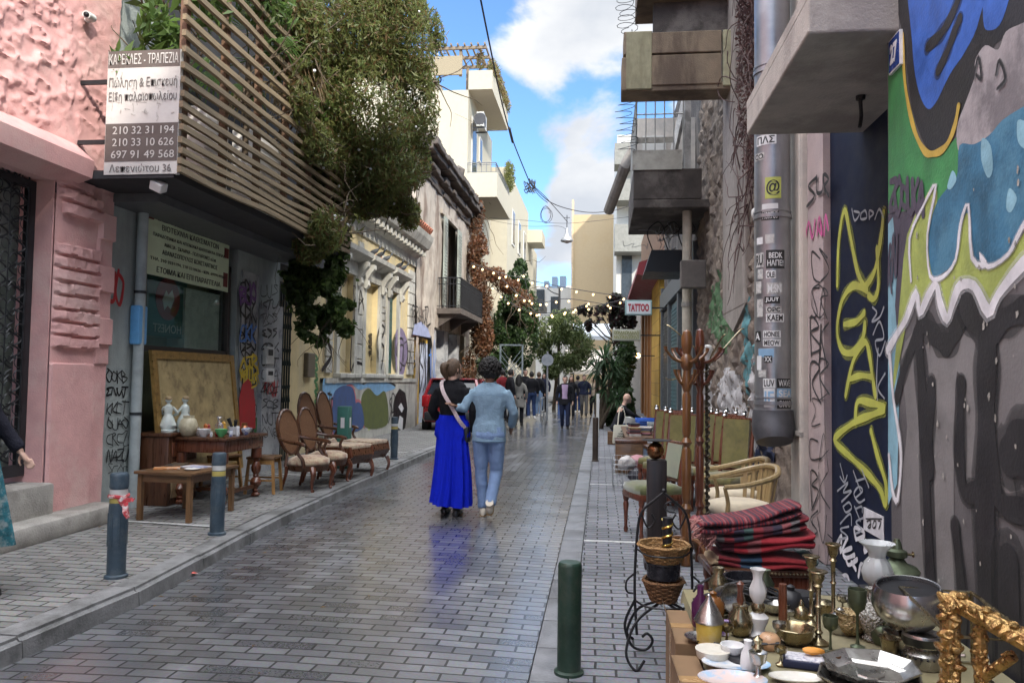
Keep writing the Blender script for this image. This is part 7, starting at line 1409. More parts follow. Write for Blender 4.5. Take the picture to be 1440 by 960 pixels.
# coat stands
m_gold_oak = wood('golden_oak', (.15, .062, .02), .36, (1, 1, 14), .4, .4); m_redm = wood('red_mahogany', (.11, .034, .018), .3, (1, 1, 14), .4, .4)
def coat_stand(label, loc, rz, m, arms, fat=1.0, H_=1.96):
    t = thing('coat_stand', label, 'coat stand', loc, rz, 'turned wooden coat stands'); r = .032*fat
    prof = [(r*1.3, .0), (r*1.3, .12), (r*.8, .15), (r*1.2, .2), (r*1.1, .40), (r*.8, .43), (r*1.35, .47), (r*.8, .51), (r*1.1, .56), (r*1.12, .95), (r*.7, .98), (r*1.3, 1.02), (r*.7, 1.06), (r*1.0, 1.10), (r*1.05, 1.4), (r*.7, 1.44), (r*1.3, 1.5), (r*1.0, 1.56), (r*.8, 1.62), (r*1.5, 1.66), (r*1.5, 1.72), (r*.8, 1.76), (r*1.3, 1.83), (r*1.35, 1.90), (r*.9, H_-.02), (.0001, H_)]
    b = B(); b.lathe(prof, n=16); b.obj('pole', m, t, smooth=True)
    for k in range(4):
        a = PI/4+k*PI/2; b = B(); b.tube([(.02*math.cos(a), .02*math.sin(a), .22), (.12*math.cos(a), .12*math.sin(a), .20), (.20*math.cos(a), .20*math.sin(a), .07), (.24*math.cos(a), .24*math.sin(a), .015)], [.024, .022, .018, .02], 8, k=4); b.obj('foot', m, t, smooth=True)
    for k in range(arms):
        a = k*2*PI/arms+.3
        for z, l in ((1.69, .20), (1.50, .11)):
            b = B(); b.tube([(.02*math.cos(a), .02*math.sin(a), z), (l*.6*math.cos(a), l*.6*math.sin(a), z+.02), (l*math.cos(a), l*math.sin(a), z+.09), (l*1.05*math.cos(a), l*1.05*math.sin(a), z+.13)], [.014, .012, .012, .018], 7, k=3); b.obj('hook', m, t, smooth=True)
    return t
coat_stand('golden oak turned coat stand, the left of the pair', (.72, 6.62, .012), .2, m_gold_oak, 4, 1.12, 1.97); coat_stand('reddish mahogany turned coat stand, the right of the pair', (.85, 6.78, .012), 1.0, m_redm, 6, .95, 1.99)
t = thing('twisted_rod', 'slender dark twisted iron standard lamp leaning by the coat stands', 'lamp', (.93, 6.9, .012)); b = B(); b.tube([(0, 0, 0), (-.01, 0, 1.72)], .012, 8); b.tube([(.017*math.cos(a), .017*math.sin(a), .1+1.6*a/(2*PI*26)) for a in [2*PI*26*q/300 for q in range(301)]], .009, 5); b.lathe([(.13, 0), (.12, .02), (.02, .03)], n=20); b.obj('stem', mat('dark_bronze', (.06, .05, .035), .4, metal=.6), t, smooth=True)
b = B(); b.lathe([(.022, 1.71), (.022, 1.74), (.03, 1.77), (.043, 1.81), (.036, 1.845), (.0001, 1.855)], n=16); b.obj('bulb', m_wplas, t, smooth=True)
b = B(); rg = random.Random(3)
for (a, z, l, up) in ((2.4, 1.73, .42, .28), (.6, 1.66, .34, .32), (3.6, 1.62, .36, -.08), (5.2, 1.7, .25, .22)): d = Vector((math.cos(a), math.sin(a)*.3, 0)); b.tube([Vector((0, 0, z)), d*l*.5+Vector((0, 0, z+up*.5)), d*l+Vector((0, 0, z+up)), d*(l+.05)+Vector((0, 0, z+up+.02))], .007, 6, k=3)
b.obj('arm', m_brass, t, smooth=True)
# chairs
m_velv = mat('olive_velvet', (.115, .10, .022), .75, var=.3, scale=9, sheen=.6, stain=(.20, .16, .05), samt=.5, sscale=4); m_velg = mat('green_velvet', (.085, .10, .03), .75, var=.3, scale=8, sheen=.6, stain=(.15, .12, .04), samt=.4); m_creamf = mat('cream_fabric', (.55, .47, .34), .85, var=.15, scale=10, sheen=.3); m_goldw = wood('gilded_wood', (.30, .215, .10), .4, (1, 1, 10), .25, .3)
def dining_chair(label, loc, rz, mf, mw, backm, H_=1.15, group=None, finial=True, slat=False):
    """faces local -X... the sitter looks along +X"""
    t = thing('dining_chair', label, 'chair', loc, rz, group)
    b = B(); b.loft([((0, 0, .42), .24, .24, (1, 0, 0), (0, 1, 0)), ((0, 0, .45), .25, .25, (1, 0, 0), (0, 1, 0)), ((0, 0, .50), .24, .24, (1, 0, 0), (0, 1, 0)), ((0, 0, .52), .17, .17, (1, 0, 0), (0, 1, 0)), ((0, 0, .525), .04, .04, (1, 0, 0), (0, 1, 0))])
    for i, v in enumerate(b.v): x, y, z = v; k = max(abs(x), abs(y))/(math.hypot(x, y)+1e-9); b.v[i] = (x/max(.75, k)*.95, y/max(.75, k)*.95, z)
    b.obj('seat', mf, t, smooth=True, ang=70)
    b = B(); b.cbox(-.23, .23, -.23, .23, .36, .425, .01); b.obj('seat_rail', mw, t, smooth=True)
    for s in (-1, 1):
        b = B(); b.lathe([(.018, 0), (.024, .03), (.016, .06), (.022, .2), (.03, .28), (.02, .31), (.03, .33), (.03, .40)], (.2, s*.2, 0), 12); b.obj('leg', mw, t, smooth=True)
        b = B(); b.tube([(-.24, s*.19, 0), (-.21, s*.19, .4), (-.235, s*.19, .75), (-.30, s*.19, H_-.03)], [.02, .026, .024, .02], 8, k=3); b.obj('back_post', mw, t, smooth=True)
        if finial: b = B(); b.lathe([(.02, 0), (.034, .012), (.02, .03), (.028, .05), (.0001, .065)], (-.305, s*.19, H_-.03), 12); b.obj('finial', mat('chrome_tip', (.5, .5, .5), .12, metal=1.0), t, smooth=True)
    b = B()
    if backm: 
        b.prism([(-.235, -.165, .56), (-.235, .165, .56), (-.29, .165, H_-.06), (-.29, -.165, H_-.06)], (.045, 0, .01)); b.obj('back_pad', backm, t)
    b = B(); b.cbox(-.31, -.27, -.19, .19, H_-.08, H_-.03, .01); b.cbox(-.25, -.21, -.17, .17, .53, .57, .008); b.obj('back_rail', mw, t, smooth=True)
    return t
dc = dining_chair('green velvet dining chair with reddish legs at the pavement edge behind the pedestal', (.52, 7.85, .012), R(200), m_velg, m_redm, m_velg, .95, finial=False)
hb = dining_chair('olive velvet high-backed chair against the wall, nearest of its row', (1.36, 8.75, .012), R(228), m_velv, m_redm, m_velv, 1.16, 'olive velvet high-backed chairs')
for i, (x, y, rz, lb) in enumerate(((1.36, 9.35, 228, 'olive velvet high-backed chair against the wall, second of its row'), (1.33, 9.8, 224, 'olive velvet high-backed chair against the wall, third of its row'), (1.30, 10.25, 230, 'olive velvet high-backed chair against the wall, farthest of its row'), (.88, 9.4, 240, 'olive velvet high-backed chair in the outer row, nearest the coat stands'), (.84, 9.95, 236, 'olive velvet high-backed chair in the outer row, middle one'), (.80, 10.5, 242, 'olive velvet high-backed chair in the outer row, farthest one'))):
    dup(hb, (x, y, .012), R(rz), lb)
def gold_armchair(label, loc, rz):
    t = thing('tub_armchair', label, 'armchair', loc, rz, 'cream and gold tub armchairs'); b = B()
    b.loft([((0, 0, .38), .27, .27, (1, 0, 0), (0, 1, 0)), ((0, 0, .42), .285, .285, (1, 0, 0), (0, 1, 0)), ((0, 0, .465), .27, .27, (1, 0, 0), (0, 1, 0)), ((0, 0, .49), .18, .18, (1, 0, 0), (0, 1, 0)), ((0, 0, .495), .04, .04, (1, 0, 0), (0, 1, 0))]); b.obj('seat', m_creamf, t, smooth=True, ang=70)
    b = B(); P = [(.26, -.28, .64), (.05, -.30, .66), (-.2, -.27, .72), (-.31, -.12, .77), (-.33, 0, .78), (-.31, .12, .77), (-.2, .27, .72), (.05, .30, .66), (.26, .28, .64)]; b.tube(P, [.02, .026, .028, .026, .02], 8, k=5); b.obj('top_rail', m_goldw, t, smooth=True)
    Q = smooth_pts(P, 5); b = B()
    for k in range(10, 31, 2): q = Q[k]; b.beam((q.x, q.y, q.z), (q.x*.85, q.y*.85, .42), .035, .012)
    b.obj('splat', m_goldw, t)
    for s in (-1, 1): b = B(); b.tube([(.26, s*.28, .64), (.22, s*.26, .5), (.23, s*.25, .38)], [.016, .022], 7, k=3); b.obj('arm_post', m_goldw, t, smooth=True)
    for x in (-.2, .2):
        for y in (-.2, .2): b = B(); b.tube([(x, y, .40), (x*1.12, y*1.1, 0)], [.026, .014], 8); b.obj('leg', m_goldw, t, smooth=True)
    return t
ga = gold_armchair('cream and gilt tub armchair directly behind the folded rugs', (1.22, 7.05, .012), R(196)); dup(ga, (1.28, 7.75, .012), R(188), 'second cream and gilt tub armchair, farther along the wall')
# rug stool
rs = thing('rug_stool', 'dark carved stool with a nailed edge carrying folded rugs', 'stool', (.97, 4.95, .012), R(4)); b = B(); b.cbox(-.33, .33, -.2, .2, .38, .425, .012); b.obj('top', m_walnut, rs, smooth=True); b = B()
for k in range(30): b.ball((-.31+k*.0213, -.203, .405), .009, 1)
b.obj('nail_trim', m_brass, rs, smooth=True); b = B(); b.box(-.29, .29, -.17, -.15, .30, .38); b.box(-.29, .29, .15, .17, .3, .38); b.obj('apron', m_redm, rs)
for s in (-1, 1):
    for q in (-1, 1): b = B(); b.lathe([(.02, 0), (.028, .04), (.018, .08), (.028, .2), (.02, .28), (.03, .3), (.03, .38)], (s*.27, q*.16, 0), 12); b.obj('leg', m_mahog, rs, smooth=True)
def rugmat(name, cols, scale, seed):
    m = bpy.data.materials.new(name); m.use_nodes = True; t = m.node_tree; L = t.links.new; N = t.nodes.new; p = t.nodes['Principled BSDF']; p.inputs['Roughness'].default_value = .95; p.inputs['Sheen Weight'].default_value = .08
    tcn = N('ShaderNodeTexCoord'); sp = N('ShaderNodeSeparateXYZ'); L(tcn.outputs['Object'], sp.inputs[0]); nz = N('ShaderNodeTexNoise'); nz.inputs['Scale'].default_value = 9; L(tcn.outputs['Object'], nz.inputs['Vector'])
    ad = N('ShaderNodeMath'); ad.operation = 'MULTIPLY_ADD'; L(nz.outputs['Fac'], ad.inputs[0]); ad.inputs[1].default_value = .02; L(sp.outputs['X'], ad.inputs[2]); ms = N('ShaderNodeMath'); ms.operation = 'MULTIPLY'; L(ad.outputs[0], ms.inputs[0]); ms.inputs[1].default_value = scale
    fr_ = N('ShaderNodeMath'); fr_.operation = 'FRACT'; L(ms.outputs[0], fr_.inputs[0]); cr_ = N('ShaderNodeValToRGB'); cr_.color_ramp.interpolation = 'CONSTANT'; L(fr_.outputs[0], cr_.inputs[0]); e = cr_.color_ramp.elements; e[0].color = (*cols[0], 1); e[0].position = 0; e[1].position = 1/len(cols); e[1].color = (*cols[1], 1)
    for k in range(2, len(cols)): x = e.new(k/len(cols)); x.color = (*cols[k], 1)
    vr = N('ShaderNodeTexNoise'); vr.inputs['Scale'].default_value = 160; L(tcn.outputs['Object'], vr.inputs['Vector']); mx_ = N('ShaderNodeMix'); mx_.data_type = 'RGBA'; mx_.blend_type = 'OVERLAY'; mx_.inputs['Factor'].default_value = .3; L(cr_.outputs[0], mx_.inputs[6]); L(vr.outputs['Fac'], mx_.inputs[7]); L(mx_.outputs[2], p.inputs['Base Color'])
    bp = N('ShaderNodeBump'); bp.inputs['Strength'].default_value = .5; bp.inputs['Distance'].default_value = .004; L(vr.outputs['Fac'], bp.inputs['Height']); L(bp.outputs[0], p.inputs['Normal']); return m
RD, DR_, NV, PK, GN = (.15, .012, .018), (.055, .008, .016), (.02, .014, .03), (.20, .055, .06), (.03, .06, .055)
rm1 = rugmat('rug_striped', [RD, NV, RD, PK, DR_, RD, NV, DR_, PK, RD, DR_, NV, RD, DR_], 7.5, 1); rm2 = rugmat('rug_patterned', [DR_, NV, PK, (.10, .09, .09), RD, NV, GN, RD], 2.2, 2); rm3 = rugmat('rug_red', [(.24, .012, .02)]*5+[DR_, (.24, .012, .02), PK], 1.6, 3); rm4 = rugmat('rug_bottom', [(.22, .015, .02), (.22, .015, .02), GN, (.30, .22, .13), RD, (.02, .05, .09)], 1.3, 4)
def folded_rug(label, z, x0, x1, dy, h, m, sag, rz, fringe=None, folds=2, seed=0):
    """layers folded over one another: a rounded flat bundle with a fold line along its edge"""
    t = thing('folded_rug', label, 'rug', (.97, 4.93, 0), rz, 'folded kilim rugs'); b = B(); rg = random.Random(seed); n = 26
    for f in range(folds):
        hh = h/folds; zz = z+hh*f; vs = []; fs = []; k = 14; off = rg.uniform(-.02, .02)
        for i in range(n+1):
            u = i/n; x = x0+(x1-x0)*u+off; s_ = sag(u)+.008*math.sin(u*9+f*2+seed)
            for j in range(k):
                a = 2*PI*j/k; cy_ = dy*math.copysign(abs(math.cos(a))**.45, math.cos(a)); cz_ = hh*.52*math.copysign(abs(math.sin(a))**.7, math.sin(a)); vs.append((x+.01*math.sin(a+u*7), cy_*(1+.03*math.sin(u*11+f))+.02*math.sin(u*5+seed), zz+hh/2+cz_+s_+.006*math.sin(cy_*30+u*8)))
        for i in range(n):
            for j in range(k): fs.append((i*k+j, i*k+(j+1) % k, (i+1)*k+(j+1) % k, (i+1)*k+j))
        fs += [tuple(range(k)), tuple(range(n*k, n*k+k))]; b.add(vs, fs)
    b.obj('cloth', m, t, smooth=True, ang=80)
    if fringe:
        b = B()
        for q in range(60):
            y = rg.uniform(-dy, dy*.9); zz = z+rg.uniform(0, h)+sag(0); p = Vector((x0+.01, y, zz)); P = [p]
            for _ in range(3): P.append(P[-1]+Vector((rg.uniform(-.03, .004), rg.uniform(-.012, .012), rg.uniform(-.03, .0))))
            b.tube(P, [.007, .004], 5)
        b.obj('fringe', fringe, t, smooth=True)
    return t
m_fr = mat('fringe_pink', (.36, .17, .15), .95, var=.3, scale=20)
folded_rug('bottom folded rug of the pile, plain red with a teal and tan border', .432, -.28, .30, .175, .07, rm4, lambda u: .0, .02, None, 2, 1)
folded_rug('bright red folded rug, second from the bottom of the pile', .50, -.25, .29, .17, .075, rm3, lambda u: .01+.06*u, -.03, None, 2, 2)
folded_rug('red and navy patterned kilim, second from the top of the pile', .57, -.30, .27, .16, .07, rm2, lambda u: .02+.08*u*u, .05, m_fr, 2, 3)
folded_rug('dark red striped kilim with pink fringe on top of the pile', .635, -.37, .24, .15, .07, rm1, lambda u: .0+.11*u*u, .10, m_fr, 2, 4)
# goods further back: crates, baskets of bric-a-brac
def crate(label, loc, sx, sy, h, m):
    t = thing('plastic_crate', label, 'crate', loc); b = B(); b.cbox(-sx, sx, -sy, -sy+.015, 0, h, .004); b.cbox(-sx, sx, sy-.015, sy, 0, h, .004); b.cbox(-sx, -sx+.015, -sy, sy, 0, h, .004); b.cbox(sx-.015, sx, -sy, sy, 0, h, .004); b.box(-sx, sx, -sy, sy, 0, .012); b.obj('shell', m, t, smooth=True)
    b = B(); 
    for k in range(3): z = h*.25+k*h*.2; b.box(-sx*.7, sx*.7, -sy-.004, -sy, z, z+h*.07); b.box(-sx-.004, -sx, -sy*.7, sy*.7, z, z+h*.07)
    b.obj('slot', m_black, t); return t
table_y = 15.0
lt = thing('trestle_table', 'low trestle table loaded with bric-a-brac before the shutters', 'table', (.95, 15.8, .012)); b = B(); b.cbox(-.5, .5, -1.6, 1.6, .46, .50, .01); b.obj('tabletop', m_oakd, lt)
for x in (-.42, .42):
    for y in (-1.5, 1.5): b = B(); b.box(x-.03, x+.03, y-.03, y+.03, 0, .46); b.obj('leg', m_oakd, lt)
crate('bright blue plastic crate on the trestle table near the seated man', (1.0, 17.0, .512), .24, .3, .2, mat('crate_blue', (.03, .12, .5), .4))
crate('small pale grey crate in the middle of the trestle table', (1.15, 16.2, .512), .18, .24, .16, mat('crate_grey', (.3, .33, .33), .5))
rg = random.Random(19)
jm = [mat('junk_%d' % i, c, .5, var=.3) for i, c in enumerate(((.45, .42, .4), (.12, .03, .03), (.05, .05, .06), (.35, .16, .18), (.2, .13, .06), (.08, .11, .16)))]
for i, (nm, lb, x, y) in enumerate((('book_stack', 'stack of dark-spined books at the near end of the trestle table', .62, 14.5), ('book_stack', 'stack of pale books behind the dark-spined stack', .85, 14.8), ('book_stack', 'short stack of mixed books in the middle of the trestle table', .66, 15.5))):
    t = thing(nm, lb, 'books', (x, y, .512), rg.uniform(-.3, .3)); z = 0
    for k in range(5): b = B(); h = rg.uniform(.02, .045); sx, sy = rg.uniform(.09, .13), rg.uniform(.12, .17); b.cbox(-sx, sx, -sy, sy, z, z+h, .003); z += h+.001; b.obj('book', jm[(k+i*2) % 6], t)
wbk = thing('wire_basket', 'grey wire basket stuffed with pale and dark cloths beside the green chair', 'basket', (.44, 11.2, .012)); b = B(); L_, W_, H_ = .26, .34, .42
for z in np.linspace(.02, H_, 7): b.tube([(-L_, -W_, z), (L_, -W_, z), (L_, W_, z), (-L_, W_, z)], .004, 4, closed=True)
for k in range(9): x = -L_+2*L_*k/8; b.tube([(x, -W_, .02), (x, -W_, H_)], .003, 4); b.tube([(x, W_, .02), (x, W_, H_)], .003, 4)
for k in range(9): y = -W_+2*W_*k/8; b.tube([(-L_, y, .02), (-L_, y, H_)], .003, 4); b.tube([(L_, y, .02), (L_, y, H_)], .003, 4)
b.obj('wire', m_galv, wbk)
for i, (x, y, z, sx, m, lb) in enumerate(((.36, 11.05, .28, .13, jm[0], 'crumpled pale cloth on top of the wire basket'), (.54, 11.25, .29, .13, jm[3], 'crumpled dusty pink cloth on top of the wire basket'), (.42, 11.42, .26, .12, jm[1], 'crumpled dark red cloth at the back of the wire basket'), (.52, 11.0, .12, .14, jm[2], 'dark cloth pressed against the side of the wire basket'))):
    b = B(); b.ball((x, y, z+.09), sx, 3, (1, 1, .75), jag=.0); 
    for k, v in enumerate(b.v): q = Vector(v); n_ = mnoise.noise(q*9)+.6*mnoise.noise(q*22); c_ = Vector((x, y, z+.09)); b.v[k] = tuple(c_+(q-c_)*(1+.25*n_))
    tag(b.obj('cloth', m, smooth=True), lb, 'cloth')
for i, (x, y, h, m, lb) in enumerate(((.5, 13.0, .5, m_oakd, 'brown storage box standing on the pavement behind the wire basket'), (.95, 12.6, .45, jm[5], 'blue-grey storage box by the wall behind the olive chairs'))):
    t = thing('storage_box', lb, 'box', (x, y, .012), .1*i); b = B(); b.cbox(-.25, .25, -.3, .3, 0, h, .012); b.obj('body', m, t, smooth=True); b = B(); b.cbox(-.26, .26, -.31, .31, h, h+.05, .01); b.obj('lid', m_walnut, t, smooth=True)
    b = B(); r_ = random.Random(i)
# junk table in the foreground
TZ = .45
jt = thing('junk_table', 'low table under a mustard cloth crowded with old brass and silver', 'table', (.95, 3.3, .012), world=True)
b = B(); b.cbox(.47, 1.52, 2.3, 4.17, TZ-.045, TZ-.004, .008); b.obj('tabletop', m_oakd, jt, smooth=True)
b = B(); n = 20
for i in range(n):
    for j in range(36):
        def cz(u, v): return TZ-.002+.0018*mnoise.noise(Vector((u*9, v*9, 0)))
        x0, x1 = .44+1.1*i/n, .44+1.1*(i+1)/n; y0, y1 = 2.28+1.92*j/36, 2.28+1.92*(j+1)/36; b.add([(x0, y0, cz(x0, y0)), (x1, y0, cz(x1, y0)), (x1, y1, cz(x1, y1)), (x0, y1, cz(x0, y1))], [(0, 1, 2, 3)])
for j in range(36):
    y0, y1 = 2.28+1.92*j/36, 2.28+1.92*(j+1)/36; d0, d1 = .05+.02*math.sin(j*1.1), .05+.02*math.sin((j+1)*1.1); b.add([(.44, y0, cz(.44, y0)), (.44, y1, cz(.44, y1)), (.428, y1, TZ-d1), (.428, y0, TZ-d0)], [(0, 1, 2, 3)])
b.obj('cloth', mat('mustard_cloth', (.20, .175, .105), .9, var=.15, scale=20, stain=(.24, .21, .10), samt=.5), jt, smooth=True)
for x in (.5, 1.44):
    for y in (2.4, 4.1): b = B(); b.box(x-.03, x+.03, y-.03, y+.03, .012, TZ-.045); b.obj('leg', m_oakd, jt)
m_card = mat('cardboard', (.19, .115, .06), .85, var=.12, scale=8, stain=(.13, .08, .045), samt=.5); m_tape = mat('packing_tape', (.36, .22, .10), .25, var=.1)
for i, (x, y, sx, sy, h, lb) in enumerate(((.372, 3.60, .05, .24, .43, 'tall cardboard box at the table edge beside the basket stand'), (.36, 3.05, .055, .26, .40, 'taped cardboard box at the table edge nearest the viewer'))):
    t = thing('cardboard_box', lb, 'box', (x, y, .012), .03*i); b = B(); b.cbox(-sx, sx, -sy, sy, 0, h, .004); b.prism([(-sx, -sy, h), (-sx, sy, h), (-sx-.02, sy*.9, h+.05), (-sx-.02, -sy*.9, h+.055)], (0, 0, .004)); b.obj('carton', m_card, t); b = B(); b.box(-sx-.0015, sx+.0015, -.03, .03, .0, h+.0015); b.obj('tape', m_tape, t)
def T(px, py, z=TZ): return oZ(px, py, z)
def put(name, label, cat, px, py, prof, m, n=22, s=1.0, group=None, rot=None, **k):
    b = B(); b.lathe([(r*s, z*s) for r, z in prof], n=n, **k); o = b.obj(name, m, smooth=True, ang=50); p = T(px, py); o.location = (p.x, p.y, TZ+.001)
    if rot: o.rotation_euler = rot
    tag(o, label, cat, group); return o
stick = lambda h, r=.035: [(r, 0), (r*1.05, .006), (r*.8, .014), (r*.35, .025), (r*.28, .04), (r*.5, .05), (r*.25, .06), (r*.24, h*.5), (r*.42, h*.52), (r*.24, h*.55), (r*.3, h*.78), (r*.5, h*.8), (r*.3, h*.83), (r*.62, h*.9), (r*.66, h*.97), (r*1.0, h), (r*.95, h+.004), (r*.35, h), (r*.35, h*.93), (.0001, h*.93)]
put('candlestick', 'tall brass candlestick, leftmost of the three brass ones', 'candlestick', 1141, 880, stick(.31, .038), m_brass, group='brass candlesticks')
put('candlestick', 'brass candlestick with a wide drip pan, nearest of the three brass ones', 'candlestick', 1151, 905, stick(.30, .04), m_brass, group='brass candlesticks')
put('candlestick', 'tallest brass candlestick, rightmost of the three brass ones', 'candlestick', 1172, 878, stick(.36, .036), m_brass, group='brass candlesticks')
gob = lambda h, r: [(r*.8, 0), (r*.82, .005), (r*.25, .014), (r*.16, .03), (r*.14, h*.55), (r*.3, h*.6), (r*.85, h*.68), (r*1.0, h*.8), (r*1.02, h), (r*.92, h), (r*.9, h*.8), (.0001, h*.66)]
put('goblet', 'tall green bronze goblet before the silver bowl lamp', 'goblet', 1206, 910, gob(.24, .036), m_bronze); put('goblet', 'short green bronze goblet beside the black box', 'goblet', 1168, 918, gob(.15, .030), m_bronze)
o = put('oil_lamp', 'white opaline oil lamp with fluted chimney in the middle of the table', 'lamp', 1066, 893, [(.045, 0), (.05, .006), (.03, .02), (.028, .03), (.042, .06), (.045, .08), (.022, .1)], m_opal)
b = B(); b.lathe([(.022, .1), (.026, .105), (.03, .125), (.024, .14)], n=18); b.obj('burner', m_brass, o, smooth=True); b = B(); b.lathe([(.02, .14), (.034, .17), (.036, .2), (.02, .24), (.022, .265), (.034, .285), (.03, .285), (.018, .262), (.016, .24)], n=30, flute=8, fa=.05); b.obj('chimney', m_opal, o, smooth=True)
o = put('coffee_pot', 'round brass pot with a turned wooden handle', 'pot', 1041, 893, [(.03, 0), (.045, .015), (.055, .05), (.05, .085), (.032, .11), (.034, .13), (.028, .13), (.0001, .12)], m_brass); b = B(); b.lathe([(.01, .13), (.016, .15), (.011, .19), (.017, .22), (.0001, .235)], n=12); b.obj('handle', m_redm, o, smooth=True)
o = put('yellow_tub', 'yellow plastic tub with crumpled film under the steel cone', 'tub', 997, 905, [(.045, 0), (.05, .01), (.055, .09), (.0001, .09)], mat('tub_yellow', (.60, .42, .07), .4, stain=(.65, .6, .5), samt=.7)); p = o.location
b = B(); b.lathe([(.062, 0), (.063, .006), (.035, .06), (.012, .095), (.008, .11), (.0001, .115)], n=24); o = b.obj('steel_cone', m_silv, smooth=True); o.location = (p.x, p.y, TZ+.093); tag(o, 'conical steel lid sitting on the yellow tub', 'lid')
put('brass_bowl', 'deep brass bowl with lobed rim near the candlesticks', 'bowl', 1117, 905, [(.03, 0), (.05, .006), (.072, .03), (.078, .06), (.086, .07), (.082, .072), (.07, .06), (.06, .02), (.0001, .01)], m_brass, 40, flute=8, fa=.03)
put('brass_bell', 'small pointed brass lid behind the brass bowl', 'lid', 1127, 868, [(.035, 0), (.037, .01), (.03, .04), (.012, .055), (.014, .065), (.0001, .085)], m_brass)
put('black_pan', 'round black ornamented pan under the rug stool', 'pan', 1050, 838, [(.10, 0), (.108, .01), (.112, .085), (.12, .09), (.12, .1), (.108, .1), (.1, .015), (.0001, .012)], MATS['black_enamel'], 32)
o = put('steel_pot', 'steel saucepan turned on its side behind the brass pot', 'saucepan', 1016, 862, [(.06, 0), (.065, .005), (.065, .075), (.07, .08), (.062, .08), (.06, .01), (.0001, .008)], m_silv); o.rotation_euler = (R(70), 0, R(30)); o.location.z += .06
o = put('steel_dish', 'small polished steel dish behind the white oil lamp', 'dish', 1090, 862, [(.03, 0), (.06, .02), (.075, .055), (.07, .055), (.05, .02), (.0001, .008)], m_silv)
b = B(); p = T(1101, 893); b.tube([(0, 0, 0), (0, 0, .22)], [.020, .017], 10); o = b.obj('wooden_pestle', m_mahog, smooth=True); o.location = (p.x, p.y, TZ+.001); tag(o, 'upright dark red wooden cylinder among the brassware', 'wooden cylinder')
# black round camera-like case and pan lid
p = T(1125, 858); t = thing('round_case', 'black padded round case with white labels behind the candlesticks', 'case', (p.x, p.y, TZ+.001)); b = B(); b.lathe([(.07, 0), (.08, .01), (.085, .05), (.07, .085), (.03, .095), (.0001, .095)], n=26); b.obj('shell', mat('case_black', (.015, .015, .018), .5), t, smooth=True); b = B(); b.obox((-.03, -.068, .06), (.04, .004, .03), (.35, 0, -.4)); b.obox((.035, -.064, .065), (.03, .004, .028), (.35, 0, .4)); b.obj('label', m_stw, t)
# pliers, scissors
p = T(1035, 912); t = thing('tongs', 'black iron tongs and shears lying open in front of the oil lamp', 'tongs', (p.x, p.y, TZ+.01)); b = B()
for a, l in ((.25, .15), (-.12, .17), (.5, .12)): d = Vector((math.cos(a), math.sin(a), 0)); b.tube([-d*l*.6, d*l*.2+Vector((0, 0, .012)), d*l+Vector((0, 0, .03))], [.008, .011, .007], 6, k=3, flat=.6)
b.tube([(-.06, .02, .01), (-.12, .05, .012), (-.13, .02, .012), (-.07, -.01, .01)], .006, 5, k=3); b.obj('iron', m_iron, t, smooth=True)
b = B(); p = T(1042, 930); b.lathe([(.05, 0), (.055, .012), (.05, .022), (.0001, .024)], n=22); o = b.obj('black_tin', MATS['case_black'], smooth=True); o.location = (p.x, p.y, TZ+.001); tag(o, 'flat round black tin under the tongs', 'tin')
# boxes
p = T(1135, 935); t = thing('lined_box', 'open navy jewellery box holding white print and an orange scrap', 'box', (p.x, p.y, TZ+.001), R(-12)); b = B(); b.cbox(-.09, .09, -.055, .055, 0, .028, .004); b.obj('case', mat('box_navy', (.012, .016, .045), .5), t, smooth=True); b = B(); b.box(-.08, .08, -.046, .046, .028, .031); b.obj('lining', mat('box_lining', (.55, .54, .56), .6, stain=(.1, .1, .2), sscale=60, samt=.8), t)
b = B(); b.ball((p.x+.03, p.y+.02, TZ+.05), .03, 2, (1.5, .6, .5), jag=.12); tag(b.obj('orange_scrap', mat('scrap_orange', (.62, .26, .04), .6), smooth=True), 'crumpled orange scrap in the navy box', 'scrap')
p = T(1018, 893); b = B(); b.cbox(-.02, .02, -.012, .012, 0, .065, .002); o = b.obj('small_box', mat('box_purple', (.18, .10, .28), .5, stain=(.6, .55, .6), sscale=30, samt=.9)); o.location = (p.x, p.y, TZ+.001); tag(o, 'tiny purple and white carton beside the yellow tub', 'carton')
# octagonal silver trays
def tray(label, px, py, r, zo, rz, m):
    p = T(px, py); b = B(); b.lathe([(r*.62, 0), (r*.64, .004), (r*.8, .012), (r*.95, .034), (r, .040), (r*1.01, .046), (r*.97, .046), (r*.78, .020), (r*.66, .010), (r*.3, .008), (r*.28, .012), (.0001, .010)], n=8); o = b.obj('silver_tray', m, smooth=True, ang=20); o.location = (p.x, p.y, TZ+zo); o.rotation_euler = (R(3), 0, rz); o.scale = (1.2, 1, 1); return tag(o, label, 'tray', 'octagonal silver trays')
tray('lower octagonal silver tray of the stack in the foreground', 1222, 968, .155, .002, .1, m_silv); tray('upper octagonal silver tray of the stack in the foreground', 1224, 962, .15, .030, .35, m_silv)
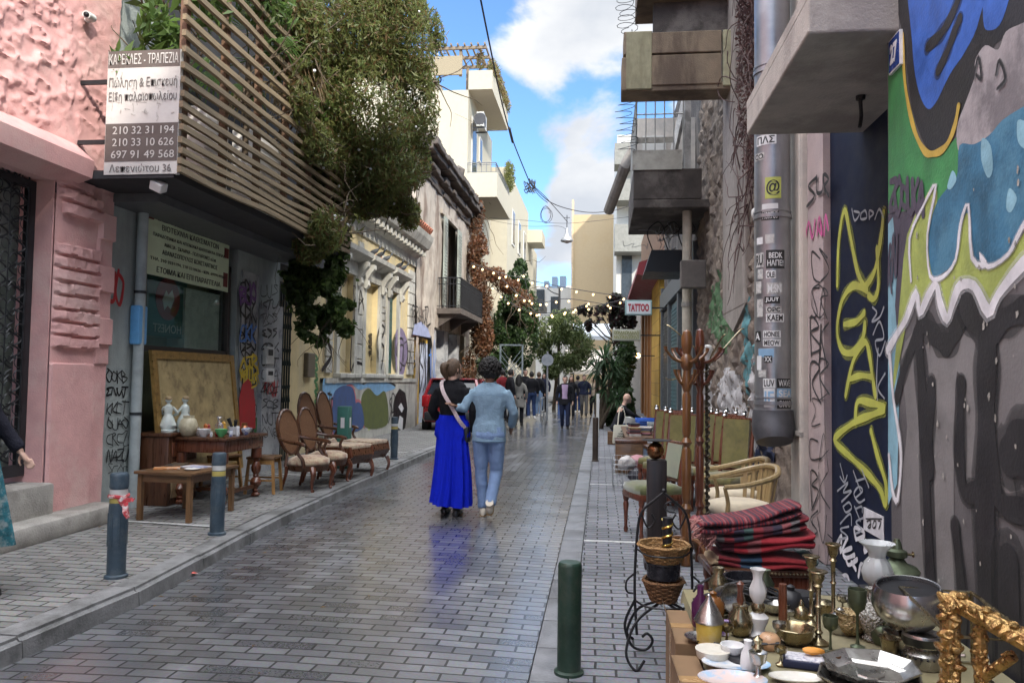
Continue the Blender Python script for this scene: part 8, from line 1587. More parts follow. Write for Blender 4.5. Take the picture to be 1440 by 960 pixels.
# samovar with big silver bowl on top
p = T(1298, 935); sm = thing('samovar', 'dull silver samovar base with pierced foot below the big round bowl', 'samovar', (p.x, p.y, TZ+.001)); b = B(); b.lathe([(.075, 0), (.08, .01), (.075, .05), (.07, .055), (.05, .07), (.055, .075), (.07, .08), (.075, .115), (.07, .125), (.06, .128)], n=26); b.obj('body', m_silv, sm, smooth=True); b = B()
for k in range(22): a = 2*PI*k/22; b.ball((.0755*math.cos(a), .0755*math.sin(a), .042), .006, 1)
b.obj('pierced_hole', m_black, sm); b = B(); b.lathe([(.0735, .085), (.0765, .115)], n=26, cap=False); b.obj('sleeve', mat('gunmetal', (.07, .075, .07), .35, metal=.8, var=.3), sm, smooth=True)
b = B(); b.lathe([(.0, 0), (.05, .002), (.09, .02), (.125, .06), (.137, .10), (.13, .145), (.118, .172), (.112, .17), (.118, .14), (.128, .1), (.115, .06), (.06, .02), (.0001, .015)], n=36); o = b.obj('silver_bowl', mat('polished_silver', (.5, .5, .51), .26, var=.12, metal=1.0, stain=(.35, .32, .3), samt=.4, sscale=8), smooth=True); o.location = (p.x-.03, p.y+.05, TZ+.128); o.rotation_euler = (R(6), R(-4), 0); tag(o, 'big polished silver globe bowl resting on the samovar', 'bowl'); b = B(); b.lathe([(.116, .152), (.08, .14), (.0001, .135)], n=30); b.obj('painted_hollow', m_black, o, smooth=True)  # black disc in the bowl's mouth stands in for its dark hollow
# brass oil lamp with frosted shade
p = T(1262, 870); ol = thing('oil_lamp', 'antique brass oil lamp on a stepped base behind the silver bowl', 'lamp', (p.x, p.y, TZ+.001)); b = B(); b.lathe([(.085, 0), (.088, .012), (.05, .03), (.04, .1), (.045, .17), (.09, .2), (.1, .225), (.085, .245), (.045, .26), (.03, .28), (.045, .29), (.045, .315), (.025, .325), (.02, .35), (.012, .37)], n=26); b.obj('font', m_bronze, ol, smooth=True); b = B(); b.tube([(.045, 0, .3), (.07, 0, .3)], .006, 6); b.tube([(.07, 0, .3), (.075, 0, .3)], .014, 10); b.obj('wick_knob', m_brass, ol)
p2 = T(1243, 880); b = B(); b.lathe([(.03, 0), (.06, .03), (.07, .07), (.055, .11), (.035, .135), (.04, .16), (.06, .185), (.078, .2), (.074, .2), (.055, .183), (.035, .16), (.03, .135), (.05, .108), (.064, .07), (.055, .032), (.03, .004)], n=48, flute=12, fa=.02, cap=False); o = b.obj('tulip_lampshade', m_frost, smooth=True); o.location = (p2.x-.02, p2.y+.02, TZ+.17); tag(o, 'frosted tulip glass lampshade with a frilled rim', 'lampshade')
b = B(); b.cbox(-.07, .07, -.06, .06, 0, .165, .01); o = b.obj('display_box', MATS['case_black'], smooth=True); o.location = (p2.x-.02, p2.y+.02, TZ+.001); tag(o, 'dark box lifting the frosted lampshade', 'box')
# ornate jug, ewer, gravy boat
o = put('ornate_jug', 'embossed silver jug with a narrow neck beside the samovar', 'jug', 1228, 900, [(.04, 0), (.045, .01), (.035, .025), (.055, .06), (.06, .1), (.05, .14), (.025, .165), (.022, .2), (.032, .22), (.026, .22), (.0001, .2)], mat('embossed_silver', (.42, .40, .37), .25, var=.4, scale=60, metal=.95, bump=.9, bscale=90), 26); b = B(); b.tube([(.03, 0, .2), (.075, 0, .19), (.085, 0, .13), (.055, 0, .08)], .006, 6, k=4); b.obj('handle', m_silv, o, smooth=True)
o = put('ornate_bowl', 'round embossed brass bowl with crimped body behind the short goblet', 'bowl', 1196, 892, [(.03, 0), (.055, .02), (.07, .055), (.06, .09), (.066, .1), (.058, .1), (.05, .085), (.0001, .03)], mat('embossed_brass', (.42, .32, .18), .28, var=.4, scale=60, metal=.95, bump=.9, bscale=80), 30)
p = T(1272, 925); t = thing('sauce_boat', 'polished silver sauce boat with long handle above the trays', 'sauce boat', (p.x, p.y-.03, TZ+.001), R(150)); b = B(); b.lathe([(.03, 0), (.034, .006), (.02, .02), (.05, .05), (.062, .09), (.058, .09), (.045, .05), (.0001, .03)], n=24)
for i, v in enumerate(b.v): x, y, z = v; b.v[i] = (x*(1.5 if x > 0 else 1.1), y*.8, z+(.02*max(0, x)/.06 if z > .05 else 0))
b.obj('body', m_silv, t, smooth=True); b = B(); b.tube([(-.06, 0, .07), (-.12, 0, .09), (-.16, 0, .06), (-.2, 0, .065)], .007, 6, k=3); b.obj('handle', m_silv, t, smooth=True)
# crystal slab against the mural
p = T(1340, 868); t = thing('crystal_plaque', 'clear scallop-edged glass plaque leaning on the mural', 'plaque', (p.x+.02, p.y-.05, TZ+.06), R(14)); P = smooth_pts([(-.075, 0, 0), (-.08, 0, .14), (-.085, 0, .21), (-.06, 0, .27), (-.02, 0, .315), (.03, 0, .33), (.065, 0, .30), (.08, 0, .22), (.078, 0, 0)], 3); b = B(); b.prism(P, (0, .018, 0)); b.obj('glass', mat('plaque_glass', (.5, .47, .42), .12, trans=.6, bump=.7, bscale=18), t, smooth=True); b = B(); b.tube(P, .007, 6); b.obj('rim', mat('rim_bright', (.75, .74, .72), .15, metal=.6), t, smooth=True)
# brass-edged glass box
c0 = oY(1345, 862, 3.0); t = thing('glass_casket', 'brass-edged glass casket with gilt ornaments behind the carved frame', 'casket', (1.30, 2.98, TZ+.001), R(-6)); b = B(); hx, hy, hz = .13, .3, .28
for x in (-hx, hx):
    for y in (-hy, hy): b.tube([(x, y, 0), (x, y, hz)], .007, 6)
for z in (.006, hz):
    b.tube([(-hx, -hy, z), (hx, -hy, z), (hx, hy, z), (-hx, hy, z)], .007, 6, closed=True)
b.obj('edge', m_brass, t); b = B()
for k in range(6): b.ball((-hx+.03+k*.04, hy-.01, hz-.045+.01*(k % 2)), .026, 2, (1, .5, 1), jag=.15)
b.obj('ornament', mat('gilt_bright', (.55, .38, .10), .25, metal=.9), t, smooth=True)
# carved giltwood frame fragment
m_giltw = mat('carved_gilt', (.36, .225, .085), .3, var=.5, scale=26, metal=.8, stain=(.16, .06, .025), sscale=22, samt=.75, bump=.5, bscale=60)
t = thing('giltwood_console', 'carved giltwood console frame with leafy scrolls standing at the table corner', 'carved frame', (1.15, 2.68, .012), world=True); rg = random.Random(44)
def carved(parent, p, q, r, nm='rail'):
    p = Vector(p); q = Vector(q); d = q-p; n = int(d.length/.026); a, c = frame(d); b = B(); b.tube([p, q], r*.72, 8)
    for i in range(n+1):
        m_ = p+d*i/n
        for s in (-1, 1):
            o_ = m_+a*s*r*.5*rg.uniform(.5, 1.0)+c*rg.uniform(-.2, .8)*r*.5; e = (a*s*rg.uniform(.3, 1)+d.normalized()*rg.uniform(-.9, .9)+c*rg.uniform(-.2, .7)).normalized(); b.tube([o_-e*r*.5, o_+c*r*.2, o_+e*r*.5, o_+e*r*.6-c*r*.25], [r*.16, r*.34, r*.22, r*.05], 7, k=3)
        if i % 3 == 1: 
            f = m_+c*r*.75; b.tube([f+(a*math.cos(t_)+d.normalized()*math.sin(t_))*r*.42*(1-t_/9) for t_ in [PI*q_/4 for q_ in range(12)]], r*.16, 6); b.ball(f, r*.22, 1)
    return b.obj(nm, m_giltw, parent, smooth=True)
A = oY(1336, 842, 2.72); Bq = oY(1460, 912, 2.5); Cq = oY(1336, 985, 2.68); D = oY(1392, 900, 2.66); E_ = oY(1380, 975, 2.66)
carved(t, A, Bq, .042, 'top_rail'); carved(t, A, Vector((Cq.x, Cq.y, .35)), .042, 'side_rail'); carved(t, oY(1378, 868, 2.67), Vector((E_.x, E_.y,   .45)), .028, 'inner_scroll'); carved(t, oY(1385, 950, 2.64), oY(1425, 922, 2.56),   .024, 'cross_scroll')
b = B(); b.box(A.x-.05, A.x+.05, A.y-.02, A.y+.06, .012, .36); b.obj('stand', m_walnut, t)
# painted china at the front edge
def platter(label, px, py, rx, ry, m, zo=0, rz=0):
    p = T(px, py); b = B(); b.lathe([(.5, 0), (.75, .1), (1, .28), (1.0, .33), (.72, .16), (.0001, .08)], n=30); 
    for i, v in enumerate(b.v): b.v[i] = (v[0]*rx, v[1]*ry, v[2]*.06)
    o = b.obj('china_platter', m, smooth=True); o.location = (p.x, p.y, TZ+.001+zo); o.rotation_euler = (0, 0, rz); return tag(o, label, 'platter', 'painted china platters at the table edge')
m_pl1 = mat('china_pastel', (.6, .6, .6), .15, var=.1, stain=(.2, .38, .6), sscale=12, samt=.9); m_pl2 = mat('china_rose', (.62, .5, .46), .15, var=.1, stain=(.3, .45, .6), sscale=11, samt=.9); m_pl3 = mat('china_cream', (.62, .6, .54), .2, stain=(.5, .42, .3), sscale=8, samt=.5)
platter('pastel blue painted platter at the front left of the junk table', 1035, 938, .13, .075, m_pl1); platter('rose painted platter in front of the pastel one', 1030, 960, .125, .08, m_pl2, .0); platter('plain cream platter beside the octagonal trays', 1120, 958, .10, .05, m_pl3)
b = B(); p = T(1010, 925); b.lathe([(.06, 0), (.065, .008), (.07, .035), (.065, .035), (.0001, .03)], n=24); o = b.obj('white_dish', m_pl3, smooth=True); o.location = (p.x-.02, p.y, TZ+.001); tag(o, 'deep off-white dish under the tongs', 'dish')
o = put('table_bell', 'small silver goblet-shaped bell with brass knob at the front edge', 'bell', 1066, 955, [(.028, 0), (.03, .006), (.012, .02), (.01, .05), (.028, .065), (.034, .1), (.03, .1), (.0001, .08)], m_silv); b = B(); b.lathe([(.012, .1), (.02, .115), (.012, .13), (.018, .145), (.0001, .16)], n=14); b.obj('knob', m_brass, o, smooth=True)
put('peach_shade', 'small peach glass shade beside the tongs', 'lampshade', 1082, 912, [(.03, 0), (.042, .015), (.046, .04), (.03, .06), (.0001, .062)], mat('peach_glass', (.6, .36, .2), .3, trans=.3), 24, flute=10, fa=.03)
put('white_cruet', 'white porcelain cruet leaning against the silver bell', 'cruet', 1052, 945, [(.02, 0), (.03, .03), (.026, .07), (.012, .1), (.016, .12), (.0001, .125)], m_china)
put('dark_bottle', 'dark purple glass bottle behind the yellow tub', 'bottle', 985, 880, [(.035, 0), (.04, .01), (.04, .1), (.015, .14), (.014, .18), (.0001, .18)], mat('bottle_plum', (.06, .012, .05), .1, var=.2))
put('brass_tin', 'squat brass tin beside the round black case', 'tin', 1160, 862, [(.04, 0), (.045, .01), (.045, .05), (.03, .06), (.0001, .065)], m_brass)
for i, (px, py, s_, lb) in enumerate(((1098, 935, 1, 'small brass egg cup behind the navy box'), (1110, 878, .9, 'small silver egg cup behind the deep brass bowl'), (1185, 862, 1.2, 'silver egg cup between the candlesticks and the jug'))): put('egg_cup', lb, 'cup', px, py, gob(.07, .024), (m_brass, m_silv, m_silv)[i], s=s_)
vs_ = [(.028, 0), (.032, .008), (.02, .03), (.04, .07), (.045, .1), (.02, .14), (.028, .165), (.022, .165), (.0001, .15)]; bw_ = [(.03, 0), (.034, .008), (.06, .035), (.068, .06), (.062, .06), (.05, .03), (.0001, .012)]; pt_ = [(.04, 0), (.05, .02), (.055, .06), (.04, .09), (.015, .1), (.018, .115), (.0001, .125)]
for nm, lb, ct, px, py, pf, mm, s_ in (('brass_vase', 'slim brass vase behind the round brass pot', 'vase', 1010, 850, vs_, m_brass, 1.1), ('brass_vase', 'bulbous dark bronze vase under the rug stool', 'vase', 1076, 848, vs_, m_bronze, 1.0), ('copper_bowl', 'shallow copper bowl between the candlesticks and the case', 'bowl', 1098, 848, bw_, m_copper, 1.0), ('silver_bowl', 'small footed silver bowl behind the tall goblet', 'bowl', 1215, 868, bw_, m_silv, 1.1), ('teapot', 'squat silver teapot body beside the embossed brass bowl', 'teapot', 1182, 890, pt_, m_silv, .9), ('teapot', 'dark bronze lidded pot right of the oil lamp', 'pot', 1240, 905, pt_, m_bronze, .8), ('brass_cup', 'brass cup beside the steel cone', 'cup', 1022, 905, gob(.08, .028), m_brass, 1.0), ('silver_cup', 'tarnished silver cup between the shade and the brass bowl', 'cup', 1096, 905, gob(.09, .028), m_silv, 1.0),
    ('ash_tray', 'flat round brass ashtray in front of the goblets', 'ashtray', 1185, 928, [(r_*.9, z_*.35) for r_, z_ in bw_], m_brass, 1.0), ('steel_saucer', 'dull steel saucer at the left edge of the cloth', 'saucer', 985, 900, [(r_, z_*.3) for r_, z_ in bw_], m_silv, 1.0), ('amber_bottle', 'stubby amber glass bottle behind the steel cone', 'bottle', 1003, 868, pt_, mat('amber_glass', (.16, .06, .015), .1, var=.2), 1.0), ('black_jar', 'black lacquered jar by the wooden cylinder', 'jar', 1112, 862, pt_, MATS['case_black'], 1.1), ('white_cup', 'small white porcelain cup behind the tongs', 'cup', 1030, 925, [(r_*.7, z_*.9) for r_, z_ in bw_], m_china, 1.0), ('pewter_mug', 'dark pewter mug under the frosted shade', 'mug', 1218, 890, [(.03, 0), (.036, .01), (.03, .09), (.033, .1), (.028, .1), (.0001, .02)], MATS['gunmetal'], 1.1), ('brass_mortar', 'heavy brass mortar before the samovar', 'mortar', 1252, 928, [(.035, 0), (.04, .01), (.03, .03), (.036, .08), (.046, .09), (.036, .088), (.0001, .03)], m_brass, 1.0), ('copper_ladle_cup', 'little copper beaker between the trays and the navy box', 'beaker', 1172, 945, [(.018, 0), (.022, .005), (.026, .06), (.022, .06), (.0001, .01)], m_copper, 1.1)):
    put(nm, lb, ct, px, py, pf, mm, s=s_)
t = thing('iron_fan', 'folded black wrought iron scrolls lying behind the yellow tub', 'ironwork', (.58, 3.95, TZ+.002)); b = B(); rg = random.Random(12)
for k in range(13):
    a = rg.uniform(-.6, 1.2); d = Vector((math.cos(a), math.sin(a)*.5, 0)); o_ = Vector((rg.uniform(-.12, .05), rg.uniform(-.06, .06), .012+.006*k)); b.tube([o_, o_+d*.1+Vector((0, 0, .04)), o_+d*.2+Vector((0, 0, .03)), o_+d*.26+Vector((.02, 0, .0)), o_+d*.22+Vector((0, 0, -.005))], .006, 5, k=4)
b.obj('scroll', m_iron, t, smooth=True)
# people
m_skinl = mat('skin_light', (.52, .32, .24), .5, var=.06); m_skind = mat('skin_brown', (.20, .105, .065), .5, var=.06); m_eye = mat('eye_dark', (.02, .015, .012), .2)
m_hairb = mat('hair_black', (.012, .010, .009), .6, var=.4, scale=60, bump=.6, bscale=120); m_hairbr = mat('hair_brown', (.075, .043, .022), .5, var=.5, scale=60, bump=.5, bscale=120)
def cloth(name, col, bump=.35, bs=55, rough=.85): return mat(name, col, rough, var=.08, scale=12, bump=bump, bscale=bs, spec=.15)
X_, Y_, Z_ = (1, 0, 0), (0, 1, 0), (0, 0, 1)
def person(label, loc, rz, h, skin, top, bottom, hair=None, hairm=None, arms=None, legs=None, pelvis=(0, 0, .93), lean=(0, 0), turn=0., skirt=None, coat=0., shoe=None, near=False, lift=(0, 0), group=None, wide=1.0, topm2=None, hem=.90):
    """faces local +Y; joint positions in metres for a 1.75 m figure"""
    t = thing('person', label, 'person', loc, rz, group); s = h/1.75; pv = Vector(pelvis); nk = pv+Vector((lean[0], lean[1], .57)); ch = pv.lerp(nk, .62); up = (nk-pv).normalized(); fw = Vector(X_).cross(up)*-1
    fw = up.cross(Vector(X_)); fw = -fw if fw.y < 0 else fw
    arms = arms or [((-.27, -.02, 1.16), (-.26, .05, .90)), ((.27, -.02, 1.16), (.26, .05, .90))]; legs = legs or [((-.10, .06, .50), (-.10, .0, .08)), ((.10, .04, .50), (.11, -.05, .08))]
    vx = .012 if near else .02
    def torso(k, z0=0.): return [(pv+up*(z0-.04), .155*k*wide, .11*k, X_, fw), (pv+up*.06, .165*k*wide, .115*k, X_, fw), (pv+up*.18, .14*k*wide, .10*k, X_, fw), (pv+up*.36, .168*k*wide, .112*k, X_, fw), (pv+up*.46, .18*k*wide, .105*k, X_, fw), (pv+up*.525, .15*k*wide, .08*k, X_, fw), (pv+up*.56, .07*k, .06*k, X_, fw)]
    b = B(); b.loft(torso(.92)); hd = nk+Vector((lean[0]*.10, lean[1]*.18+.025, .125)); b.tube([nk-up*.08, hd-Vector((0, .02, .04))], .054, 12)
    RT = Matrix.Rotation(turn, 3, 'Z'); hv = lambda x, y, z: hd+RT @ Vector((x, y, z))
    hb = B(); hb.ball((0, 0, 0), .1, 3, (.80, .97, 1.18)); hb.v = [tuple(hv(*[q*(1-.18*max(0, -v[2]/.12)) if i == 0 else q+(.012*max(0, -v[2]/.12) if i == 1 else 0) for i, q in enumerate(v)])) for v in hb.v]; b.add(hb.v, hb.f)
    b.tube([hv(0, .085, .02), hv(0, .112, -.022), hv(0, .09, -.034)], [.010, .016, .010], 7); b.ball(hv(0, .075, -.085), .032, 2); b.ball(hv(0, .09, -.055), .018, 2, (1.4, .7, .5))
    for q in (-1, 1): b.ball(hv(q*.082, -.005, -.008), .022, 2, (.5, .8, 1.3))
    sh = [pv+up*.49+Vector((q*.175*wide, 0, 0)) for q in (-1, 1)]
    for q, (e, w) in enumerate(arms):
        e, w = Vector(e), Vector(w); b.tube([sh[q]+Vector(((.04, -.04)[q], 0, -.035)), e, w], [.04, .034, .024], 10); d = (w-e).normalized(); sd = d.cross(Vector(Y_)); sd = sd.normalized() if sd.length > .1 else Vector(Z_); pn = d.cross(sd)
        pc_ = w+d*.05; b.tube([w-d*.01, w+d*.04, w+d*.085], [.022, .032, .028], 8, flat=.55)
        for k in range(4): o_ = w+d*.075+pn*(k-1.5)*.016; l_ = (.058, .07, .066, .05)[k]; b.tube([o_, o_+d*l_*.5+sd*.004, o_+d*l_+sd*.018], [.0095, .009, .007], 6)
        b.tube([w+d*.025+pn*.026, w+d*.055+pn*.047, w+d*.085+pn*.05+sd*.01], [.0115, .010, .008], 6)
    for q, (k, a) in enumerate(legs): k, a = Vector(k), Vector(a); b.tube([pv+Vector(((-.09, .09)[q], 0, -.04)), k, a], [.075, .05, .034], 10)
    bd = fused(b, 'body', skin, t, vx*.8, 3)
    eb = B()
    for q in (-1, 1): eb.ball(hv(q*.032, .083, .012), .0095, 2, (1.3, .7, .8)); eb.tube([hv(q*.018, .09, .032), hv(q*.034, .091, .038), hv(q*.05, .082, .032)], .004, 5)
    eb.obj('eyes', m_eye, t, smooth=True)
    # clothes
    b = B(); R_ = torso(1.08); R_[0] = (pv+up*(hem-.93), (.185 if hem < 1 else .138)*wide*(1+coat*.5), (.135 if hem < 1 else .106)*(1+coat*.6), X_, fw); b.loft([R_[0]]+[q for q in R_[1:-1] if q[0].z > hem+.02]+[(pv+up*.565, .085, .075, X_, fw)])
    for q, (e, w) in enumerate(arms): e, w = Vector(e), Vector(w); b.tube([sh[q]+Vector(((.02, -.02)[q], 0, -.02)), sh[q].lerp(e, .5), e, e.lerp(w, .5), w.lerp(e, .04)], [.064, .062, .054, .05, .042], 12)
    b.tube([sh[0]+Vector((.06, 0, .0)), sh[1]+Vector((-.06, 0, .0))], .062, 10)
    if coat: pass
    fused(b, 'top', top, t, vx, 4, .011 if near else .008, 8)
    if topm2: b = B(); b.loft([(c+fw*.035, x*.62, y*.9, p, q) for c, x, y, p, q in torso(1.06)[1:6]]); b.obj('inner_top', topm2, t, smooth=True)
    if near: b = B(); c0 = nk-up*.0; b.tube([c0+RT @ Vector((.066*math.cos(a), .058*math.sin(a)-.004, .012*math.sin(a))) for a in [2*PI*q/20 for q in range(20)]], .016, 7, closed=True); b.obj('collar', top, t, smooth=True)
    if skirt:
        b = B(); n = 96; rows = 26; vs = []; fs = []
        for i in range(rows+1):
            u = i/rows; z = 1.115-(1.115-skirt)*u
            for j in range(n):
                a = 2*PI*j/n; pl_ = (.008+.034*u)*(math.sin(9*a+2.4*math.sin(2*a+u)+1.5*math.sin(a*3+1))*(.7+.5*math.sin(a*2+4))+.5*math.sin(17*a+2*u)); rx = .146+.078*u**.9+(.03 if u < .25 and u > .05 else 0)*1+pl_; ry = .120+.107*u**.9+pl_; vs.append((rx*math.cos(a)+.02*u*math.sin(u*3), ry*math.sin(a)-.02*u, z-.03*u*math.cos(a+.6)))
        for i in range(rows):
            for j in range(n): fs.append((i*n+j, i*n+(j+1) % n, (i+1)*n+(j+1) % n, (i+1)*n+j))
        fs.append(tuple(reversed(range(n)))); b.add(vs, fs); b.obj('skirt', bottom, t, smooth=True, ang=80)
    else:
        b = B(); b.loft([(pv+Vector((0, 0, -.10)), .15*wide, .115, X_, Y_), (pv+Vector((0, -.01, -.02)), .178*wide, .128, X_, fw), (pv+up*.10, .165*wide, .118, X_, fw)])
        for q, (k, a) in enumerate(legs): k, a = Vector(k), Vector(a); hp = pv+Vector(((-.088, .088)[q]*wide, 0, -.05)); b.tube([hp, hp.lerp(k, .45), k, k.lerp(a, .5), a+(k-a).normalized()*.01], [.098, .088, .070, .066, .064], 14)
        fused(b, 'trousers', bottom, t, vx, 4, .009 if near else .006, 9)
    for q, (k, a) in enumerate(legs):
        a = Vector(a); lf = lift[q]; M = Matrix.Translation(a) @ Matrix.Rotation(-lf, 4, 'X') @ Matrix.Translation(-a); b = B(); g = lambda y, z: M @ (a+Vector((0, y, z)))
        ry = (M.to_3x3() @ Vector(Z_)); b.loft([(g(-.075, -.045), .022, .025, X_, ry), (g(-.06, -.035), .036, .042, X_, ry), (g(0, -.03), .04, .05, X_, ry), (g(.07, -.045), .044, .034, X_, ry), (g(.14, -.055), .04, .024, X_, ry), (g(.175, -.06), .02, .014, X_, ry)]); b.tube([g(0, -.02), g(0, .06)], [.042, .045], 10); so = b.obj('shoe', shoe or m_hairb, t, smooth=True)
        if near: b = B(); b.loft([(g(-.085, -.078), .025, .006, X_, ry), (g(-.05, -.079), .04, .008, X_, ry), (g(.05, -.079), .043, .008, X_, ry), (g(.14, -.079), .042, .008, X_, ry), (g(.18, -.078), .022, .006, X_, ry)]); b.obj('sole', mat('sole_gum', (.36, .24, .11), .7) if shoe else m_hairb, so, smooth=True)
    # hair
    if hair:
        b = B(); g = random.Random(int(h*1000)); 
        if hair == 'afro':
            for i in range(620):
                d = Vector((g.gauss(0, 1), g.gauss(0, 1), g.gauss(.25, 1))).normalized()
                if d.z < -.55 or (d.y > .55 and d.z < .35): continue
                b.ball(hv(d.x*.118, d.y*.125-.012, d.z*.125+.035), g.uniform(.012, .023), 1, jag=.25, rng=g)
            b.ball(hv(0, -.015, .03), .12, 2, (.98, 1.02, 1.05))
        else:
            k = B(); k.ball((0, 0, 0), .106, 3, (.84, .99, 1.17)); fs = []
            for f in k.f:
                c = sum((Vector(k.v[i]) for i in f), Vector())/3
                if (c.y > .035 and c.z < .055) or c.z < -.05-(.04 if c.y < -.03 else 0): continue
                fs.append(f)
            k.f = fs; k.v = [tuple(hv(v[0], v[1]-.008, v[2]+.004)) for v in k.v]; b.add(k.v, k.f)
            if hair == 'bun': b.tube([hv(0, -.09, .05), hv(0, -.135, .03), hv(.0, -.135, -.03), hv(.01, -.11, -.09), hv(.015, -.10, -.12)], [.035, .045, .04, .024, .01], 12, k=3);
            if hair == 'long':
                for i in range(26): a = PI+PI*(i+.5)/26; p0 = hv(.085*math.cos(a), .09*math.sin(a), .02); b.tube([p0, hv(.10*math.cos(a), .105*math.sin(a)-.01, -.10), hv(.11*math.cos(a), .10*math.sin(a)-.035, -.22), hv(.09*math.cos(a), .09*math.sin(a)-.05, -.34+.05*g.random())], [.024, .026, .024, .006], 6, k=2)
        b.obj('hair', hairm or m_hairb, t, smooth=True, ang=80)
    t.scale = (s, s, s); return t
# the strolling couple
wm = person('woman walking away in a long cobalt blue skirt, black sweater and pale shoulder strap', (-1.655, 8.53, .004), R(-4), 1.76, m_skinl, cloth('knit_black', (.012, .012, .014), .5, 90), cloth('skirt_cobalt', (.005, .016, .42), .35, 30, .8), 'bun', m_hairbr, [((-.24, .02, 1.17), (-.19, .20, 1.02)), ((.245, -.02, 1.17), (.235, .05, .92))], [((-.08, .06, .5), (-.08, .05, .085)), ((.08, .02, .5), (.09, -.09, .085))], turn=R(-38), skirt=.15, shoe=mat('boot_black', (.012, .012, .013), .3), near=True, lift=(0, -.15), wide=.92, hem=1.06)
b = B(); m_strap = mat('strap_pale', (.52, .42, .42), .7, var=.3, scale=40); P = smooth_pts([(-.10, .05, 1.50), (-.115, -.06, 1.47), (-.07, -.125, 1.36), (.02, -.135, 1.22), (.11, -.135, 1.07), (.17, -.09, .98)], 4)
for u, v in zip(P, P[1:]): b.beam(u, v, .042, .006, (0, 1, 0))
o = b.obj('shoulder_strap', m_strap, wm)
b = B(); b.cbox(.14, .20, -.07, .11, .82, 1.0, .02); o = b.obj('handbag', mat('bag_black', (.015, .015, .017), .5), smooth=True); o.location = wm.location; o.rotation_euler = wm.rotation_euler; tag(o, "small black handbag at the blue-skirted woman's hip", 'handbag')
mn = person('man walking away in light blue denim shirt and jeans, arm round the woman', (-1.235, 8.52, .004), R(3), 1.735, m_skind, cloth('denim_shirt', (.22, .32, .41), .35, 60), cloth('jeans_blue', (.19, .275, .44), .4, 60), 'afro', m_hairb, [((-.285, -.05, 1.20), (-.365, -.10, 1.235)), ((.275, .02, 1.17), (.24, .20, 1.0))], [((-.09, .05, .50), (-.055, .06, .09)), ((.085, .045, .49), (.035, -.15, .16))], shoe=mat('trainer_white', (.58, .52, .42), .6), near=True, lift=(0, -.95), hem=.84, wide=1.08)
b = B(); b.tube([(-.16, -.128, 1.36), (0, -.137, 1.37), (.16, -.128, 1.36)], .004, 5, k=4); b.tube([(-.18, -.125, .86), (0, -.148, .855), (.18, -.125, .86)], .004, 5, k=4); b.obj('seam', mat('denim_seam', (.16, .26, .37), .8), mn)
# cropped passer-by at the left edge: sleeve swings into view
person('passer-by at the left edge in a dark jacket and teal patterned skirt, arm swinging forward', (-3.93, 4.42, PZ), R(-70), 1.72, m_skinl, cloth('jacket_ink', (.02, .02, .03), .4, 60), mat('skirt_teal', (.03, .16, .20), .8, var=.5, scale=24, stain=(.35, .4, .4), sscale=18, samt=.8), 'long', m_hairb, [((-.25, .03, 1.16), (-.24, .21, .91)), ((.26, -.03, 1.16), (.25, -.12, .95))], skirt=.30, near=True)
# pedestrians in the distance
ck = cloth('coat_black', (.015, .015, .018)); cn = cloth('navy_cloth', (.018, .022, .045)); cg = cloth('coat_grey', (.20, .19, .17)); cr_ = cloth('top_dark_red', (.16, .02, .025)); cj = cloth('jeans_dark', (.03, .05, .12)); cl_ = cloth('jeans_pale', (.22, .32, .48)); cb = cloth('top_beige', (.38, .30, .23)); ct = cloth('trousers_grey', (.10, .095, .09)); lil = cloth('top_lilac', (.36, .26, .38)); wsh = mat('shoe_white', (.62, .6, .58), .6)
def at(px, py, z=0.01): p = oZ(px, py, z); return (p.x, p.y, z)
fwd = [((-.10, .10, .50), (-.10, .14, .09)), ((.09, .04, .50), (.09, -.12, .09))]
def far(label, px, py, rz, h, *a, z=.01, **k): return person(label, at(px, py, z), R(rz), h, *a, **k)
far('woman walking towards the viewer in navy trousers, open black jacket and lilac top', 794, 603, 180, 1.64, m_skinl, ck, cn, 'short', m_hairb, legs=fwd, topm2=lil, wide=1.12, hem=.78)
far('dark-clothed woman following close behind the one in the lilac top', 803, 588, 175, 1.66, m_skinl, ck, ck, 'long', m_hairbr, legs=fwd)
far('man in a dark zipped jacket and grey trousers near the yucca', 821, 585, 180, 1.72, m_skinl, cn, ct, 'short', m_hairb, legs=fwd, wide=1.1)
far('person in a beige top and black leggings beside the man in grey trousers', 834, 585, 185, 1.62, m_skinl, cb, ck, 'short', m_hairbr, legs=fwd)
far('woman with long dark hair and a grey coat standing with her back turned', 729, 598, -5, 1.66, m_skinl, cg, ck, 'long', m_hairb, coat=.5, hem=.62, z=.02)
far('person in a black coat and blue jeans with white shoes beside the grey coat', 747, 588, 20, 1.68, m_skinl, ck, cj, 'short', m_hairb, shoe=wsh, z=.12, wide=1.1)
far('person in a black coat and pale jeans next to the traffic sign', 757, 585, -30, 1.68, m_skinl, ck, cl_, 'short', m_hairbr, shoe=wsh, z=.12)
far('person in a dark red hoodie at the left of the waiting crowd', 706, 592, 40, 1.72, m_skinl, cr_, ck, 'short', m_hairb, z=.12)
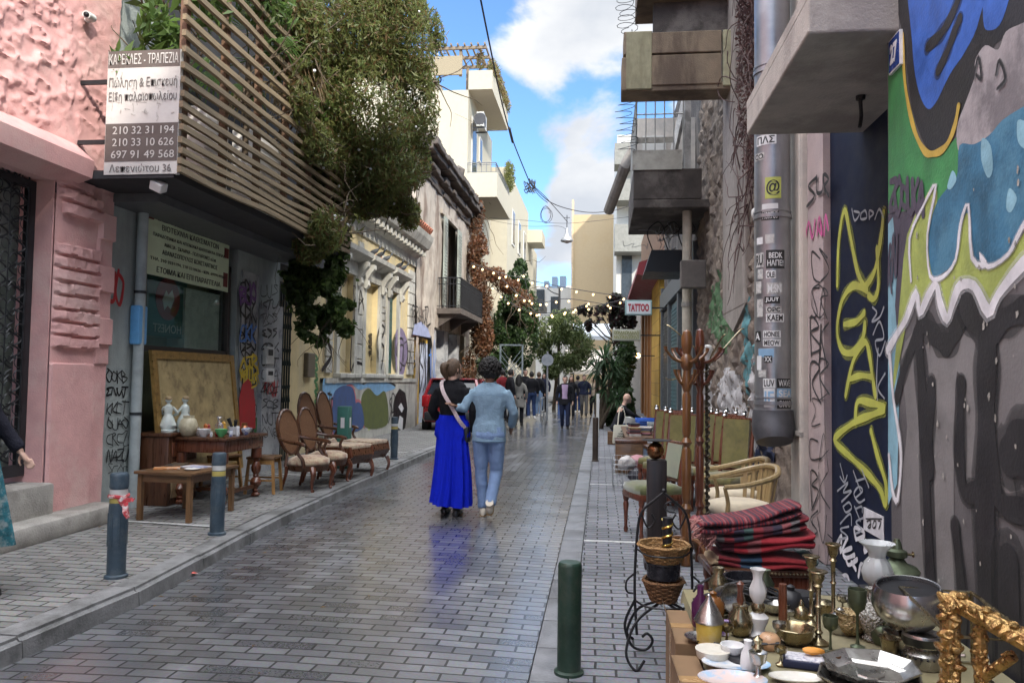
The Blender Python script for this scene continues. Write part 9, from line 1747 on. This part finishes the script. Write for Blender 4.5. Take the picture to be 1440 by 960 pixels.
far('person in a black jacket between the red hoodie and the grey coat', 717, 594, -60, 1.72, m_skinl, ck, ck, 'short', m_hairb, z=.12)
far('tall person in black at the back of the waiting crowd', 738, 586, 200, 1.76, m_skinl, ck, cn, 'short', m_hairb, z=.12)
far('person in a dark coat at the far back of the waiting crowd', 765, 579, 160, 1.66, m_skinl, cn, ck, 'long', m_hairb, z=.12)
far('distant person in white trainers walking away in the middle of the street', 812, 580, 0, 1.7, m_skinl, ct, cj, 'short', m_hairb, legs=fwd, shoe=wsh)
# crouching bargain hunter with tote bag
sm_ = person('balding man in a black sweater sitting low and leaning over the trestle table', (.42, 18.6, .012), R(-80), 1.74, m_skinl, ck, cj, None, None, [((-.26, .30, .72), (-.18, .52, .62)), ((.26, .28, .72), (.2, .50, .62))], [((-.16, .40, .46), (-.14, .30, .09)), ((.16, .38, .46), (.14, .26, .09))], pelvis=(0, -.05, .40), lean=(0, .20), wide=1.15, hem=.85)
b = B(); b.cbox(-.17, .17, -.16, .16, 0, .30, .01); o = b.obj('sitting_block', m_oakd); o.location = (.34, 18.6, .012); tag(o, 'low wooden block the balding man sits on', 'seat')
p = oZ(872, 626, .02); tb_ = thing('tote_bag', 'cream canvas tote bag with dark script hanging by the sitting man', 'bag', (.50, 18.22, .05)); b = B(); b.cbox(-.21, .21, -.05, .05, 0, .44, .03)
for i, v in enumerate(b.v): x, y, z = v; b.v[i] = (x*(1.06-.25*(z/.44-.4)*(z > .18)), y*(1.2-.9*z/.44), z)
m_can = mat('canvas_cream', (.56, .52, .42), .9, var=.08, bump=.3, bscale=60); b.obj('sack', m_can, tb_, smooth=True); b = B(); b.tube([(-.1, -.03, .42), (-.07, .05, .72), (.0, .12, .88), (.06, .06, .72), (.1, -.03, .42)], .014, 6, k=4, flat=.5); b.obj('strap', m_can, tb_); b = B()
for r_, (x0, x1) in enumerate(((-.03, .03), (-.09, .08), (-.11, .11))): b.stroke([Vector((x0+(x1-x0)*q/9, -.062-.0015, .29-.06*r_+.018*(q % 2))) for q in range(10)], .012, NF, k=2)
b.obj('print', m_black, tb_)
